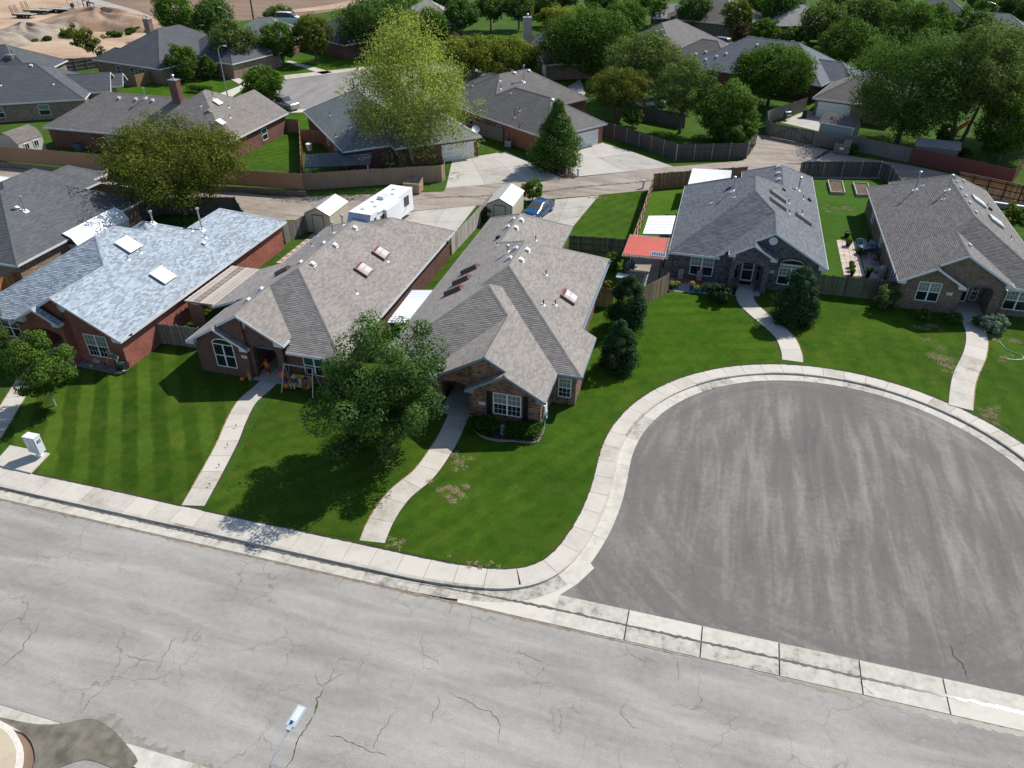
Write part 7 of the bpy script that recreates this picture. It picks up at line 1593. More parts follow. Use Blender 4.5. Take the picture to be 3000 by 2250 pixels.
# ------------------------------------------------------------------ cars
def car(label, cat, c, rz, L, W, H, col, kind='sedan', name='parked_car', z=0.19, metal=0.5):
    r = root_at(name, label, cat, c, z, rz); body = plain(col, 0.22, metal, 0.04, name='car_paint'); hwid = W/2
    top = {'sedan': [(-.5, .55), (-.49, .64), (-.42, .68), (-.36, .70), (-.22, .97), (-.08, 1.0), (.08, .99), (.24, .72), (.38, .66), (.47, .58), (.5, .45)],
           'van': [(-.5, .55), (-.49, .72), (-.47, .92), (-.42, .985), (-.2, 1.0), (.0, 1.0), (.14, .96), (.30, .70), (.42, .62), (.48, .54), (.5, .42)],
           'pickup': [(-.5, .5), (-.495, .56), (-.3, .56), (-.14, .57), (-.1, .97), (.02, 1.0), (.14, .98), (.22, .66), (.42, .62), (.49, .56), (.5, .4)]}[kind]
    belt = 0.60*H
    m = MB(); rings = []
    for i, (x, t) in enumerate(top):
        X = x*L; zt = t*H; k = 1-0.10*abs(2*x)**4; w = hwid*k; zl = 0.2 if abs(x) < .46 else .3
        zb_ = min(zt, belt); inn = w*0.93 if zt <= belt+.05 else w*0.72
        pts = [(X, -w*.94, zl), (X, -w, zl+.12), (X, -w, zb_*.85), (X, -w*.96, zb_-.015), (X, -inn, zt-.02 if zt > belt else zt-.01), (X, -inn*.8, zt), (X, inn*.8, zt), (X, inn, zt-.02 if zt > belt else zt-.01), (X, w*.96, zb_-.015), (X, w, zb_*.85), (X, w, zl+.12), (X, w*.94, zl)]
        rings.append(len(m.v)); m.v += pts
    n = 12; glass = []
    for i in range(len(rings)-1):
        for q in range(n):
            p = (q+1) % n; f = (rings[i]+q, rings[i]+p, rings[i+1]+p, rings[i+1]+q); m.f.append(f[::-1]); mi = 0
            ta, tb = top[i][1]*H, top[i+1][1]*H
            if q in (3, 7) and (ta > belt+.05 or tb > belt+.05): mi = 1
            if q in (4, 5, 6) and abs(ta-tb) > .12*H and (max(ta, tb) > belt+.1): mi = 1
            m.m.append(mi); m.t.append(.5)
    m.f.append(tuple(rings[0]+q for q in range(n))); m.m.append(0); m.t.append(.5); m.f.append(tuple(rings[-1]+q for q in range(n-1, -1, -1))); m.m.append(0); m.t.append(.5)
    o = m.build('body', [body, GT], r); 
    for p in o.data.polygons: p.use_smooth = True
    for x in (-.31, .32):
        for y in (-1, 1):
            m = MB(); m.tube([(x*L, y*(hwid-.2), .33), (x*L, y*(hwid+.01), .33)], .33, 18); w_ = m.build('wheel', RUBBER, r); m = MB(); m.tube([(x*L, y*(hwid-.05), .33), (x*L, y*(hwid+.02), .33)], .2, 10); m.build('rim', METAL, w_)
    for y in (-1, 1): m = MB(); m.obox((L*.475, y*hwid*.68, .6*H*.82), (.06, y*-.03, 0), (0, .17, 0), (0, 0, .07)); m.build('headlight', WHITE, r); m = MB(); m.obox((-L*.492, y*hwid*.75, .62*H), (.03, 0, 0), (0, .12, 0), (0, 0, .09)); m.build('tail_light', REDBR, r); m = MB(); m.obox((L*.17, y*(hwid+.08), .62*H), (.05, 0, 0), (0, .09, 0), (0, 0, .06)); m.build('mirror', body, r)
    return r
car('blue saloon car parked behind the centre house roof', 'car', G(1578, 628), -1.78, 4.75, 1.82, 1.45, (0.035, 0.13, 0.27))
w1 = np.array(G(2078, 132)); w2 = np.array(G(2120, 139)); dd = w1-w2; car('silver minivan on the far street, upper right', 'minivan', (w1+w2)/2+np.array([-dd[1], dd[0]])/np.linalg.norm(dd)*-0.9, math.atan2(dd[1], dd[0]), 5.1, 1.98, 1.78, (0.45, 0.50, 0.55), 'van', 'parked_van')
car('pale pickup nose showing from behind the bright round tree', 'pickup truck', G(832, 318), -0.35, 5.6, 2.0, 1.9, (0.35, 0.34, 0.31), 'pickup', 'parked_pickup')
car('white car almost hidden under the airy grey-green trees', 'car', G(1905, 312), 0.4, 4.7, 1.85, 1.45, (0.6, 0.65, 0.7), 'sedan')
car('white camper van roof behind the mid-green street tree', 'van', G(848, 72), 0.1, 6.5, 2.3, 2.8, (0.75, 0.78, 0.8), 'van', 'parked_van', metal=0.0)
# flatbed trailers in the dirt lot
WDK = plain((0.36, 0.33, 0.27), 0.8, 0, 0.2, name='worn_deck')
def flatbed(label, p, rz, L, ramps=True, neck=False, spare=False):
    r = root_at('flatbed_trailer', label, 'trailer', p, 0.0, rz, 'flatbed trailers in the dirt lot'); m = MB(); m.box(-L/2, L/2, -1.25, 1.25, .85, .95); m.build('deck', WDK, r); m = MB(); m.box(-L/2, L/2, -1.3, -1.2, .6, .98); m.box(-L/2, L/2, 1.2, 1.3, .6, .98)
    for k in range(8): x = -L/2+L*k/7; m.box(x-.06, x+.06, -1.25, 1.25, .68, .84)
    m.build('frame', BLACKP, r)
    for x in (-1.1, -.1):
        for y in (-1.2, 1.2): m = MB(); m.tube([(x, y-.15, .4), (x, y+.15, .4)], .42, 12); m.build('wheel', RUBBER, r)
    if ramps:
        for y in (-.8, .8):
            m = MB()
            for s_ in (-.35, .35): m.beam((-L/2, y+s_, .9), (-L/2-.3, y+s_, 2.9), .08)
            for k in range(5): m.beam((-L/2-.03-.06*k, y-.35, 1.1+.4*k), (-L/2-.03-.06*k, y+.35, 1.1+.4*k), .06)
            m.build('ramp', BLACKP, r)
    if neck:
        m = MB(); m.beam((L/2, 0, 1.0), (L/2+.3, 0, 2.6), .3); m.beam((L/2+.3, 0, 2.6), (L/2+2.6, 0, 2.3), .3); m.beam((L/2+2.5, 0, 2.3), (L/2+2.5, 0, 1.2), .15)
        for y in (-1, 1): m.beam((L/2-.1, y, .9), (L/2-.1, y, 3.0), .14)
        m.beam((L/2-.1, -1, 3.0), (L/2-.1, 1, 3.0), .14); m.build('gooseneck', BLACKP, r)
    if spare: m = MB(); m.tube([(L/2-.2, .9, 1.7), (L/2+.1, .9, 1.7)], .6, 14); m.build('spare_wheel', RUBBER, r)
flatbed('small black trailer with cage sides, first from the left in the dirt lot', G(76, 52, 0), 0.1, 5.5, True); flatbed('black flatbed with two raised ramps, second from the left', G(115, 40, 0), 0.12, 7, True); flatbed('flatbed with bare deck and spare wheel, third from the left', G(170, 36, 0), 0.0, 9, False, False, True); flatbed('gooseneck flatbed with square headboard frame, last on the right', G(222, 34, 0), -0.1, 9.5, False, True)
def mound(label, p, R, Hm, mat, seed, sx=1.0):
    P = G(*p, 0.0); r = root_at('earth_mound', label, 'mound', P, 0.0); rr = np.random.default_rng(seed); ph = rr.random(6)*6; nr, na = 26, 60; V = [(0, 0, Hm)]; F_ = []
    for i in range(1, nr+1):
        q = i/nr
        for k in range(na):
            a = 2*math.pi*k/na; w = 1+.16*math.sin(2*a+ph[0])+.1*math.sin(3*a+ph[1])+.06*math.sin(7*a+ph[2]); z = Hm*max(0, (1-(q*q*.6+q*.4)))*(1+.13*math.sin(4*a+ph[3]+4*q)+.08*math.sin(9*a+ph[4]-9*q)*(q>.1))
            V.append((R*sx*q*w*math.cos(a), R*q*w*math.sin(a), z if i < nr else -.05))
    for k in range(na): F_.append((0, 1+k, 1+(k+1) % na))
    for i in range(nr-1):
        for k in range(na): a = 1+i*na+k; b = 1+i*na+(k+1) % na; F_.append((a, a+na, b+na, b))
    me = bpy.data.meshes.new('heap'); me.from_pydata(V, [], F_); me.polygons.foreach_set('use_smooth', [True]*len(F_)); me.materials.append(mat); o = bpy.data.objects.new('heap', me); COL.objects.link(o); o.parent = r
M_HEAP = m_dirt('heap_gravel', (0.20, 0.165, 0.125), (0.30, 0.25, 0.195), (0.40, 0.33, 0.25), 0.4); M_HEAP2 = m_dirt('heap_red', (0.22, 0.14, 0.095), (0.32, 0.21, 0.14), (0.44, 0.33, 0.23), 0.3)
mound('largest brown earth mound in the dirt lot', (305, 72), 13, 3.6, M_HEAP2, 2, 1.35); mound('grey-brown side lobe of gravel left of the largest mound', (250, 80), 8, 2.2, M_HEAP, 3, 1.2); mound('pale cone-shaped gravel mound near the trailers', (88, 106), 8, 2.7, M_HEAP, 4, 1.2); mound('small low gravel heap between the two big mounds', (150, 92), 5, 1.4, M_HEAP, 5); mound('gravel mound cut by the left edge', (0, 124), 8, 2.0, M_HEAP, 6)

# ------------------------------------------------------------------ people, chairs, pots and other small things
def skin(name, verts, edges, radii, mat, parent, sub=2, root=0):
    me = bpy.data.meshes.new(name); me.from_pydata([tuple(v) for v in verts], edges, []); o = bpy.data.objects.new(name, me); COL.objects.link(o)
    mo = o.modifiers.new('skin', 'SKIN'); mo.use_smooth_shade = True
    sl = me.skin_vertices[0].data
    for i, r in enumerate(radii): sl[i].radius = (r, r) if not isinstance(r, tuple) else r; sl[i].use_root = (i == root)
    s_ = o.modifiers.new('sub', 'SUBSURF'); s_.levels = sub; s_.render_levels = sub
    dg = bpy.context.evaluated_depsgraph_get(); m2 = bpy.data.meshes.new_from_object(o.evaluated_get(dg)); bpy.data.objects.remove(o)
    for p in m2.polygons: p.use_smooth = True
    m2.materials.clear(); m2.materials.append(mat); o = bpy.data.objects.new(name, m2); COL.objects.link(o); o.parent = parent; return o
SKIN = plain((0.45, 0.27, 0.19), 0.55, 0, 0.06, name='skin'); TEAL = plain((0.05, 0.17, 0.18), 0.85, 0, 0.1, name='teal_cotton'); NAVYC = plain((0.025, 0.03, 0.05), 0.85, name='navy_cloth'); HAIR = plain((0.30, 0.25, 0.20), 0.8, name='grey_brown_hair')
r = root_at('person', 'person in teal shirt and dark shorts stooping by the hose reel at the brick corner', 'person', (-39.86, 36.12), 0.2, 0.0)
V = [(0,0,.93),(0,-.03,1.12),(-.05,-.10,1.32),(-.11,-.17,1.47),(-.14,-.20,1.53),(-.18,-.24,1.60),
     (.11,0,.90),(.13,-.02,.48),(.15,.08,.08),(.15,-.07,.04),(-.11,0,.90),(-.12,-.06,.48),(-.10,.06,.08),(-.11,-.09,.04),
     (.06,-.09,1.45),(.28,-.08,1.30),(.34,-.02,1.16),(.30,-.20,1.0),(-.28,-.22,1.42),(-.36,-.26,1.20),(-.34,-.40,1.02)]
E_ = [(0,1),(1,2),(2,3),(3,4),(4,5),(0,6),(6,7),(7,8),(8,9),(0,10),(10,11),(11,12),(12,13),(3,14),(14,15),(15,16),(16,17),(3,18),(18,19),(19,20)]
Rd = [.15,.14,.16,.13,.055,.06,.10,.065,.042,.04,.10,.065,.042,.04,.075,.05,.042,.03,.055,.042,.03]
skin('body', V, E_, Rd, SKIN, r)
m = MB(); 
skin('shirt', [(0,0,1.0),(0,-.03,1.14),(-.05,-.10,1.34),(-.10,-.16,1.46),(.07,-.09,1.45),(.25,-.085,1.32),(-.27,-.21,1.43),(-.32,-.235,1.31)], [(0,1),(1,2),(2,3),(3,4),(4,5),(3,6),(6,7)], [.168,.16,.182,.12,.09,.068,.085,.068], TEAL, r)
skin('shorts', [(0,0,.98),(0,0,.90),(.11,0,.84),(.125,-.015,.56),(-.11,0,.84),(-.118,-.045,.56)], [(0,1),(1,2),(2,3),(1,4),(4,5)], [.16,.165,.115,.095,.115,.095], NAVYC, r)
def ellips(m, c, rx, ry, rz, n=12, k=8, mi=0):
    pr = [(math.sin(math.pi*i/k), -math.cos(math.pi*i/k)) for i in range(k+1)]; i0 = len(m.v); base = len(m.v)
    for rr_, zz in pr:
        for q in range(n): t = 2*math.pi*q/n; m.v.append((c[0]+rx*rr_*math.cos(t), c[1]+ry*rr_*math.sin(t), c[2]+rz*zz))
    for a in range(k):
        for q in range(n): b = (q+1) % n; m.f.append((base+a*n+q, base+a*n+b, base+(a+1)*n+b, base+(a+1)*n+q)); m.m.append(mi); m.t.append(.5)
m = MB(); hc = (-.215, -.28, 1.68); ellips(m, hc, .078, .095, .115); m.tube([(hc[0]-.05, hc[1]-.09, hc[2]-.0), (hc[0]-.055, hc[1]-.115, hc[2]-.025)], [.016, .02], 6); ellips(m, (hc[0]+.075, hc[1]+.01, hc[2]-.01), .012, .02, .03, 8, 5); ellips(m, (hc[0]-.078, hc[1]+.01, hc[2]-.01), .012, .02, .03, 8, 5); m.build('head', SKIN, r, smooth=True)
m = MB(); ellips(m, (hc[0]+.008, hc[1]+.02, hc[2]+.03), .086, .095, .10); m.build('hair', HAIR, r, smooth=True)
m = MB()
for hx, hy, hz, s_ in ((.30, -.20, 1.0, 1), (-.34, -.40, 1.02, -1)):
    m.obox((hx, hy-.03, hz-.04), (.035, 0, 0), (0, .045, -.01), (0, 0, .014))
    for k in range(4): m.tube([(hx-.03+.02*k, hy-.07, hz-.045), (hx-.03+.02*k, hy-.11-.008*(k in (1, 2)), hz-.06), (hx-.03+.02*k, hy-.115, hz-.09)], [.010, .009, .007], 5)
    m.tube([(hx+s_*-.035, hy-.03, hz-.04), (hx+s_*-.06, hy-.06, hz-.06)], [.011, .009], 5)
m.build('hands', SKIN, r); 
for s_ in (.15, -.11): m = MB(); m.obox((s_, -.01, .045), (.05, 0, 0), (0, .14, 0), (0, 0, .045)); m.build('shoe', BLACKP, r)
r = root_at('hose_reel', 'dark green garden hose reel cart against the red brick corner', 'hose reel', (-39.45, 36.1), 0.2); m = MB(); HG = plain((0.03, 0.07, 0.045), 0.5, name='green_hose')
for k in range(8):
    pts = [(-0.28+.07*k, 0.26*math.cos(2*math.pi*q/16), 0.5+.26*math.sin(2*math.pi*q/16)) for q in range(17)]; m.tube(pts, .03, 6, cap=False)
m.build('hose', HG, r); m = MB()
for x in (-.34, .34): m.tube([(x-.015, 0, .5), (x+.015, 0, .5)], .33, 16); m.beam((x, -.3, 0), (x, .1, .95), .03); m.beam((x, .3, 0), (x, -.05, .6), .03)
m.beam((-.34, .1, .95), (.34, .1, .95), .03); m.build('frame', DARKM, r)
RK = plain((0.33, 0.27, 0.23), 0.9, 0, 0.2, 3.0, name='pale_rock'); RK2 = plain((0.10, 0.11, 0.11), 0.9, 0, 0.3, 3.0, name='dark_rock')
sheet('rock_bed', px([(190, 1066), (330, 1095), (345, 1085), (352, 1075), (300, 1055), (215, 1040)]), 0.182, m_dirt('bed_gravel', (0.12, 0.12, 0.11), (0.2, 0.19, 0.175), (0.3, 0.28, 0.26), 3.0)); 
def rock(label, p, a, b, c, mat, seed, group=None):
    r = root_at('rock', label, 'rock', p, 0.18, 0, group); m = MB(); rr = random.Random(seed); ellips(m, (0, 0, c*.55), a, b, c, 10, 7); m.v = [(x*(1+.16*(rr.random()-.5)*2), y*(1+.16*(rr.random()-.5)*2), z*(1+.1*(rr.random()-.5)*2)) for x, y, z in m.v]; m.build('stone', mat, r)
rock('largest pale boulder under the red brick house window', G(289, 1060), .42, .3, .3, RK, 1); rock('pale rounded rock at the left end of the rock bed', G(212, 1062), .26, .2, .17, RK, 2); rock('small tan rock at the front of the rock bed', G(268, 1073), .18, .13, .1, RK, 3)
rock('dark flat rock in the middle of the rock bed', G(250, 1058), .28, .2, .1, RK2, 4); rock('dark rock right of the largest boulder', G(303, 1070), .22, .16, .12, RK2, 5)
r = root_at('barrel_planter', 'large round black planter by the porch pier of the red brick house', 'planter', G(216, 1052)); m = MB(); m.lathe([(.33, 0), (.42, .25), (.42, .6), (.36, .85), (.3, .86), (.28, .75)], (0, 0, 0), 18); m.build('pot', BLACKP, r)
sheet('stone_edging', px([(335, 1093), (345, 1095), (358, 1095), (395, 1068), (384, 1070), (370, 1080), (355, 1082)]), 0.2, m_concrete('mow_strip', (0.5, 0.42, 0.33)), thick=0.05)
# edging stones in front of the centre house
r = bpy.data.objects.new('bed_edging', None); COL.objects.link(r); tag(r, kind='structure'); EP = smooth_path([(-12.98, 36.8), (-12.67, 36.33), (-12.14, 35.91), (-11.54, 35.62), (-10.69, 35.6), (-9.77, 35.83), (-8.81, 35.92), (-8.36, 36.05), (-8.22, 36.68), (-8.24, 37.4)], .24)
for i in range(len(EP)-1):
    a, b = np.array(EP[i]), np.array(EP[i+1]); c = (a+b)/2; d = (b-a)/np.linalg.norm(b-a); nn = np.array([-d[1], d[0]]); L = np.linalg.norm(b-a)*.46; h_ = .1+.03*rng.random(); m = MB(); m.prism([tuple(c-d*L-nn*.07), tuple(c+d*L-nn*.07), tuple(c+d*L+nn*.07), tuple(c-d*L+nn*.07)], .1, .17+h_); m.build('edging_stone', plain((0.25, 0.20, 0.18), 0.9, 0, 0.25, 3.0, name='edging'), r)
sheet('planting_soil', [(x, y) for x, y in EP]+[(-8.5, 37.4), (-13.0, 37.4)], 0.186, m_dirt('mulch', (0.05, 0.035, 0.028), (0.09, 0.062, 0.05), (0.13, 0.1, 0.085), 4.0))
r = root_at('milk_can', 'blue-grey milk can between the two hedges', 'milk can', G(1473, 1272)); m = MB(); m.lathe([(.16, 0), (.17, .03), (.17, .42), (.1, .55), (.1, .62), (.16, .66), (.16, .7), (.08, .72)], (0, 0, 0), 16); m.build('can', plain((0.22, 0.27, 0.31), 0.45, 0.3, name='blue_grey_enamel'), r); m = MB()
for s_ in (-1, 1): m.tube([(s_*.1, 0, .6), (s_*.2, 0, .56), (s_*.17, 0, .45)], .015, 6)
m.build('handle', METAL, r)
r = root_at('hose_hanger', 'pale coiled hose and cover hanging on the right corner of the centre house', 'hose hanger', (-8.38, 38.3), 0.17); m = MB(); m.box(0, .12, -.25, .25, .75, 1.5); m.build('cover', WHITE, r); m = MB()
for k in range(5): m.tube([(.1+.02*k, .22*math.sin(2*math.pi*q/12), .7+.3*math.cos(2*math.pi*q/12)) for q in range(13)], .018, 5, cap=False)
m.tube([(.12, -.2, .5), (.15, -.6, .05), (.2, -1.1, .05)], .018, 5); m.build('hose', plain((0.35, 0.5, 0.42), 0.5, name='pale_hose'), r)
r = root_at('garden_hose', 'thin pale garden hose looping over the worn lawn at the right', 'hose', G(2930, 1000), 0.17); O = G(2930, 1000); m = MB(); m.tube([(p[0]-O[0], p[1]-O[1], .03) for p in smooth_path(px([(2926, 998), (2945, 1022), (2975, 1035), (2995, 1043), (2996, 1052), (2980, 1055), (2950, 1052)]), .3)], .03, 5); m.build('hose', plain((0.40, 0.50, 0.36), 0.5, name='light_hose'), r)
# scarecrow decorations
YEL = plain((0.50, 0.33, 0.045), 0.6, 0, 0.15, name='yellow_paint'); ORG = plain((0.62, 0.17, 0.025), 0.6, 0, 0.12, name='pumpkin_orange'); REDC = plain((0.42, 0.03, 0.025), 0.7, name='red_cloth'); DEN = plain((0.03, 0.06, 0.17), 0.85, name='denim'); STR = plain((0.50, 0.38, 0.22), 0.9, name='straw'); PLD = plain((0.16, 0.07, 0.08), 0.85, 0, 0.4, 30, name='plaid_cloth'); WCL = plain((0.5, 0.48, 0.46), 0.85, name='white_cloth'); GCL = plain((0.32, 0.42, 0.16), 0.85, name='green_cloth')
def doll(label, p, z, h, shirt, pants, hat, rz=0.0, sit=False, group='harvest scarecrow dolls'):
    r = root_at('scarecrow_doll', label, 'scarecrow', p, z, rz, group); s_ = h/1.2; hz = .0 if sit else .5
    m = MB()
    for x in (-.09, .09):
        if sit: m.tube([(x*s_, 0, .07*s_), (x*1.4*s_, -.32*s_, .07*s_), (x*1.5*s_, -.36*s_, -.22*s_)], [.07*s_, .055*s_, .045*s_], 7)
        else: m.tube([(x*s_, 0, .5*s_), (x*1.3*s_, 0, .0)], [.075*s_, .05*s_], 7)
    m.build('trousers', pants, r); m = MB(); b = hz*s_; m.tube([(0, 0, b), (0, 0, b+.22*s_), (0, 0, b+.42*s_)], [.13*s_, .14*s_, .08*s_], 9)
    for x in (-1, 1): m.tube([(x*.1*s_, 0, b+.38*s_), (x*.26*s_, -.06*s_, b+.24*s_), (x*.34*s_, -.14*s_, b+.14*s_)], [.05*s_, .045*s_, .03*s_], 6)
    m.build('shirt', shirt, r); m = MB(); ellips(m, (0, 0, b+.54*s_), .10*s_, .10*s_, .12*s_); m.tube([(0, -.09*s_, b+.53*s_), (0, -.13*s_, b+.52*s_)], [.018*s_, .01*s_], 5)
    for x in (-1, 1): m.tube([(x*.33*s_, -.13*s_, b+.15*s_), (x*.37*s_, -.18*s_, b+.1*s_)], [.03*s_, .015*s_], 5)
    m.build('straw_head', STR, r, smooth=True); m = MB(); m.lathe([(.2*s_, .6*s_), (.2*s_, .615*s_), (.1*s_, .63*s_), (.085*s_, .74*s_)], (0, 0, b), 12); m.build('hat', hat, r)
    return r
def pumpkin(label, p, z, rad, mat=None):
    r = root_at('pumpkin', label, 'pumpkin', p, z, 0, None); m = MB(); n = 24
    i0 = 0; pr = [(math.sin(math.pi*i/8), -math.cos(math.pi*i/8)) for i in range(9)]
    for rr_, zz in pr:
        for q in range(n): t = 2*math.pi*q/n; w = rad*rr_*(1+.07*math.cos(8*t)); m.v.append((w*math.cos(t), w*math.sin(t), rad*.8*(1+zz)))
    for a in range(8):
        for q in range(n): b = (q+1) % n; m.f.append((a*n+q, a*n+b, (a+1)*n+b, (a+1)*n+q)); m.m.append(0); m.t.append(.5)
    m.build('gourd', mat or ORG, r, smooth=True); m = MB(); m.tube([(0, 0, rad*1.5), (.02, 0, rad*1.85)], .03, 5); m.build('stem', W_OLV, r)
doll('standing scarecrow doll with dark red hat beside the swing seat', (-27.25, 37.66), .19, 1.35, ORG, DEN, REDC, .3)
doll('small doll in green dress with orange hair by the brown brick corner', (-29.85, 37.45), .19, 0.75, ORG, GCL, ORG, 0)
doll('red and orange harvest figure standing in the brown brick porch', (-29.2, 38.75), .19, 1.15, ORG, REDC, REDC, 0)
r = root_at('swing_seat', 'yellow wooden swing seat on an A-frame in front of the brown brick house', 'garden swing', (-25.75, 37.45), .19); m = MB()
for x in (-.72, .72): m.beam((x, -.3, .35), (x, .25, .35), .06, .06, 0); m.beam((x, .25, .35), (x, .34, .95), .06); m.beam((x, -.3, .6), (x, .28, .6), .07, .05); m.beam((x, -.28, .35), (x, -.28, .6), .05)
m.build('seat_frame', YEL, r)
for k in range(5): m = MB(); m.box(-.76, .76, -.3+k*.11, -.21+k*.11, .38, .41); m.build('seat_slat', YEL, r)
for k in range(5): m = MB(); m.beam((-.76, .26+.02*k, .48+.11*k), (.76, .26+.02*k, .48+.11*k), .03, .085); m.build('back_slat', YEL, r)
m = MB()
for x in (-1.05, 1.15): m.beam((x*1.1, -.75, 0), (x, 0, 1.95), .06); m.beam((x*1.1, .55, 0), (x, 0, 1.95), .06)
m.beam((-1.05, 0, 1.95), (1.15, 0, 1.95), .07); m.build('a_frame', GALV, r); m = MB()
for x in (-.72, .72): m.beam((x, -.05, .6), (x, 0, 1.95), .02); 
m.build('chain', GALV, r)
doll('seated scarecrow in denim on the left of the swing seat', (-26.2, 37.42), .62, 1.15, DEN, WCL, STR, 0, True); doll('small white seated doll in the middle of the swing seat', (-25.75, 37.45), .62, .75, WCL, WCL, WCL, 0, True); doll('seated scarecrow in dark plaid on the right of the swing seat', (-25.3, 37.42), .62, 1.15, PLD, PLD, NAVYC, 0, True)
pumpkin('orange pumpkin on the ground left of the swing seat', (-26.85, 37.35), .19, .24); pumpkin('pumpkin decoration by the brown brick wall under the number plaque', (-30.4, 37.35), .19, .17); pumpkin('small pumpkin on the porch floor near the red figure', (-29.0, 38.5), .19, .13); pumpkin('orange pumpkin behind the standing scarecrow', (-26.95, 37.95), .19, .2)
sheet('porch_floor', [(-29.8, 37.6), (-26.9, 37.6), (-26.9, 38.3), (-27.6, 40.7), (-29.8, 40.7)], .2, CONCD); sheet('porch_floor', [(-15.5, 37.4), (-13.1, 37.4), (-13.1, 40.9), (-15.5, 40.9)], .2, CONCD)
sheet('porch_floor', [(-47.2, 35.9), (-43.6, 35.9), (-43.6, 38.9), (-47.2, 38.9)], .2, CONCD); sheet('porch_floor', [(20.5, 61.4), (23.3, 61.4), (23.25, 64.3), (20.9, 64.3)], .2, CONCD)
sheet('porch_floor', px([(1952, 852), (2165, 868), (2225, 868), (2235, 800), (1965, 790)]), .186, CONCD)
for a, pts in enumerate([[(686, 1150), (745, 1175)]]): pass
for i, (u, v) in enumerate([(693, 1253), (747, 1258), (668, 1309), (722, 1314), (643, 1368), (700, 1374), (616, 1425), (676, 1433), (722, 1157), (779, 1163)]):
    r = root_at('path_light', 'low path light, %s side of the brown brick house walk, %s' % (('left', 'right')[i % 2], ('nearest the shaded part', 'second from the shade', 'third from the shade', 'nearest the street', 'nearest the porch')[i//2]), 'path light', G(u, v), .17, 0, 'path lights along the walk'); m = MB(); m.tube([(0, 0, 0), (0, 0, .2)], .012, 5); m.build('stake', DARKM, r); m = MB(); m.lathe([(.045, .0), (.05, .02), (.02, .06)], (0, 0, .2), 10); m.build('shade', DARKM, r)
# red rocking chairs and pots at the grey-blue house
RED = plain((0.36, 0.012, 0.018), 0.45, 0, 0.1, name='red_paint'); FLO = plain((0.22, 0.25, 0.24), 0.85, 0, 0.75, 9, name='floral_cushion')
def chair(label, p):
    r = root_at('porch_chair', label, 'chair', p, .19, .05, 'red porch chairs'); m = MB()
    for x in (-.3, .3):
        m.beam((x, -.32, 0), (x, -.32, .58), .06); m.beam((x, .28, 0), (x, .28, .45), .06); m.beam((x, -.4, .6), (x, .3, .6), .09, .04); m.beam((x, -.45, .03), (x, .45, .03), .04, .05)
    m.build('frame', RED, r)
    for k in range(5): m = MB(); m.box(-.28, .28, -.32+k*.12, -.22+k*.12, .36, .39); m.build('seat_slat', RED, r)
    for k in range(5): m = MB(); m.beam((-.24+k*.12, .26, .4), (-.24+k*.12, .48, 1.15), .1, .025); m.build('back_slat', RED, r)
    m = MB(); m.beam((-.33, .485, 1.17), (.33, .485, 1.17), .05, .12); m.build('top_rail', RED, r)
    m = MB(); m.obox((0, -.02, .44), (.24, 0, 0), (0, .26, .01), (0, 0, .045)); m.obox((0, .31, .74), (.24, 0, 0), (0, .08, .30), (0, -.045, .01)); m.build('cushion', FLO, r)
chair('red wooden porch chair nearer the cedar gate fence', (-1.5, 61.75)); chair('red wooden porch chair under the middle of the window', (0.12, 61.8))
r = root_at('side_table', 'small red table with a plant between the two porch chairs', 'table', (-.68, 61.7), .19); m = MB(); m.box(-.2, .2, -.2, .2, .42, .46); m.build('table_top', RED, r)
for x in (-.17, .17):
    for y in (-.17, .17): m = MB(); m.box(x-.02, x+.02, y-.02, y+.02, 0, .42); m.build('leg', RED, r)
def pot(label, p, rad, h, mat, leafk=None, ph=.35, z=.19, group=None, pr=None):
    r = root_at('flower_pot', label, 'flower pot', p, z, 0, group); m = MB(); m.lathe([(rad*.65, 0), (rad*.95, h*.9), (rad*1.08, h*.92), (rad*1.08, h), (rad*.9, h), (rad*.85, h*.9)], (0, 0, 0), 16); m.build('pot', mat, r)
    if leafk:
        n = 220; R_ = pr or rad*1.5; d = rng.normal(size=(n, 3)); d /= np.linalg.norm(d, axis=1)[:, None]; C = d*np.array([R_, R_, ph*.6])*(.4+.6*rng.random((n, 1)))+np.array([0, 0, h+ph*.4]); leaves_mesh('plant', C, d, .13, .6+.2*rng.normal(size=n), LF[leafk], r)
TPOT = plain((0.03, 0.14, 0.15), 0.2, name='teal_glaze'); BPOT = plain((0.03, 0.10, 0.24), 0.2, name='blue_glaze'); KPOT = plain((0.015, 0.015, 0.015), 0.4, name='black_pot')
LF['chart'] = m_leaf('leaf_chartreuse', (0.12, 0.17, 0.02), (0.5, 0.5, 0.1)); LF['peach'] = m_leaf('leaf_peach', (0.3, 0.18, 0.08), (0.6, 0.42, 0.25))
pot('black pot with yellow-green plant at the left end of the porch', G(1966, 848), .22, .45, KPOT, 'chart'); pot('wide teal pot with yellow-green plant at the left end of the porch', G(1980, 844), .27, .38, TPOT, 'chart')
pot('tall blue pot with peach flowers in front of the red table', G(2024, 851), .2, .55, BPOT, 'peach'); pot('teal pot with chartreuse plant, middle of the three on the porch edge', G(2040, 855), .27, .42, TPOT, 'chart', .25); pot('tall blue pot with dry tan plant left of the round bush', G(2057, 856), .2, .55, BPOT, 'peach', .2)
pot('tall black pot with dark plant left of the front walk of the grey-blue house', G(2149, 864), .2, .65, KPOT, 'locust'); pot('small blue pot with wispy plant by the right porch pier', G(2211, 851), .17, .35, BPOT, 'olive')
r = root_at('door_mat', 'dark door mat at the white storm door', 'mat', (4.1, 62.95), .19); m = MB(); m.box(-.5, .5, -.3, .3, 0, .02); m.build('mat', BLACKP, r)
r = root_at('wall_box', 'white electrical box on the front of the grey-blue house near the fence', 'utility box', (9.75, 62.25), 1.25); m = MB(); m.box(-.12, .12, -.1, 0, 0, .35); m.build('box', TRIM, r)
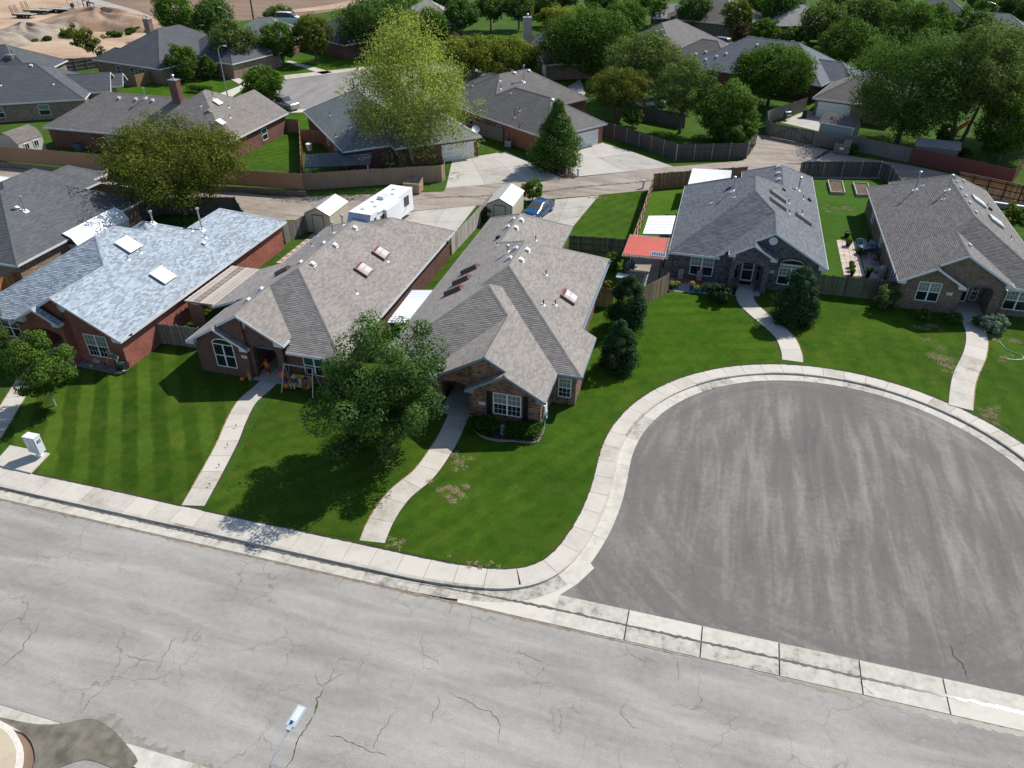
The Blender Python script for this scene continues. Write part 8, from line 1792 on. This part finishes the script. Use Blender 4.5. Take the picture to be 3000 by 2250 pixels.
# flagstone patio and its furniture beside the tan house
r = bpy.data.objects.new('flagstone_patio', None); COL.objects.link(r); tag(r, kind='structure'); FLG = [plain(c, .85, 0, .12, 3., name='flagstone') for c in ((.52, .43, .36), (.46, .37, .30), (.56, .48, .42))]; sheet('patio_joint', [(12.7, 66.9), (14.65, 66.9), (14.65, 76.0), (12.75, 75.0)], .184, SOIL, parent=r)
gx = {}
for i in range(5):
    for j in range(15): gx[i, j] = (12.75+i*.46+(.13*(rng.random()-.5) if 0 < i < 4 else 0), 67.0+j*.58+.2*(rng.random()-.5)+.25*(i % 2))
for i in range(4):
    for j in range(14):
        P = [np.array(gx[i, j]), np.array(gx[i+1, j]), np.array(gx[i+1, j+1]), np.array(gx[i, j+1])]; c = np.mean(P, axis=0); P = [tuple(c+(p-c)*.93) for p in P]; m = MB(); m.prism(P, .15, .20+.012*rng.random()); m.build('flagstone', FLG[(i*3+j) % 3], r)
drive_w('patio', [[np.array(q) for q in ((14.7, 66.9), (16.2, 66.9), (16.2, 70), (14.7, 70))], [np.array(q) for q in ((14.7, 70), (16.2, 70), (16.2, 73), (14.7, 73))], [np.array(q) for q in ((14.7, 73), (16.2, 73), (16.2, 76.2), (14.7, 76.2))]], m_concrete('patio_slab', (0.40, 0.35, 0.31)), .192)
pot('black tub standing on the grass beyond the flagstones', G(*r13(678, 572)), .32, .5, KPOT); pot('dark tub with a straggly plant at the far end of the flagstones', G(*r13(690, 652)), .3, .45, KPOT, 'locust')
for i, (q, l) in enumerate((((712, 838), 'middle leafy pot on the flagstones'), ((722, 868), 'nearer leafy pot on the flagstones'), ((722, 905), 'leafy pot closest to the fence on the flagstones'))): pot(l, G(*r13(*q)), .2, .35, KPOT, 'bright')
pot('large black tapering pot on the shaded patio near the fence', G(*r13(855, 920)), .3, .7, KPOT, 'green', .3)
r = root_at('patio_table', 'round glass patio table with cups in the shade beside the tan house', 'table', (15.0, 72.4), .2); m = MB(); m.lathe([(.5, .7), (.52, .72), (.5, .74)], (0, 0, 0), 20); m.build('table_top', plain((0.14, 0.24, 0.24), 0.15, name='teal_glass'), r); m = MB()
for k in range(4): a = k*math.pi/2+.4; m.tube([(.4*math.cos(a), .4*math.sin(a), 0), (.25*math.cos(a), .25*math.sin(a), .7)], .02, 5)
m.build('leg', DARKM, r)
def pchair(label, x, y, rz, col=DARKM):
    r = root_at('patio_chair', label, 'chair', (x, y), .2, rz, 'dark patio chairs'); m = MB(); m.box(-.24, .24, -.24, .24, .4, .45); m.build('seat', col, r); m = MB(); m.obox((0, .26, .72), (.23, 0, 0), (0, .02, 0), (0, .05, .27)); m.build('backrest', col, r)
    for a in (-.2, .2):
        for b in (-.2, .2): m = MB(); m.tube([(a, b, 0), (a, b, .42)], .015, 5); m.build('leg', DARKM, r)
TC = plain((0.12, 0.30, 0.30), 0.8, 0, 0.4, 12, name='teal_cushion')
pchair('dark patio chair on the fence side of the glass table', 14.9, 71.5, 3.1); pchair('dark patio chair with teal cushion beyond the glass table', 14.7, 73.4, .2, TC); pchair('dark patio chair between the glass table and the wall', 15.8, 71.8, -1.6); pchair('dark patio chair standing apart near the sliding door', 15.7, 70.3, -2.2)
r = root_at('folded_umbrella', 'folded black patio umbrella by the tan house wall', 'umbrella', (15.3, 73.6), .2); m = MB(); m.tube([(0, 0, 0), (0, 0, 2.1)], .02, 6); m.build('pole', METAL, r); m = MB(); m.tube([(0, 0, .8), (0, 0, 1.5), (0, 0, 2.15)], [.16, .11, .03], 9); m.build('canopy', BLACKP, r)
r = root_at('plastic_bench', 'purple-topped storage bench with teal cushions against the tan house wall', 'bench', (15.85, 73.6), .2); m = MB(); m.box(-.35, .35, -.75, .75, 0, .5); m.build('box', plain((0.15, 0.09, 0.15), 0.7, name='purple_fabric'), r); m = MB(); m.box(-.32, .3, -.1, .7, .5, .62); m.build('cushion', TC, r)
r = root_at('covered_grill', 'kettle grill under a pale grey cover in the corner by the fence', 'grill', (16.0, 67.5), .2); m = MB(); m.lathe([(.34, 0.05), (.38, .5), (.4, .8), (.3, 1.0), (.12, 1.1)], (0, 0, 0), 14); m.build('cover', plain((0.33, 0.34, 0.33), 0.8, 0, .1, name='grey_cover'), r)
r = root_at('chaise', 'light grey folded garden lounger lying by the sliding door', 'lounger', (15.6, 68.6), .2, .4); m = MB(); m.box(-.3, .3, -.5, .5, .18, .24); m.build('frame', METAL, r); m = MB(); m.box(-.27, .27, -.46, .46, .24, .27); m.build('sling', plain((0.25, 0.27, 0.27), 0.8, name='grey_sling'), r)
r = root_at('white_tub', 'white plastic tub in the small fenced yard by the sage-roofed house', 'tub', G(*r01(465, 1300))); m = MB(); m.lathe([(.3, 0), (.38, .75), (.42, .78), (.42, .9), (.2, .92)], (0, 0, 0), 14); m.build('bin', WHITE, r)
r = root_at('wheelie_bin', 'dark wheeled bin beside the tan garage', 'bin', G(*r03(310, 1015))); m = MB(); m.prism([(-.3, -.35), (.3, -.35), (.3, .35), (-.3, .35)], .05, 1.1); m.build('bin', BLACKP, r); m = MB(); m.box(-.33, .33, -.4, .38, 1.1, 1.16); m.build('lid', DARKM, r)
r = root_at('planter_wall', 'low white-capped planter wall below the orange cedar fence', 'garden wall', G(*r13(1930, 235+20)), .17, 0); a = np.array(G(2905, 590, .75)); b = np.array(G(3060, 612, .75)); O = np.array(G(*r13(1930, 255))); m = MB(); m.beam((*(a-O), .25), (*(b-O), .25), .25, .5); m.build('wall', plain((0.3, 0.3, 0.3), .9, name='block_grey'), r); m = MB(); m.beam((*(a-O), .55), (*(b-O), .55), .32, .08); m.build('cap', WHITE, r)
r = root_at('chaise_rust', 'rusty orange play slide under the bare-trunked tree', 'play slide', G(2810, 395), .17, .5); r.name = 'play_slide'; m = MB(); m.beam((-1.4, 0, .2), (1.2, 0, 1.7), .5, .06); m.beam((-1.4, .25, .35), (1.2, .25, 1.85), .04, .25); m.beam((-1.4, -.25, .35), (1.2, -.25, 1.85), .04, .25); m.build('chute', plain((0.45, 0.14, 0.06), .5, name='orange_plastic'), r); m = MB(); m.beam((1.2, .2, 0), (1.2, .2, 1.7), .05); m.beam((1.2, -.2, 0), (1.2, -.2, 1.7), .05)
for k in range(4): m.beam((1.2, -.2, .35*(k+1)), (1.2, .2, .35*(k+1)), .04)
m.build('ladder', DARKM, r)

# soil lines and worn spots in the lawns
APR = [(-4.35, 24.75), (-4.35, 22.86), (-7.2, 22.86), (-8.6, 23.05), (-6.4, 23.5), (-4.9, 24.3), (-3.9, 25.4), (-3.5, 26.3), (-3.0, 26.6), (-3.4, 25.6)]
sheet('gutter_apron', [(-9.2, 22.86), (-4.33, 22.86), (-4.33, 24.66), (-3.6, 25.6), (-2.95, 26.9), (-3.6, 27.6), (-4.4, 25.9), (-5.6, 24.6), (-7.2, 23.75), (-9.2, 23.55)], 0.0195, GUTC)
sheet('gutter_apron', [(2*CX-x, y) for x, y in [(-9.2, 22.86), (-4.33, 22.86), (-4.33, 24.66), (-3.6, 25.6), (-2.95, 26.9), (-3.6, 27.6), (-4.4, 25.9), (-5.6, 24.6), (-7.2, 23.75), (-9.2, 23.55)]], 0.0195, GUTC)
EDGE = plain((0.045, 0.032, 0.02), 0.95, 0, 0.4, 3.0, name='edge_soil'); RUST = plain((0.30, 0.165, 0.085), 0.95, 0, 0.35, 3.0, name='rusty_soil')
ribbon('soil_edge', [tuple(path_at(s_)[0]+path_at(s_)[1]*0.02) for s_ in np.arange(-45, TOT+12, 0.5)], .04, .10, .1805, EDGE, seed=71)
for i, (pts, w) in enumerate([([(565, 1482), (612, 1400), (665, 1300), (690, 1240), (722, 1180), (765, 1140)], 1.32), ([(1090, 1588), (1120, 1520), (1170, 1450), (1240, 1390), (1285, 1330), (1320, 1270)], 1.42), ([(2322, 1058), (2318, 1030), (2300, 990), (2265, 955), (2222, 920), (2188, 885)], 1.5), ([(2815, 1195), (2818, 1150), (2828, 1100), (2855, 1040), (2862, 990), (2850, 950)], 1.5), ([(-60, 1330), (-20, 1270), (20, 1205), (60, 1140), (90, 1090)], 1.3)]):
    Pp = [np.array(q) for q in smooth_path(px(pts), .5)]
    for sg in (-1, 1):
        Q = []
        for k in range(len(Pp)):
            d = Pp[min(k+1, len(Pp)-1)]-Pp[max(0, k-1)]; d /= np.linalg.norm(d); Q.append(tuple(Pp[k]+sg*np.array([-d[1], d[0]])*(w/2+.03)))
        ribbon('soil_edge', Q, .03, .11, .1835, RUST if (sg > 0) == (i < 2 or i == 4) or i == 4 else EDGE, seed=80+i*2+sg)
STRAW = m_leaf('dry_grass', (0.20, 0.16, 0.08), (0.42, 0.36, 0.22), 0.1)
def worn(c, a, b, rot, n, seed):
    rr = np.random.default_rng(seed); k = rr.normal(size=(n, 2))*np.array([a, b])*.5; lumps = rr.normal(size=(9, 2))*np.array([a, b])*.45; k = lumps[rr.integers(0, 9, n)]+rr.normal(size=(n, 2))*min(a, b)*.16; c_, s_ = math.cos(rot), math.sin(rot)
    X = np.array(G(*c)); C = np.column_stack([X[0]+k[:, 0]*c_-k[:, 1]*s_, X[1]+k[:, 0]*s_+k[:, 1]*c_, np.full(n, .19)+rr.random(n)*.02]); N_ = rr.normal(size=(n, 3))*.25+np.array([0, 0, 1.]); N_ /= np.linalg.norm(N_, axis=1)[:, None]
    o = leaves_mesh('dry_grass_patch', C, N_, .08, rr.random(n), STRAW, None, .35); o['kind'] = 'stuff'
for i, q in enumerate([((1318, 1445), 1.5, .8, .5, 900), ((1345, 1358), .7, .8, 1.0, 260), ((1335, 1330), .5, .5, 0, 120), ((1155, 1590), .9, .5, 0, 160), ((1400, 1650), 1.4, .4, 0, 160), ((2445, 610), 2.2, 1.0, .2, 700), ((2760, 1040), 1.6, 2.0, .9, 900), ((2705, 960), 1.6, 1.0, .3, 500), ((2780, 1075), .7, 1.4, .2, 350), ((2935, 990), 1.8, .8, .3, 600), ((2935, 1050), 1.6, .6, .4, 260), ((2900, 1215), 1.3, 1.0, .8, 420), ((1745, 580), 1.8, .6, .3, 500), ((1700, 620), .8, 1.2, .3, 160), ((1120, 1350), .8, .6, 0, 120)]): worn(q[0], q[1], q[2], q[3], int(q[4]*1.6), 100+i)
